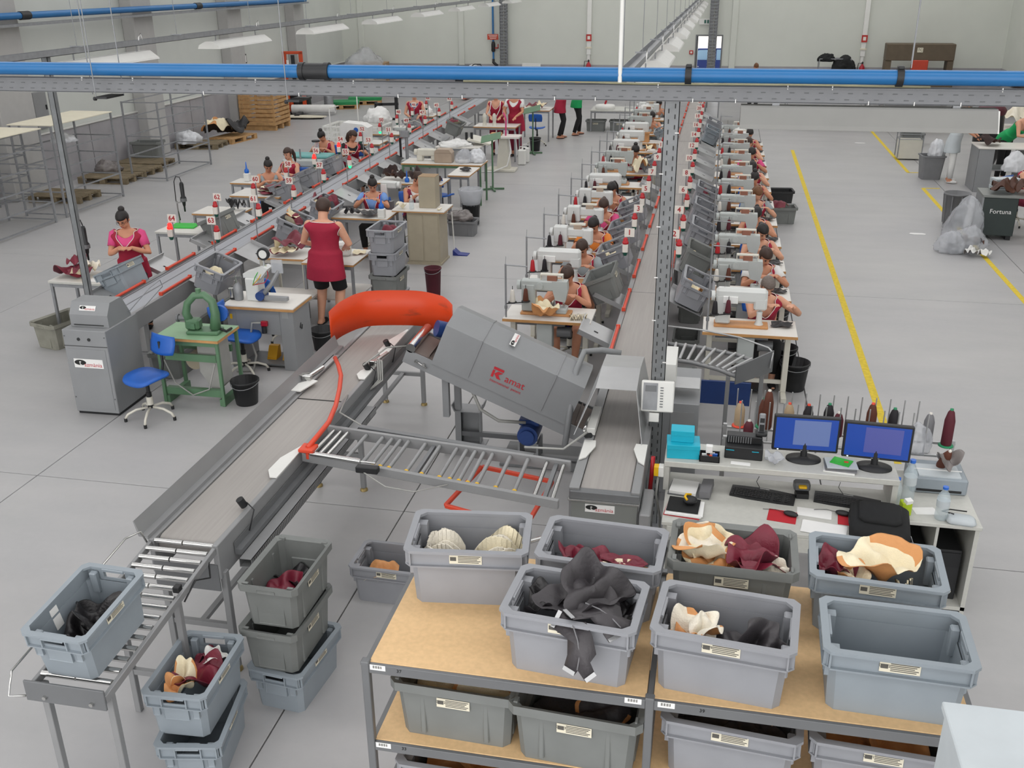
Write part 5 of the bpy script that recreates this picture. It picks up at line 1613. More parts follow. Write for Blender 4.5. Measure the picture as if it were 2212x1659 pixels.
def make_stand(mats_):
    t = thing('thread_stand', '', 'thread stand')
    MB().cyl((0, 0, 0), (0, 0, .62), .011, n=8).cyl((0, 0, .1), (0, 0, .14), .018, n=8).build('pole', 'galv', t)
    MB().cyl((0, 0, .61), (.25, 0, .6), .008, n=8).cyl((0, 0, .6), (0, .02, .7), .003, n=5).build('cross_arm', 'galv', t)
    MB().bar((0, 0, .16), (.24, .1, .16), .02, .008).build('spool_bar', 'black_metal', t)
    for k, m in enumerate(mats_):
        x, y = .07 + .14 * k, .03 + .06 * k
        c = MB().lathe([(.0, .165), (.05, .166), (.05, .174), (.012, .176)], 14, 0, TR((x, y, 0))).cyl((x, y, .165), (x, y, .36), .004, n=6).build('spool_disc', 'black_plastic', t)
        MB().lathe([(.030, .176), (.034, .19), (.022, .30), (.017, .315), (.008, .32)], 12, 0, TR((x, y, 0))).build('thread_cone', m, t)
    return protect(t)
TB = make_table()
MC = {k: make_machine(k) for k in ('white', 'pale', 'box')}
ST = [make_stand(('thread_black', 'thread_maroon')), make_stand(('thread_white', 'thread_brown')), make_stand(('thread_red', 'thread_black'))]
used = set()
def place(src, loc, rz, label, group):
    if src.name in used:
        o = copy_tree(src, loc)
    else:
        o = src; used.add(src.name)
    o.location = loc; o.rotation_euler = (0, 0, rz); o['label'] = label; o['group'] = group
    return o
def bucket(label, loc, r=.15, h=.28, mt='black_plastic', group='black buckets'):
    t = thing('bucket', label, 'bucket', loc, 0, group)
    MB().lathe([(r * .78, 0), (r * .8, .005), (r, h), (r * 1.06, h), (r * 1.06, h - .02), (r * .99, h - .02), (r * .97, h), (r * .76, .012), (.0, .012)], 22).build('pail', mt, t)
    MB().tube([(r * 1.05 * cos(a * pi / 10), r * 1.05 * sin(a * pi / 10) * .95 - .0, h - .02 - .05 * sin(a * pi / 10)) for a in range(11)], .004, 5, 0, True, TR((0, 0, 0), pi)).build('handle', 'galv', t)
    return t
ONES = 'zero one two three four five six seven eight nine ten eleven twelve thirteen fourteen fifteen sixteen seventeen eighteen nineteen'.split()
TENS = '_ _ twenty thirty forty fifty sixty'.split()
def words(n):
    return ONES[n] if n < 20 else TENS[n // 10] + ('-' + ONES[n % 10] if n % 10 else '')
# ---- station markers
def marker(n_, loc, side, lit=None):
    t = thing('station_marker', f'number {words(n_)} station sign on a thin pole with its call light', 'station sign', loc, 0, 'station number signs')
    MB().cyl((0, 0, -.62), (0, 0, -.05), .009, n=8).build('pole', 'galv', t)
    q = MB().bx(-.062, .062, -.006, 0, -.055, .055, ch=.002).build('sign_plate', 'sign_white', t)
    obj('number', text_mesh(str(n_), .094, 'sign_red', .0006, .0022), q, (0, -.0066, 0), (pi / 2, 0, 0))
    x, z = (.065 if side > 0 else -.045), -.2
    L = MB().bx(x - .034, x + .034, -.04, .028, z - .05, z + .055, ch=.006).build('call_light', 'sign_white', t)
    MB().lathe([(.036, .055), (.04, .06), (.04, .085), (.03, .09), (.029, .12), (.018, .135), (.0, .138)], 12, 0, TR((x, -.005, z))).build('red_lens', 'red_lit' if lit == 'r' else 'red_light', L)
    MB().lathe([(.0, -.095), (.02, -.093), (.026, -.08), (.034, -.052), (.036, -.05)], 12, 0, TR((x, -.005, z))).build('green_lens', 'green_lit' if lit == 'g' else 'green_light', L)
    MB().bx(min(0, x), max(0, x), -.006, .006, z - .005, z + .005).build('bracket', 'galv', t)
    return t
for i in range(11):
    marker(64 - 2 * i, AW(-.31, 11.8 + 1.352 * i, 1.4), -1, {56 - 0: None}.get(i, 'r' if 64 - 2 * i in (64, 56, 54, 42) else ('g' if 64 - 2 * i == 50 else None)))
    marker(63 - 2 * i, AW(.27, 11.76 + 1.352 * i, 1.4), 1, 'g' if 63 - 2 * i == 55 else None)
for i in range(11):
    marker(1 + 2 * i, (-1.0 - .004 * i, 12.03 + 1.352 * i, 1.4), -1)
    marker(2 + 2 * i, (-.45 - .005 * i, 12.05 + 1.348 * i, 1.4), 1)
# orange guide bars along the belts and sheet-metal chutes at every station
gb = MB().cyl((0, -.36, 0), (0, .36, 0), .018, n=8).bx(-.022, .022, -.385, -.36, -.02, .02).bx(-.022, .022, .36, .385, -.02, .02).mesh('guide_bar', 'orange_red')
chute_t = MB().bx(-.21, .21, -.28, .28, -.006, 0).bx(.2, .21, -.28, .28, 0, .05).bx(-.21, .21, .27, .28, 0, .05).mesh('chute', 'alu')
slot_m = MB().bx(-.025, .025, -.018, .018, 0, .001).mesh('slot', 'slot_dark')
def chute(par, loc, tilt, flip, rz=0.0):
    o = obj('chute', chute_t, par, loc, (0, tilt, rz + (pi if flip else 0)))
    obj('slot', slot_m, o, (.02, 0, .0005))
    return o
for i in range(14):
    y = 10.6 + 1.34 * i
    if y < 31:
        obj('guide_bar', gb, la, (-.235, y - 11 - .2, .835)); obj('guide_bar', gb, la, (.235, y - 11 + .1, .835))
for i in range(16):
    obj('guide_bar', gb, lc, (-.225, 9.75 + 1.34 * i, .835)); obj('guide_bar', gb, lc, (.225, 10.3 + 1.34 * i, .835))
for i in range(13):
    chute(lc, (-.45, 10.15 + 1.34 * i, .735), -.42, True)
    chute(lc, (.45, 11.45 + 1.34 * i, .735), .42, False)
for i in range(12):
    chute(la, (-.46, -.6 + 1.34 * i, .735), -.42, True)
    chute(la, (.46, .25 + 1.34 * i, .735), .42, False)

# crates tilted on the chutes of the right-hand line
def tcrate(label, loc, side, kind='double', mt='crate_light', tilt=.42, rz=0.0):
    t = crate(label, loc, 0, kind, mt, group='crates tilted on the chutes')
    t.rotation_euler = (Matrix.Rotation(tilt * side, 3, 'Y') @ Matrix.Rotation(pi / 2 + rz, 3, 'Z')).to_euler()
    return t
def on_chute(x, y, z, side): return (x + .02 * side, y, z + .012)
for i, (k, kd, mt_) in enumerate(((0, 'double', 'crate_light'), (1, 'single', 'crate_dark'), (2, 'double', 'crate_light'), (3, 'double', 'crate_light'), (4, 'double', 'crate_light'), (9, 'double', 'crate_blue'), (10, 'double', 'crate_light'))):
    y = 11.45 + 1.34 * k
    tcrate(f'grey crate tilted towards the right-hand workers, opposite sign {words(2 * k) if k else "two, nearest"}', on_chute(-.25, y, .735, 1), 1, kd, mt_)
    if k in (0, 1, 4):
        hide('leather_piece', f'{["cream shearling pile","cream scraps","","","maroon uppers"][k]} in the right-hand tilted crate opposite sign {words(2 * k) if k else "two, nearest"}', 'leather piece', (-.2, y - .06, .86), 300 + k, .13, .07, CRM if k < 4 else MAR, ry=.42, rim='tan_leather' if k < 4 else None, curl=.5)
for i, (k, kd, mt_) in enumerate(((1, 'single', 'crate_dark'), (2, 'double', 'crate_light'), (3, 'double', 'crate_light'), (4, 'double', 'crate_light'), (7, 'double', 'crate_light'), (10, 'double', 'crate_blue'))):
    y = 10.15 + 1.34 * k
    tcrate(f'grey crate tilted on the left of the right line, near sign {words(2 * k - 1)}', on_chute(-1.15, y, .735, -1), -1, kd, mt_)
    if k in (2, 4):
        hide('fleece_piece', f'cream scraps in the tilted crate near sign {words(2 * k - 1)}', 'leather piece', (-1.2, y, .86), 320 + k, .11, .05, CRM, ry=-.42, curl=.4)
# floor crates under the chutes, right side
for i in range(4):
    y = 10.3 + 1.34 * i
    crate(f'dark floor crate under the right-hand chutes, {ORD[i]} from the near end', (-.22, y, .0), pi / 2, 'single', 'crate_dark', s=.82, group='floor crates under the chutes')
hide('leather_piece', 'maroon and cream scraps in the nearest floor crate under the right chutes', 'leather piece', (-.22, 10.3, .16), 340, .12, .07, MAR, curl=.5)

# ---- right-hand row, women facing the camera behind their machines
rng = random.Random(5)
HR = ['hair_grey', 'hair_brown', 'hair_black', 'hair_black', 'hair_auburn', 'hair_black', 'hair_black', 'hair_black', 'hair_brown', 'hair_black', 'hair_black']
SL = [None, 'white_cloth', None, None, 'grey_cloth', None, None, 'pink_cloth', None, None, None]
STY = ['short', 'tied', 'tail', 'tied', 'long', 'bun', 'tied', 'short', 'tied', 'bun', 'tied']
DESC = ['grey-haired woman in a crimson vest', 'woman in a crimson vest with white sleeves', 'dark-haired ponytailed woman in a crimson vest', 'dark-haired woman leaning low in a crimson vest', 'woman with long auburn hair and grey sleeves', 'woman with a dark bun in a crimson vest', 'dark-haired woman in crimson bent far forward', 'woman with a pink sleeve', 'brown-haired woman in crimson', 'woman with a bun', 'dark-haired woman']
for k in range(11):
    y = 10.25 + 1.26 * k
    od = ORD[k]
    place(TB, (.475, y, 0), 0, f'white-topped sewing table, {od} from the near end of the right row', 'sewing tables of the right row')
    kind = 'white' if k == 0 else 'pale'
    place(MC[kind], (.37, y + .27, .785), 0, f'{"long-armed white" if k == 0 else "pale grey"} sewing machine on the {od} right-row table', 'sewing machines of the right row')
    place(ST[k % 3], (.02, y + .08, .785), 0, f'thread stand with two cones on the {od} right-row table', 'thread stands of the right row')
    if k < 10:
        person(f'{DESC[k]} seated {od} in the right row', (.62, y + .92, 0), rng.uniform(-.1, .1) + .12, True, .30 + .06 * (k in (3, 6)), (.42 + .2 * (k in (3, 6)), rng.uniform(-.3, .2), 0),
               ((.12, -.42, .93), (-.1, -.44, .93)) if k else ((.26, -.40, .95), (-.02, -.46, .97)), None, .5, HR[k], STY[k], 'skin' if k % 2 else 'skin_pale', 'vest', SL[k], SL[k], 'black_cloth', .5 if k % 2 else .9, 'black_cloth', True, vox=.011 if k < 3 else .016, fingers=k < 5)
        chair(f'blue chair under the {od} woman of the right row', (.62, y + .96, -.01), .1, 'blue chairs of the right row')
    hide('leather_piece', f'black leather cut lying on the {od} right-row table', 'leather piece', (.82, y + .33, .787), 400 + k, .09, .03, BLK, asp=1.4, lob=4, group='black cuts on the right-row tables')
for i, (x, y) in enumerate(((1.0, 11.0), (.98, 12.35), (.97, 13.6), (.97, 14.9))):
    bucket(f'black bin beside the right-row tables, {ORD[i]} from the near end', (x - .08, y - .05, 0), .13, .42)
bucket('large black bucket with wire handle on the floor right of the nearest right-row table', (1.02, 10.72, 0), .16, .33)
crate('black floor crate beside the sixth right-row table', (1.25, 20.4, 0), .1, 'single', 'black_plastic', None)
crate('dark floor crate in front of the black one beside the right row', (1.22, 18.9, 0), .1, 'single', 'crate_dark', None)
hide('leather_piece', 'maroon uppers spilling from the dark floor crate beside the right row', 'leather piece', (1.2, 18.85, .27), 345, .16, .08, MAR, curl=-.3)

# ---- left-hand row of the right line
HL = {0: ('hair_brown', 'tied', None, 'brown-haired woman in a crimson vest with bare arms'), 1: ('hair_brown', 'short', 'grey_cloth', 'woman in a crimson vest with grey sleeves'), 2: ('hair_black', 'tied', 'orange_cloth', 'woman in a crimson vest over an orange shirt'), 3: ('hair_brown', 'tied', 'pink_cloth', 'woman in a crimson vest over a pink shirt'), 4: ('hair_black', 'tail', None, 'woman with a long dark ponytail'), 7: ('hair_black', 'bun', None, 'dark-haired woman in a crimson vest'), 11: ('hair_black', 'tied', 'TANK', 'dark-haired woman in a grey tank top'), 13: ('hair_black', 'short', 'TANK', 'short-haired woman in a pale top')}
kinds = ['pale', 'white', 'box', 'box', 'box', 'white', 'pale', 'pale', 'white', 'white', 'white', 'pale', 'pale', 'box']
for k in range(14):
    y = 10.30 + 1.25 * k
    od = ORD[k]
    place(TB, (-1.75, y, 0), 0, f'white-topped sewing table, {od} from the near end of the left row', 'sewing tables of the left row')
    place(MC[kinds[k]], (-1.84 if k else -1.80, y + .26, .785), 0, f'{dict(pale="pale grey", white="long-armed white", box="square-backed white")[kinds[k]]} sewing machine on the {od} left-row table', 'sewing machines of the left row')
    place(ST[(k + 1) % 3], (-2.22, y + .06, .785), 0, f'thread stand with two cones on the {od} left-row table', 'thread stands of the left row')
    if k in HL:
        h, stl, sv, ds = HL[k]
        tank = sv == 'TANK'
        person(f'{ds} seated {od} in the left row', (-1.62, y + .92, 0), .0 + rng.uniform(-.1, .1), True, .30, (.45, rng.uniform(-.2, .2), 0),
               ((.10, -.44, .94), (-.12, -.44, .94)), None, .5, h, stl, 'skin', 'vest' if not tank else 'grey_cloth', None if tank else sv, None if tank else sv, 'black_cloth', .35, None, True, vox=.011 if k < 3 else .016, fingers=k < 5)
        chair(f'blue chair under the {od} woman of the left row', (-1.62, y + .96, -.01), 0, 'blue chairs of the left row')
    if k in (0, 2, 9, 11):
        hide('fleece_piece', f'cream fleece cut lying on the {od} left-row table', 'leather piece', (-1.80 if k == 0 else -1.42, y + .12, .787), 430 + k, .12 if k else .15, .10 if k else .17, CRM, rim='tan_leather', curl=.2, group='cream cuts on the left-row tables')
fan('folded stack of cream fleece on the right end of the nearest left-row table', (-1.42, 10.44, .787), pi / 2 + .2, 8, .16, .05, 'cream_fleece', .1, .024)
hide('fleece_piece', 'big cream fleece bundle on the seventh left-row table', 'leather piece', (-1.42, 19.2, .80), 450, .17, .22, CRM, curl=-.8)
# white cover over one machine and box with boards
drape('dust_cover', 'white dust cover thrown over a machine far along the left row', 'cover', (-1.95, 26.8, 1.02), 460, .26, .16, ('white_cloth', 'white_cloth'), curl=-1.2)
drape('dust_cover', 'white striped cover over the farthest machine of the right row', 'cover', (.45, 23.12, 1.02), 461, .26, .14, ('white_cloth', 'white_cloth'), curl=-1.2)
t = thing('plywood_case', 'plywood case standing on a far left-row table', 'box', (-1.75, 23.0, .785))
MB().bx(-.2, .2, -.1, .1, 0, .2, ch=.004).build('case', 'wood_block', t)
MB().bx(-.21, .21, -.11, .11, .2, .215).build('lid', 'wood_block', t)
# ================================================================== around the left-hand line
def bench(label, x0, x1, y0, y1, z=.8, top='laminate', edge='wood_edge', leg='galv', shelf=None, group='work tables along the left line', th=.03, name='work_table'):
    t = thing(name, label, 'table', ((x0 + x1) / 2, (y0 + y1) / 2, 0), 0, group)
    hx, hy = (x1 - x0) / 2, (y1 - y0) / 2
    MB().bx(-hx, hx, -hy, hy, z - .006, z, ch=.002).build('table_top', top, t)
    MB().bx(-hx, hx, -hy, hy, z - th, z - .006).build('core', edge, t)
    for sx in (-1, 1):
        for sy in (-1, 1):
            x, y = sx * (hx - .03), sy * (hy - .03)
            MB().bx(x - .018, x + .018, y - .018, y + .018, 0, z - th, ch=.003).build('leg', leg, t)
    for sy in (-1, 1): MB().bx(-hx + .03, hx - .03, sy * (hy - .03) - .01, sy * (hy - .03) + .01, z - th - .05, z - th).build('apron', leg, t)
    if shelf: MB().bx(-hx + .02, hx - .02, -hy + .02, hy - .02, shelf - .02, shelf).build('lower_shelf', top, t)
    return t
def glue_bottle(label, loc, jug=True, group='blue-nozzled glue bottles'):
    t = thing('glue_bottle', label, 'bottle', loc, 0, group)
    z = 0
    if jug:
        MB().bx(-.055, .055, -.055, .055, 0, .15, ch=.012).build('white_base', 'white_panel', t); z = .15
    MB().lathe([(.0, z), (.04, z), (.045, z + .03), (.04, z + .065), (.018, z + .085), (.014, z + .12), (.006, z + .21), (.0, z + .212)], 14).build('cone', 'blue_plastic', t)
    return t
def hang_tool(label, loc):
    t = thing('hanging_tool', label, 'power tool', loc)
    MB().lathe([(.0, -.46), (.012, -.46), (.014, -.38), (.022, -.36), (.03, -.30), (.045, -.28), (.045, -.24), (.03, -.22), (.032, -.04), (.024, -.01), (.0, 0)], 14).build('motor', 'blue_motor' if False else 'black_metal', t)
    MB().cyl((0, 0, -.3), (0, 0, -.25), .05, n=14).build('collar', 'steel_dark', t)
    MB().tube([(0, 0, 0), (-.02, 0, .07), (-.08, 0, .08), (-.12, 0, 0), (-.13, .0, -.3), (-.1, .0, -.6)], .007, 6).build('cable', 'black_plastic', t)
    MB().cyl((-.12, 0, -.7), (-.12, 0, -.3), .012, n=8).bar((-.13, 0, -.33), (.02, 0, -.30), .02, .02).build('bracket', 'chrome', t)
    return t
# --- grey floor machine with maker plates
t = thing('floor_machine', 'grey cabinet machine with sloped head and two maker plates, far left', 'machine', (-6.38, 8.62, 0), 0.02)
MB().bx(-.25, .25, 0, .62, .03, .97, ch=.006).build('cabinet', 'machine_grey', t)
MB().bx(-.215, .215, -.004, 0, .07, .76).build('door_panel', 'machine_grey', t)
MB().bx(-.25, .25, -.003, 0, .79, .796).build('panel_gap', 'slot_dark', t)
MB().bx(-.24, .24, .02, .6, 0, .03).build('plinth', 'black_metal', t)
hp = [(.12, .97), (.12, 1.10), (.20, 1.22), (.42, 1.22), (.55, 1.0), (.55, .97)]
MB().prism(hp, -.21, .23, 'x').build('sloped_head', 'machine_grey', t)
MB().bx(-.17, .17, .114, .121, .985, .995).build('feed_slot', 'slot_dark', t)
for x in (-.07, .05): MB().cyl((x, -.006, .87), (x, 0, .87), .018, n=14).build('round_hole', 'slot_dark', t)
for x, z in ((-.23, .9), (.23, .9), (-.23, .2), (.23, .2)): MB().cyl((x, -.006, z), (x, 0, z), .008, n=8).build('screw', 'steel_dark', t)
logo(t, (-.0, -.0055, .6), (pi / 2, 0, 0), 1.12)
q = logo(t, (-.01, .158, 1.163), (0, 0, 0), .62)
q.rotation_euler = (atan2(.12, .08), 0, 0)
MB().tube([(.24, .5, 1.02), (.34, .8, 1.2), (.37, 1.0, 1.24), (.36, 1.05, 1.15), (.27, .7, .98)], .005, 5).build('wire_guide', 'galv', t)
# --- green press on green table
t = bench('green-topped heavy table carrying the green press', -5.86, -5.10, 9.05, 9.56, .78, 'green_top', 'wood_edge', 'green_enamel', None, None, .035, 'machine_table')
MB().bx(-.3, .3, -.2, -.17, .5, .58).bx(-.33, .33, -.22, -.16, .1, .18).bx(-.3, .3, .16, .2, .5, .58).build('frame_rail', 'green_enamel', t)
MB().bx(-.36, -.3, -.23, .23, 0, .08).bx(.3, .36, -.23, .23, 0, .08).build('foot_rail', 'green_enamel', t)
MB().cyl((-.08, 0, .42), (-.08, .2, .42), .1, n=16).build('motor', 'beige_metal', t)
MB().prism([(.05, .7), (.3, .7), (.3, .2), (.2, .1), (.05, .35)], -.12, .12, 'y').build('dust_bag', 'cable_grey', t)
MB().tube([(-.32, -.2, .5), (-.2, -.24, .25), (.0, -.25, .12), (.2, -.24, .2), (.3, -.23, .5)], .008, 6).build('cable', 'cable_grey', t)
t = thing('green_press', 'green cast-iron press with curved arm on the green table', 'press', (-5.40, 9.28, .78), .1)
arc = []
for k in range(13):
    a = -.35 + 3.6 * k / 12 - .1
    arc.append(a)
b = MB()
pts = [(-.12, 0, .12), (-.15, 0, .22), (-.12, 0, .33), (-.03, 0, .42), (.08, 0, .43), (.16, 0, .36), (.18, 0, .22), (.16, 0, .05)]
b.tube(pts, [.05, .045, .04, .04, .042, .045, .05, .06], 10)
b.build('arm', 'green_enamel', t)
MB().bx(-.14, .22, -.1, .1, 0, .04, ch=.01).build('base', 'green_enamel', t)
MB().bx(-.16, .0, -.06, .06, .04, .16, ch=.02).bx(-.09, -.04, -.08, -.05, .06, .12).build('anvil', 'green_enamel', t)
MB().cyl((-.24, 0, .16), (-.12, 0, .16), .03, n=12).cyl((-.26, 0, .16), (-.24, 0, .16), .045, n=12).build('knob', 'steel_dark', t)
MB().cyl((.02, 0, .43), (.02, 0, .5), .03, n=10).build('oil_cap', 'green_enamel', t)
MB().cyl((.2, .06, .2), (.2, .1, .2), .09, n=16).build('blue_wheel', 'blue_seat', t)
MB().tube([(.2, 0, .05), (.28, 0, .02), (.3, .1, .02)], .015, 6).build('hose', 'dark_rubber', t)
chair('blue work chair tucked between the green table and the grey desk', (-5.33, 10.02, 0), 1.5)
bucket('black bucket with wire handle beside the green table', (-4.93, 9.22, 0), .15, .28)
bucket('black bucket behind the belt end, beneath the orange deflector', (-4.72, 10.98, 0), .15, .27)
# --- grey steel desk with skiving machine
t = thing('machine_desk', 'grey steel pedestal desk with white top and wooden edge', 'desk', (-5.16, 10.45, 0))
MB().bx(-.45, .45, -.29, .27, .785, .80, ch=.002).build('desk_top', 'laminate', t)
MB().bx(-.45, .45, -.29, .27, .755, .785).build('edge_band', 'wood_edge', t)
MB().bx(.25, .42, -.25, .24, 0, .755, ch=.004).build('pedestal', 'machine_grey', t)
MB().bx(-.42, -.3, -.25, .24, 0, .755, ch=.004).build('pedestal', 'machine_grey', t)
MB().bx(-.3, .25, -.25, -.23, .45, .755).build('front_panel', 'machine_grey', t)
MB().bx(-.3, .25, -.2, .2, .03, .05).build('foot_tray', 'steel_dark', t)
MB().bx(.02, .1, -.29, -.25, .56, .62, ch=.005).build('regulator', 'extinguisher_red', t)
MB().cyl((.06, -.29, .48), (.06, -.29, .56), .03, n=12).build('filter_bowl', 'black_plastic', t)
MB().bx(.28, .36, -.252, -.25, .66, .74).build('notice', 'alu', t)
MB().bx(-.38, -.35, -.252, -.25, .62, .68).build('warning_label', 'yellow', t)
MB().tube([(.02, -.28, .6), (-.08, -.3, .6), (-.12, -.31, .4), (-.06, -.33, .2), (-.1, -.36, .02), (-.3, -.4, .01)], .014, 6).build('air_hose', 'cable_grey', t)
for x in (.0, .2):
    p_ = MB().bx(x - .05, x + .05, -.06, .08, .05, .07, ch=.004).prism([(-.06, .05), (.09, .05), (.09, .2), (.03, .2)], x - .06, x + .06, 'x').build('pedal', 'yellow_pedal', t)
MB().tube([(.42, -.05, .55), (.425, -.08, .5), (.425, -.04, .47), (.425, -.02, .52)], .007, 5).build('side_handle', 'black_metal', t)
t = thing('skiving_machine', 'grey skiving machine with black wheel and tangled wires on the grey desk', 'machine', (-5.28, 10.45, .80))
MB().bx(-.10, .06, -.1, .1, 0, .28, ch=.012).build('body', 'machine_white', t)
MB().prism([(-.12, .28), (.1, .28), (.2, .40), (.14, .42), (-.12, .33)], -.08, .08, 'y').build('head', 'machine_white', t)
MB().cyl((.08, -.12, .07), (.08, .02, .07), .055, n=16).build('motor', 'blue_motor', t)
MB().tube([(.1, -.08, .07), (.2, -.02, .2), (.3, .0, .36), (.28, .05, .42)], .028, 8).build('drive_arm', 'machine_grey', t)
MB().bx(.12, .42, -.1, -.04, .02, .07, ch=.006).build('rail', 'machine_grey', t)
MB().cyl((.13, -.02, .56), (.13, .02, .56), .075, n=20).build('wheel', 'black_plastic', t)
MB().cyl((.13, -.025, .56), (.13, -.02, .56), .05, n=20).build('wheel_hub', 'white_panel', t)
MB().bar((.12, 0, .36), (.13, 0, .56), .02, .02).build('wheel_arm', 'alu', t)
MB().bx(.22, .36, -.02, .0, .34, .50).build('clear_guard', 'clear_plastic', t)
for k in range(4): MB().tube([(.15, .0, .42), (.1 + .03 * k, -.06, .40 - .03 * k), (.04 + .04 * k, -.1, .3 - .02 * k), (.0, -.1, .2)], .005, 5).build('wire', ('green_card', 'yellow', 'cable_grey', 'thread_red')[k], t)
t = thing('spray_gun', 'chrome spray gun on a grey canister, left on the grey desk', 'spray gun', (-5.49, 10.38, .80))
MB().lathe([(.05, 0), (.055, .02), (.055, .17), (.03, .2), (.02, .22)], 14).build('canister', 'galv', t)
MB().cyl((0, -.02, .22), (0, -.02, .3), .016).bar((-.07, -.02, .27), (.07, -.02, .29), .025, .03).cyl((-.09, 0, .03), (-.09, 0, .14), .035).build('gun', 'chrome', t)
MB().cyl((-.08, .03, 0), (-.08, .03, .06), .05).build('base_pot', 'black_plastic', t)
chair('blue work chair behind the grey steel desk, only its back showing', (-5.30, 11.25, 0.0), 2.6)
# --- P9's L-shaped tables
bench('work table with maroon pile left of the standing woman seen from behind', -6.1, -5.42, 12.2, 12.8, .8, 'laminate', 'wood_edge', 'cream_white')
bench('white work table on steel legs right of the standing woman', -5.40, -4.66, 12.05, 12.85, .8, 'laminate', 'wood_edge', 'galv', .3)
bench('low white bench on the floor left of the standing woman', -6.0, -5.15, 11.55, 12.1, .42, 'laminate', 'laminate_grey', 'galv', None)
hide('leather_piece', 'maroon hides heaped on the table left of the standing woman', 'leather piece', (-5.75, 12.5, .81), 501, .22, .12, MAR, curl=-.4, asp=1.1)
hide('leather_piece', 'maroon and cream strips at the front of that heap beside the standing woman', 'leather piece', (-5.78, 12.36, .82), 502, .15, .07, ('cream_fleece', 'maroon_leather'), rim='maroon_leather', curl=.2, asp=1.4)
hide('leather_piece', 'white-edged maroon strap lying over the heap beside the standing woman', 'leather piece', (-5.62, 12.52, .90), 503, .12, .05, MRW, rim='white_fleece', curl=-.3, asp=1.2)
t = thing('white_jug', 'large white plastic jug on the table right of the standing woman', 'jug', (-4.98, 12.5, .8), .2)
MB().bx(-.12, .12, -.09, .09, 0, .19, ch=.03).build('body', 'white_panel', t)
MB().cyl((.08, 0, .18), (.08, 0, .22), .025).build('cap', 'white_panel', t)
glue_bottle('blue cone bottle in front of the white jug by the standing woman', (-5.10, 12.36, .8), False)
hide('paper_stack', 'cream offcuts on the far corner of the white table by the standing woman', 'leather piece', (-4.78, 12.62, .8), 505, .10, .03, CRM)
person('stout short-haired woman in a long crimson tunic standing with her back turned', (-4.97, 11.86, 0), pi - .05, False, .04, (.38, .15, 0), ((.13, -.22, 1.0), (-.13, -.26, 1.0)), ((.11, .0, .075), (-.10, .0, .075)), .9, 'hair_brown', 'short', 'skin_pale', 'vest', None, None, 'black_cloth', .48, 'black_cloth', False, .17, 1.02, .0095, wide=1.2)
# --- stack of four crates
for i in range(4):
    k_, m_ = (('double', 'crate_light'), ('single', 'crate_dark'), ('double', 'crate_light'), ('double', 'crate_light'))[i]
    crate(f'{["bottom", "second", "third", "top"][i]} grey crate of the four-high stack in the aisle', (-4.30, 12.45, i * .314), pi / 2 + (.02, -.03, .02, -.02)[i], k_, m_)
hide('leather_piece', 'maroon cap-like piece with cream lining in the top crate of the aisle stack', 'leather piece', (-4.24, 12.42, 1.12), 510, .12, .09, MAR, curl=-.5)
bucket('dark bin behind the four-high crate stack in the aisle', (-3.93, 13.3, 0), .12, .45, 'thread_maroon')
# --- P7 / P8
bench('work table with black leather in front of the woman in blue', -6.0, -5.05, 14.65, 15.3, .8)
hide('leather_piece', 'black leather uppers spread on the table of the woman in blue', 'leather piece', (-5.42, 14.85, .81), 520, .17, .07, BLK, asp=1.3, curl=-.2)
hide('leather_piece', 'small black upper left of the leather heap of the woman in blue', 'leather piece', (-5.75, 14.88, .81), 521, .10, .07, BLK, curl=-.3)
glue_bottle('white jug with tall blue nozzle on the table of the woman in blue', (-5.16, 14.74, .8))
person('woman with a dark bun in an open crimson vest over a blue top', (-5.62, 15.72, 0), .1, True, .14, (.5, .25, 0), ((.13, -.36, .95), (-.1, -.36, .95)), None, .5, 'hair_black', 'bun', 'skin', 'vest', 'blue_cloth', 'blue_cloth', 'black_cloth', .9, 'black_cloth', True, 0, 1.0, .010, vest_open=True)
person('woman in white tank top and crimson vest half hidden behind the woman in blue', (-5.12, 16.35, 0), .7, True, .2, (.45, .5, 0), ((.13, -.36, .9), (-.1, -.36, .9)), None, .5, 'hair_brown', 'tied', 'skin', 'vest_dark', 'white_cloth', None, 'black_cloth', .9, 'black_cloth', True, 0, 1.0, .014, vest_open=True)
chair('blue chair under the woman in the blue top', (-5.62, 15.76, -.01), 0)
chair('blue chair under the woman in the white tank top', (-5.12, 16.4, -.01), .7)
# small white machine in front of P8
t = thing('stitching_head', 'white stitching machine head between the two seated women', 'machine', (-5.42, 15.95, .8))
MB().bx(-.05, .05, -.05, .05, -.8, 0).build('stand_post', 'galv', t)
MB().bx(-.14, .14, -.06, .06, .22, .34, ch=.02).bx(-.14, -.04, -.06, .06, 0, .24, ch=.015).build('head', 'machine_white', t)
MB().bx(-.12, -.02, -.09, -.07, .02, .3).build('paper_card', 'paper', t)
MB().cyl((.15, 0, .28), (.2, 0, .28), .06, n=14).build('handwheel', 'machine_white', t)
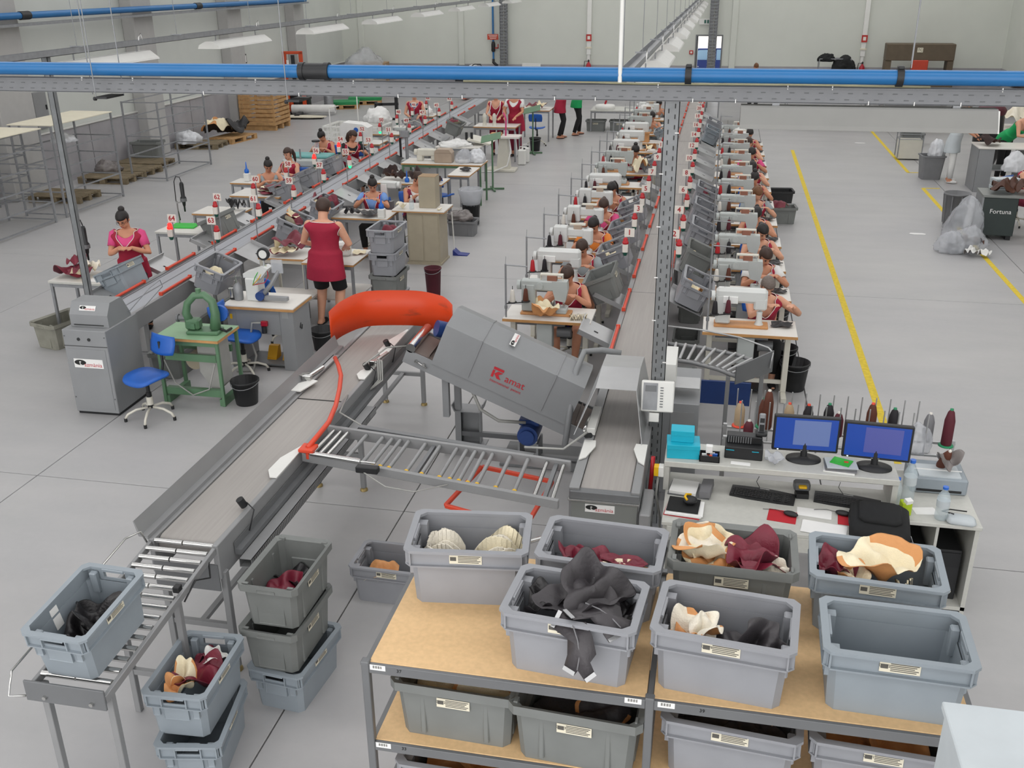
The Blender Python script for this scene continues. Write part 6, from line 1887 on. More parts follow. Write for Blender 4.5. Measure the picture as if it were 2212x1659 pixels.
# --- beige cabinet with tall box
t = thing('beige_cabinet', 'beige two-door steel cabinet with a wood-edged top, in the aisle', 'cabinet', (-4.55, 15.2, 0))
MB().bx(-.27, .27, -.24, .24, .0, .86, ch=.006).build('body', 'beige_metal', t)
for s_ in (-1, 1): MB().bx(s_ * .01 if s_ > 0 else -.25, .25 if s_ > 0 else -.01, -.248, -.24, .06, .82, ch=.003).build('door', 'beige_metal', t)
MB().bx(-.5, .37, -.29, .27, .86, .875).build('core', 'wood_edge', t)
MB().bx(-.5, .37, -.29, .27, .875, .895, ch=.003).build('worktop', 'laminate', t)
MB().bx(-.29, .29, -.26, .26, 0, .03).build('plinth', 'beige_metal', t)
MB().tube([(-.3, -.28, .8), (-.31, -.29, .6), (-.29, -.29, .2), (-.26, -.28, .12)], .012, 6).build('power_cable', 'black_plastic', t)
t = thing('beige_column', 'tall plain beige box standing on the beige cabinet', 'box', (-4.52, 15.24, .895))
MB().bx(-.13, .15, -.13, .13, 0, .5, ch=.004).build('casing', 'beige_metal', t)
MB().bx(-.13, .15, -.13, .13, .5, .506).build('cover', 'kraft', t)
t = thing('solvent_bottle', 'clear plastic bottle standing beside the tall beige box', 'bottle', (-4.74, 15.0, .895))
MB().lathe([(.0, 0), (.038, .002), (.04, .02), (.04, .13), (.02, .17), (.015, .2)], 14).build('body', 'bottle_clear', t)
MB().cyl((0, 0, .2), (0, 0, .225), .018).build('cap', 'white_panel', t)
hide('rag', 'white crumpled rag on the beige cabinet top', 'cloth', (-4.92, 15.02, .897), 530, .08, .08, WHT, curl=.2)
hide('rag', 'small white scrap at the right corner of the beige cabinet', 'cloth', (-4.28, 15.0, .897), 531, .04, .03, WHT)
t = thing('dustpan', 'long-handled dustpan with navy scoop and white stick', 'dustpan', (-4.13, 15.66, 0))
MB().prism([(-.11, 0), (.14, 0), (.14, .01), (-.02, .02), (-.1, .09), (-.11, .09)], -.09, .09, 'y').build('scoop', 'navy_dustpan', t)
MB().cyl((-.1, 0, .06), (-.13, 0, .72), .011, n=8).build('stick', 'white_panel', t)
crate('grey bin with a plum bag on it, right of the beige cabinet', (-4.42, 17.0, 0), 0, 'single', 'grey_tub', None, s=.9)
drape('plastic_bag', 'plum-coloured stuffed bag lying on the grey bin right of the beige cabinet', 'bag', (-4.45, 17.0, .28), 540, .22, .12, ('bag_grey', 'bag_grey'), curl=-.5, asp=1.2)
t = thing('waste_sack', 'clear plastic sack hung open in a dark tub beyond the beige cabinet', 'bag', (-4.45, 17.75, 0))
MB().lathe([(.13, 0), (.15, .02), (.17, .4), (.18, .4), (.175, .39)], 16).build('tub', 'black_plastic', t)
MB().lathe([(.14, .3), (.18, .42), (.22, .58), (.24, .66), (.21, .69), (.19, .6), (.15, .38)], 20).build('sack', 'clear_plastic', t)
# --- next tables away on the right side of the left line
bench('long work table with dark brown boot shafts', -6.2, -4.92, 17.45, 18.05, .8)
bench('short work table with a black brush, behind the boot table', -5.05, -4.62, 18.35, 19.25, .8)
for k, (x, y, r_) in enumerate(((-6.0, 17.8, .15), (-5.8, 17.75, .16), (-5.5, 17.7, .15), (-5.05, 17.62, .1))):
    hide('leather_piece', f'{["rust-trimmed", "rolled", "tall folded", "single"][k]} dark brown boot shaft on the boot table', 'leather piece', (x, y, .81), 550 + k, r_, .14 if k < 3 else .06, ('dark_brown_suede', 'brown_leather'), rim='brown_leather', curl=-.3)
glue_bottle('blue cone bottle between the dark boot shafts', (-5.62, 17.58, .8), False)
hide('leather_piece', 'black glove-like piece on the short table behind the boot table', 'leather piece', (-4.8, 18.8, .81), 560, .11, .05, BLK)
chair('blue chair under the boot table, seat showing', (-5.1, 18.1, 0), 2.9)
bench('table with beige machine case and clear bags, third along the aisle', -6.3, -4.62, 19.35, 19.95, .82, 'laminate', 'wood_edge', 'green_enamel')
t = thing('machine_case', 'beige hinged machine case on the third aisle table', 'box', (-5.45, 19.6, .82))
MB().bx(-.18, .18, -.12, .12, 0, .2, ch=.01).build('case', 'tan_panel', t)
MB().prism([(-.18, .2), (.18, .2), (.13, .27), (-.13, .27)], -.12, .12, 'y').build('lid', 'tan_panel', t)
t = thing('stitch_arm', 'long pale machine arm left of the beige case on the third aisle table', 'machine', (-5.85, 19.72, .82))
MB().bx(-.2, .2, -.07, .07, .1, .24, ch=.02).bx(-.2, -.08, -.07, .07, 0, .12, ch=.01).bx(.1, .2, -.06, .06, .02, .12, ch=.01).build('arm', 'cream_white', t)
MB().cyl((-.26, 0, .17), (-.2, 0, .17), .06, n=14).build('handwheel', 'cream_white', t)
for k, (x, y, z, mt_) in enumerate(((-5.05, 19.62, .83, 'clear_plastic'), (-4.78, 19.7, .83, 'bag_white'))):
    drape('plastic_bag', f'{["clear", "white"][k]} plastic bag on the right end of the third aisle table', 'bag', (x, y, z), 570 + k, .2, .2, (mt_, mt_), curl=-.9)
# --- white moulded cover and sheets beyond
bench('low table with white sheets behind the third aisle table', -6.1, -5.1, 21.2, 21.9, .85, 'laminate', 'laminate', 'galv')
drape('dust_cover', 'glossy white sheet spread over the low table in the aisle', 'cover', (-5.7, 21.5, .87), 580, .34, .10, ('white_cloth', 'white_cloth'), curl=-.3, asp=1.3)
t = thing('tub_tray', 'shallow pale tray propped beside the white sheet', 'tray', (-5.2, 21.8, .86))
MB().prism([(-.25, .1), (.25, .0), (.27, .03), (-.23, .14)], -.3, .3, 'y').build('tray', 'cream_white', t)
MB().cyl((-.28, -.2, .1), (-.28, -.2, .26), .03).cyl((-.16, -.2, .1), (-.16, -.2, .26), .03).build('grips', 'black_plastic', t)
# machine tower with lever (silver upright with cables)
t = thing('riveting_machine', 'tall grey riveting machine with pipework rising beside the left line', 'machine', AW(.55, 20.2, 0))
MB().bx(-.1, .1, -.12, .12, 0, .75, ch=.01).build('column', 'machine_pale', t)
MB().cyl((0, 0, .75), (0, 0, 1.35), .035, n=10).bx(-.12, .06, -.05, .05, 1.2, 1.34, ch=.01).build('upper_post', 'galv', t)
MB().bx(-.25, .0, -.03, .03, 1.34, 1.40, ch=.006).build('top_arm', 'machine_pale', t)
MB().tube([(0, 0, 1.35), (.05, 0, 1.5), (.2, 0, 1.55), (.32, 0, 1.5), (.38, 0, 1.38)], .014, 7).build('hose', 'cable_grey', t)
MB().cyl((-.12, -.06, .8), (-.12, -.06, 1.2), .025, n=8).build('piston', 'black_metal', t)
for s_ in (-1, 1): MB().cyl((.02 * s_, .02, .75), (.22 * s_ + .1, -.05, 0), .014, n=8).build('brace', 'galv', t)
# --- pedestal lamp machine, jugs, green stands
t = thing('pedestal_column', 'pale tapered pedestal with long foot plate and white hose', 'pedestal', (-4.98, 23.2, 0))
MB().prism([(-.16, .05), (.16, .05), (.09, .78), (-.09, .78)], -.1, .1, 'y').build('column', 'cream_white', t)
MB().bx(-.4, .3, -.22, .2, 0, .06, ch=.01).build('foot', 'cream_white', t)
MB().bx(-.4, .4, -.2, .25, .78, .82).build('table_top', 'laminate', t)
MB().tube([(.15, -.1, .8), (.2, -.12, .5), (.12, -.2, .15), (-.2, -.3, .02), (-.5, -.35, .02)], .016, 7).build('hose', 'paper', t)
MB().tube([(.05, 0, .82), (.06, 0, 1.2), (.0, 0, 1.35)], .02, 7).build('pink_hose', 'pink_cloth', t)
MB().bx(-.3, -.05, -.1, .1, .82, .88).build('wood_block', 'wood_block', t)
for k, (x, y) in enumerate(((-4.70, 24.0), (-4.68, 24.35))):
    t = thing('jerrycan', f'{["nearer", "farther"][k]} white jerrycan standing on the floor at the aisle', 'jerrycan', (x, y, 0), .1, 'white jerrycans')
    MB().bx(-.1, .1, -.08, .08, 0, .38, ch=.03).build('body', 'white_panel', t)
    MB().tube([(-.06, 0, .37), (-.05, 0, .44), (.05, 0, .44), (.06, 0, .37)], .014, 7).build('handle', 'white_panel', t)
    MB().cyl((.06, 0, .38), (.06, 0, .41), .025).build('cap', 'black_plastic', t)
for k, (x, y) in enumerate(((-4.75, 20.95), (-4.72, 25.6))):
    t = thing('pattern_stand', f'{["nearer", "farther"][k]} green pattern stand with slanted plate', 'stand', (x, y, 0), 0, 'green pattern stands')
    MB().cyl((0, 0, .03), (0, 0, 1.1), .02, n=10).build('pole', 'green_enamel', t)
    for a in range(4): MB().bar((0, 0, .03), (.25 * cos(a * pi / 2 + .4), .25 * sin(a * pi / 2 + .4), .02), .035, .035).build('foot', 'green_enamel', t)
    MB().bx(-.25, .2, -.12, .12, -.005, .005, 0, TR((0, 0, 1.13), 0, .5, -.25)).build('plate', 'green_enamel', t)
bucket('black bucket beside the farther green stand', (-4.75, 26.1, 0), .15, .34)
bench('work table of the two standing women, with white tools', -6.0, -4.92, 24.35, 25.0, .85)
for k, x in enumerate((-5.75, -5.5)):
    t = thing('cream_machine', f'{["left", "right"][k]} cream hand machine on the table of the two standing women', 'machine', (x, 24.55, .85))
    MB().lathe([(.06, 0), (.05, .05), (.04, .12), (.06, .15), (.05, .25), (.02, .3)], 12).build('body', 'cream_white', t)
    MB().tube([(.04, 0, .2), (.14, .02, .4), (.16, .03, .6)], .01, 6).build('hose', 'paper', t)
person('blond woman in a crimson vest, left of the two standing at the far table', (-5.62, 25.35, 0), .1, False, .12, (.5, 0, 0), ((.13, -.34, 1.0), (-.1, -.34, 1.0)), None, .87, 'hair_blond', 'tied', 'skin_pale', 'vest', None, None, 'vest_dark', .9, 'black_cloth', True, .1, 1.0, .016)
person('taller woman with glasses and white sleeve, right of the two at the far table', (-5.08, 25.2, 0), -.1, False, .16, (.55, .2, 0), ((.1, -.36, 1.0), (-.16, -.36, 1.0)), None, .9, 'hair_brown', 'short', 'skin', 'vest', 'white_cloth', 'white_cloth', 'vest_dark', .9, 'black_cloth', True, .25, 1.04, .016, glasses=True)
bench('far table with maroon uppers beside the blue chair', -5.5, -4.62, 27.6, 28.4, .85, 'laminate', 'wood_edge', 'galv')
hide('leather_piece', 'maroon and cream uppers on the far table beside the blue chair', 'leather piece', (-5.15, 28.0, .86), 590, .22, .12, MAR, rim='cream_fleece', curl=-.2)
hide('leather_piece', 'cream boot lining standing among uppers on the far table', 'leather piece', (-4.9, 27.95, .86), 591, .14, .12, ('cream_fleece', 'maroon_leather'), curl=.4)
chair('blue work chair beside the far table, its back to the camera', (-4.85, 26.95, 0), pi)
person('woman in crimson tunic and black leggings standing at the far aisle end', (-4.42, 28.25, 0), 1.9, False, .05, (.2, 0, 0), ((.1, -.3, 1.1), (-.1, -.3, 1.12)), ((.1, -.05, .075), (-.08, .05, .075)), .9, 'hair_brown', 'tied', 'skin', 'vest', None, None, 'black_cloth', .98, None, True, .12, 1.05, .016)
person('woman in green shirt and black leggings beside the one in crimson tunic', (-4.05, 28.9, 0), 2.1, False, .05, (.2, 0, 0), ((.1, -.3, 1.1), (-.1, -.3, 1.12)), ((.1, -.12, .075), (-.08, .1, .075)), .9, 'hair_black', 'tied', 'skin', 'green_cloth', None, None, 'black_cloth', .98, None, False, 0, 1.05, .016)
bench('long pale bench across the far aisle', -3.75, -2.3, 29.6, 30.6, .62, 'laminate_grey', 'laminate_grey', 'galv')
t = thing('pallet_scale', 'white round fan guard lying on the far pale bench', 'fan', (-3.35, 29.95, .62))
MB().lathe([(.28, .0), (.30, .05), (.28, .12), (.1, .14), (.0, .14)], 20).build('guard', 'white_panel', t)
MB().cyl((0, 0, .14), (.05, 0, .3), .03).build('bracket', 'extinguisher_red', t)
crate('dark crate on the floor under the far pale bench, left', (-3.6, 29.9, 0), 0, 'single', 'crate_dark')
crate('dark crate on the floor under the far pale bench, right', (-2.9, 29.9, 0), 0, 'single', 'crate_dark')

# ================================================================== left side of the left line
bench('steel-legged table with maroon hides in front of the nearest woman', -8.28, -7.52, 10.68, 11.22, .8, 'laminate', 'laminate_grey', 'galv')
for k, (x, y, z, r_, m_) in enumerate(((-8.1, 10.95, .81, .19, MRW), (-8.05, 11.02, .93, .13, MRW), (-7.9, 10.85, .82, .14, MAR), (-7.86, 11.05, .84, .11, WHT))):
    hide('leather_piece', f'{["broad maroon hide at the bottom of", "rolled maroon hide on top of", "striped maroon piece at the front of", "white lined piece at the right of"][k]} the near-left leather heap', 'leather piece', (x, y, z), 600 + k, r_, .11, m_, curl=-.3 if k < 3 else .3)
t = thing('paper_sheet', 'white sheet on the table of the nearest woman', 'paper', (-7.66, 10.85, .803), .2)
MB().bx(-.1, .1, -.12, .12, 0, .002).build('sheet', 'paper', t)
hang_tool('dark power screwdriver hanging beside the slotted post at the near-left table', (-7.97, 11.15, 1.42))
person('woman with glasses and black bun in crimson vest over a pink shirt', (-7.44, 11.32, 0), .25, False, .08, (.48, -.1, 0), ((.10, -.26, 1.17), (-.04, -.28, 1.18)), None, .86, 'hair_black', 'bun', 'skin', 'vest', 'pink_cloth', 'pink_cloth', 'black_cloth', .98, 'black_cloth', True, 0, 1.0, .0095, glasses=True)
crate('old beige crate standing on the floor at far left', (-8.14, 10.62, 0), 1.3, 'single', 'crate_old', None, s=1.1)
# crates tilted on the chutes of the left line
def acrate(label, x, y, side, kind='double', mt='crate_light'):
    p = AW(x, y, .745)
    return tcrate(label, (p.x, p.y, p.z), side, kind, mt, .38, ARZ)
acrate('grey crate tilted towards the woman in pink, beside sign sixty-four', -.44, 10.75, -1, 'double', 'crate_blue')
acrate('dark grey crate tilted beside sign sixty-two', -.46, 13.55, -1, 'single', 'crate_dark')
acrate('grey crate with maroon pieces tilted beside sign fifty-eight', -.46, 16.2, -1)
acrate('grey crate tilted beside sign fifty-six', -.46, 17.35, -1)
acrate('grey crate tilted beside sign fifty-four', -.46, 18.5, -1)
acrate('grey crate tilted beside sign forty-six', -.46, 24.6, -1)
acrate('grey crate with cream fleece tilted on the right of the left line, nearest', .56, 11.05, 1, 'double', 'crate_light')
acrate('grey crate with maroon and cream uppers tilted beside sign sixty-one', .60, 13.55, 1)
acrate('grey crate heaped with maroon boot shafts tilted beside sign fifty-nine', .66, 14.75, 1)
acrate('dark crate full of uppers tilted at the far right of the left line', .66, 23.9, 1, 'single', 'crate_dark')
def ahide(nm, label, x, y, z, seed, r_, a, m_, side, **kw):
    p = AW(x, y, z)
    hide(nm, label, 'leather piece', p, seed, r_, a, m_, ry=.38 * side, **kw)
ahide('fleece_piece', 'cream fleece in the nearest tilted crate right of the left line', .60, 11.0, .86, 620, .13, .08, CRM, 1, curl=.3)
ahide('leather_piece', 'maroon upper in the tilted crate beside sign sixty-one', .66, 13.5, .93, 621, .14, .08, MAR, 1, curl=.4)
ahide('leather_piece', 'cream-edged upper in the tilted crate beside sign sixty-one', .58, 13.65, .95, 622, .11, .08, ('cream_fleece', 'maroon_leather'), 1, rim='tan_leather', curl=.5)
for k in range(2):
    ahide('leather_piece', f'{["left", "right"][k]} maroon boot shaft bulging from the crate beside sign fifty-nine', .58 + .2 * k, 14.8, .97 - .06 * k, 623 + k, .13, .10, MRW, 1, curl=-.7)
ahide('leather_piece', 'cream lining at the front of the crate beside sign fifty-nine', .68, 14.6, .95, 625, .12, .06, CRM, 1, curl=.5, rim='tan_leather')
ahide('leather_piece', 'maroon pieces in the tilted crate beside sign fifty-eight', -.46, 16.3, .95, 626, .12, .09, MRW, -1, curl=-.5)
ahide('leather_piece', 'uppers in the far dark crate right of the left line', .68, 23.9, .98, 627, .16, .08, MAR, 1, rim='cream_fleece', curl=.2)
for i in range(3):
    p = AW(.33, 9.95 + 1.0 * i)
    crate(f'dark floor crate under the left line, {ORD[i]} from the near end', (p.x + .2, p.y, 0), pi / 2, 'single', 'crate_dark', None, group='floor crates under the left line')
bench('white-topped table with a green mat beside sign sixty-four', -8.3, -7.36, 13.3, 13.85, .8, 'laminate', 'laminate_grey', 'galv')
t = thing('cutting_mat', 'bright green cutting mat on the table beside sign sixty-four', 'mat', (-8.0, 13.68, .802), .1)
MB().bx(-.2, .2, -.14, .14, 0, .02, ch=.004).build('mat', 'green_card', t)
hang_tool('dark power screwdriver hanging over the table beside sign sixty-four', (-8.02, 13.78, 1.47))
hide('leather_piece', 'dark upper on the right end of the table beside sign sixty-four', 'leather piece', (-7.55, 13.7, .81), 640, .1, .09, BLK, curl=-.3)
bench('wooden-edged table with black shoes beside sign sixty-two', -8.3, -7.5, 14.45, 15.0, .82)
for k in range(2): hide('leather_piece', f'{["left", "right"][k]} black upper on the table beside sign sixty-two', 'leather piece', (-7.75 + .16 * k, 14.8, .83), 645 + k, .09, .12, BLK, curl=-.5)
bench('work table with cream and maroon strips in front of the woman in grey', -8.33, -7.4, 15.85, 16.5, .82)
for k in range(5):
    hide('leather_piece', f'{["lowest", "second", "middle", "fourth", "topmost"][k]} cream-lined strip in the pile before the woman in grey', 'leather piece', (-7.72 + .03 * k, 16.1 + .02 * k, .83 + .025 * k), 650 + k, .14, .03, ('cream_fleece', 'maroon_leather') if k % 2 else MRW, asp=1.5, rz=.2 * k - .3, group='strips in the pile before the woman in grey')
person('woman in a grey tank top with glasses and a white scrunchie', (-8.10, 17.0, 0), .45, True, .18, (.45, .1, 0), ((.14, -.36, .92), (-.08, -.38, .92)), None, .52, 'hair_black', 'bun', 'skin', 'grey_cloth', None, None, 'black_cloth', .9, 'black_cloth', True, 0, 1.0, .013, glasses=True)
person('woman with a long ponytail in a crimson vest behind the one in grey', (-8.12, 18.05, 0), -.35, True, .05, (.25, .1, 0), ((.16, -.3, .86), (-.06, -.32, .86)), None, .52, 'hair_brown', 'tail', 'skin_pale', 'vest', None, None, 'black_cloth', .9, 'black_cloth', True, 0, 1.0, .013)
chair('blue chair under the woman in the grey tank top', (-8.10, 17.04, 0), 0)
chair('blue chair under the ponytailed woman in crimson', (-8.12, 18.1, 0), 0)
bench('small side table with a glue jug, left of the woman in grey', -8.95, -8.45, 17.1, 17.55, .78)
glue_bottle('white jug with tall blue nozzle left of the woman in grey', (-8.68, 17.3, .78))
# splitting machine, teal over blue
t = thing('splitting_machine', 'teal and blue splitting machine with a yellow switch box', 'machine', (-8.35, 19.55, 0))
MB().bx(-.5, .42, -.3, .3, .7, .84, ch=.02).build('body', 'machine_pale', t)
MB().bx(-.52, .44, -.1, .34, .84, .90, ch=.02).build('top_cover', 'teal_machine', t)
MB().bx(-.4, .44, -.36, -.3, .42, .7, ch=.01).build('front_panel', 'blue_machine', t)
for x in (-.36, .36): MB().bx(x - .05, x + .05, -.3, .25, 0, .7).build('leg', 'blue_machine', t)
MB().bx(.2, .34, -.42, -.36, .58, .70, ch=.008).build('switch_box', 'yellow_pedal', t)
MB().cyl((.27, -.44, .64), (.27, -.42, .64), .025).build('switch_knob', 'press_red', t)
MB().cyl((-.12, -.2, .84), (-.12, -.2, 1.05), .018, n=8).build('spindle', 'galv', t)
t = thing('glass_lantern', 'black-framed glass cylinder standing on the teal machine', 'jar', (-8.27, 19.75, .90))
MB().cyl((0, 0, .03), (0, 0, .24), .065, n=16, cap=False).build('glass', 'bottle_clear', t)
MB().cyl((0, 0, 0), (0, 0, .03), .075, n=16).cyl((0, 0, .24), (0, 0, .27), .085, n=16).build('frame', 'black_plastic', t)
person('woman with a topknot in crimson working over the teal machine', (-8.3, 20.45, 0), -.1, True, .3, (.6, 0, 0), ((.14, -.4, .95), (-.12, -.4, .95)), None, .58, 'hair_black', 'bun', 'skin', 'vest', None, None, 'black_cloth', .9, 'black_cloth', True, 0, 1.0, .015)
person('dark-haired woman in crimson over black sleeves beside the one with a topknot', (-7.75, 20.4, 0), .6, True, .2, (.4, .5, 0), ((.14, -.36, .9), (-.12, -.36, .9)), None, .55, 'hair_brown', 'long', 'skin', 'vest', 'black_cloth', 'black_cloth', 'black_cloth', .9, 'black_cloth', True, 0, 1.0, .015)
chair('blue chair under the woman with a topknot', (-8.3, 20.5, .05), 0)
chair('blue chair under the woman with black sleeves', (-7.75, 20.45, .03), 0)
# big white lattice bin
t = thing('lattice_bin', 'large white plastic lattice bin standing on the floor', 'bin', (-9.3, 25.1, 0), -.05)
wv = MB()
W_, D_, Hh_ = .75, .5, .74
for s_ in (-1, 1):
    for k in range(13): 
        x = -W_ + 2 * W_ * k / 12
        wv.bx(x - .018, x + .018, s_ * D_ - .012, s_ * D_ + .012, .05, Hh_)
    for k in range(9):
        y = -D_ + 2 * D_ * k / 8
        wv.bx(s_ * W_ - .012, s_ * W_ + .012, y - .018, y + .018, .05, Hh_)
    for k in range(6):
        z = .08 + (Hh_ - .1) * k / 5
        wv.bx(-W_, W_, s_ * D_ - .011, s_ * D_ + .011, z - .018, z + .018).bx(s_ * W_ - .011, s_ * W_ + .011, -D_, D_, z - .018, z + .018)
o = wv.build('lattice', 'white_panel', t); o['kind'] = 'stuff'
MB().rings([rect(W_ - .03, D_ - .03, Hh_ - .04), rect(W_ + .03, D_ + .03, Hh_ - .04), rect(W_ + .03, D_ + .03, Hh_), rect(W_ - .03, D_ - .03, Hh_), rect(W_ - .03, D_ - .03, Hh_ - .04)], 0, False, False, False).build('rim', 'white_panel', t)
MB().bx(-W_, W_, -D_, D_, .03, .06).build('bottom', 'white_panel', t)
MB().bx(-W_ + .01, W_ - .01, D_ - .02, D_ - .015, .06, Hh_).build('back_lining', 'white_panel', t)
# covered machines and tables further along
for i, y in enumerate((19.05 + 2.6, 23.1)):
    bench(f'wood-edged table with covered machine, {["nearer", "farther"][i]} of two on the left of the line', -8.5, -7.5, y - .1, y + .5, .82)
drape('dust_cover', 'big white dust cover draped over a machine beside sign forty-eight', 'cover', (-8.1, 23.3, 1.2), 670, .34, .22, ('white_cloth', 'white_cloth'), curl=-1.2)
t = thing('covered_machine', 'boxy white covered machine with a blue mark beside sign fifty-two', 'machine', (-8.1, 21.75, .82))
MB().prism([(-.32, 0), (.3, 0), (.33, .35), (.2, .42), (-.25, .46), (-.34, .38)], -.16, .2, 'y').build('cover', 'white_cloth', t)
MB().cyl((.05, -.165, .3), (.05, -.16, .3), .055, n=16).build('round_mark', 'blue_seat', t)
for i, (x, y, z) in enumerate(((-8.62, 21.5, 1.6), (-8.5, 23.0, 1.75))):
    t = thing('thread_mast', f'{["nearer", "farther"][i]} tall white thread mast with a short top arm', 'mast', (x, y, 0), 0, 'white thread masts')
    MB().cyl((0, 0, 0), (0, 0, z), .014, n=8).build('pole', 'white_panel', t)
    MB().cyl((0, 0, z), (.22, .02, z + .05), .011, n=8).build('arm', 'cream_white', t)
bench('steel bench in front of the woman beside sign forty-eight', -7.95, -7.45, 23.9, 24.3, .85, 'laminate', 'laminate_grey', 'galv', None)
person('woman in crimson over a navy top standing beside sign forty-eight', (-7.6, 24.75, 0), .1, False, .06, (.4, 0, 0), ((.13, -.3, 1.05), (-.1, -.3, 1.05)), None, .9, 'hair_brown', 'tied', 'skin_pale', 'vest', 'blue_motor', None, 'black_cloth', .98, 'black_cloth', True, .1, 1.0, .016)
t = thing('green_far_machine', 'old green machine with black arm standing on the floor at the back left', 'machine', (-9.1, 26.3, 0))
MB().bx(-.3, .2, -.2, .2, .5, .95, ch=.02).build('body', 'green_enamel', t)
MB().bx(-.25, .15, -.15, .15, 0, .5).build('stand', 'wood_block', t)
MB().cyl((.0, -.1, .98), (.0, -.1, 1.15), .09).bar((0, 0, 1.1), (.55, 0, 1.12), .07, .07).bar((.5, 0, .7), (.5, 0, 1.3), .08, .08).bar((.15, 0, .72), (.5, 0, .72), .06, .06).build('arm', 'black_metal', t)
bench('far table with white covered machine beside sign forty-four', -8.2, -7.5, 26.0, 26.6, .85)
drape('dust_cover', 'white cover over the machine beside sign forty-four', 'cover', (-7.85, 26.3, .94), 675, .3, .18, ('white_cloth', 'white_cloth'), curl=-1.1)
# ================================================================== computer desk behind the rack
DZ = .75
t = thing('computer_desk', 'pale grey computer desk with a raised rear shelf', 'desk', (0, 0, 0))
MB().bx(-.21, 1.43, 6.22, 7.0, DZ - .03, DZ, ch=.004).build('desk_top', 'laminate_grey', t)
MB().bx(-.23, 1.45, 6.68, 7.03, .955, 1.0, ch=.004).build('raised_shelf', 'laminate_grey', t)
MB().bx(-.23, -.19, 6.7, 7.02, DZ, .955).build('shelf_end', 'laminate_grey', t)
MB().bx(1.41, 1.45, 6.7, 7.02, DZ, .955).build('shelf_end', 'laminate_grey', t)
MB().bx(-.2, -.17, 6.25, 6.98, 0, DZ - .03).build('side_panel', 'laminate_grey', t)
MB().bx(1.2, 1.23, 6.25, 6.98, 0, DZ - .03).build('side_panel', 'laminate_grey', t)
MB().bx(-.17, 1.2, 6.93, 6.96, .25, DZ - .03).build('modesty_panel', 'laminate_grey', t)
MB().bx(-.17, 1.2, 6.21, 6.225, DZ - .14, DZ - .03).build('front_rail', 'laminate_grey', t)
t = thing('side_desk', 'pale side desk with an open cubby, right of the computer desk', 'desk', (0, 0, 0))
MB().bx(1.45, 2.02, 6.55, 7.36, DZ - .03, DZ, ch=.004).build('desk_top', 'laminate_grey', t)
MB().bx(1.47, 1.5, 6.57, 7.3, 0, DZ - .03).build('side_panel', 'laminate_grey', t)
MB().bx(1.72, 1.74, 6.57, 7.3, 0, DZ - .03).build('divider', 'laminate_grey', t)
MB().bx(1.98, 2.01, 6.57, 7.3, 0, DZ - .03).build('side_panel', 'laminate_grey', t)
MB().bx(1.5, 1.98, 7.27, 7.3, 0, DZ - .03).build('back_panel', 'laminate_grey', t)
MB().bx(1.47, 2.01, 6.57, 7.3, .03, .06).build('bottom_panel', 'laminate_grey', t)
def tower(label, loc):
    t = thing('computer_tower', label, 'computer', loc, 0, 'black computer towers')
    MB().bx(-.09, .09, 0, .42, 0, .42, ch=.006).build('case', 'black_plastic', t)
    MB().bx(-.08, .08, -.006, 0, .28, .40).build('drive_front', 'black_metal', t)
    MB().cyl((.0, -.008, .2), (0, -.002, .2), .007, n=10).build('power_light', 'blue_led', t)
    MB().bx(-.07, -.02, -.007, 0, .02, .06).build('sticker', 'card', t)
tower('black computer tower with blue light in the side desk cubby', (1.86, 6.66, .06))
tower('second black computer tower, dark behind the laptop bag', (1.61, 6.66, .06))
def monitor(label, loc, rz, mats_):
    t = thing('monitor', label, 'monitor', loc, rz, 'black desktop monitors')
    MB().lathe([(.13, 0), (.128, .012), (.05, .02), (.03, .03)], 28, 0, Matrix.Diagonal((1, .72, 1, 1))).build('base', 'black_plastic', t)
    MB().cyl((0, 0, .02), (0, .01, .14), .025, n=12).build('stem', 'black_plastic', t)
    f = MB().bx(-.238, .238, -.012, .03, .07, .355, ch=.006).build('bezel', 'black_plastic', t)
    s_ = MB().bx(-.222, .222, -.0135, -.012, .09, .34).build('screen', mats_[0], t)
    MB().bx(-.21 + .12, .17, -.0145, -.0135, .125, .325).build('window', mats_[1], s_)
    MB().bx(-.18, -.10, -.0142, -.0135, .15, .31).build('side_window', mats_[0], s_)
    MB().bx(-.222, .222, -.0146, -.0135, .09, .105).build('taskbar', 'car_glass' if False else mats_[0], s_)
    MB().bx(-.2, -.19, -.0145, -.0125, .078, .084).build('power_light', 'white_led', t)
    MB().bx(-.03, .03, -.0128, -.012, .077, .083).build('maker_mark', 'steel_grey', t)
    t.rotation_euler = (0, 0, rz)
    return t
monitor('left desktop monitor showing a blue screen with a grey window', (.79, 6.90, 1.0), .03, ('screen', 'screen_grey'))
monitor('right desktop monitor showing a violet-blue screen', (1.29, 6.86, 1.0), -.06, ('screen', 'screen_violet'))
def keyboard(label, loc, rz):
    t = thing('keyboard', label, 'keyboard', loc, rz, 'black keyboards')
    n = 14
    P = [(-.235 + .47 * k / n, .075 + .02 * sin(pi * k / n)) for k in range(n + 1)] + [(.235, -.075), (.12, -.085), (-.12, -.085), (-.235, -.075)]
    MB().prism(P[::-1], 0, .018).build('case', 'black_plastic', t)
    km = MB().bx(-.0075, .0075, -.0075, .0075, .018, .023, ch=.001).mesh('key', 'black_metal')
    b = MB()
    for r_ in range(5):
        for k in range(21):
            if k in (14, 18): continue
            x = -.215 + k * .0205
            b.bx(x - .0085, x + .0085, -.065 + r_ * .026 - .01, -.065 + r_ * .026 + .01, .018, .0235)
    o = b.build('keys', 'black_metal', t); o['kind'] = 'stuff'
    MB().bx(-.03, .04, .078, .082, .018, .0195).build('indicator_strip', 'paper', t)
    MB().tube([(-.03, .09, .012), (-.05, .14, .012), (-.07, .18, .02), (-.06, .25, .03)], .0025, 5).build('cable', 'black_plastic', t)
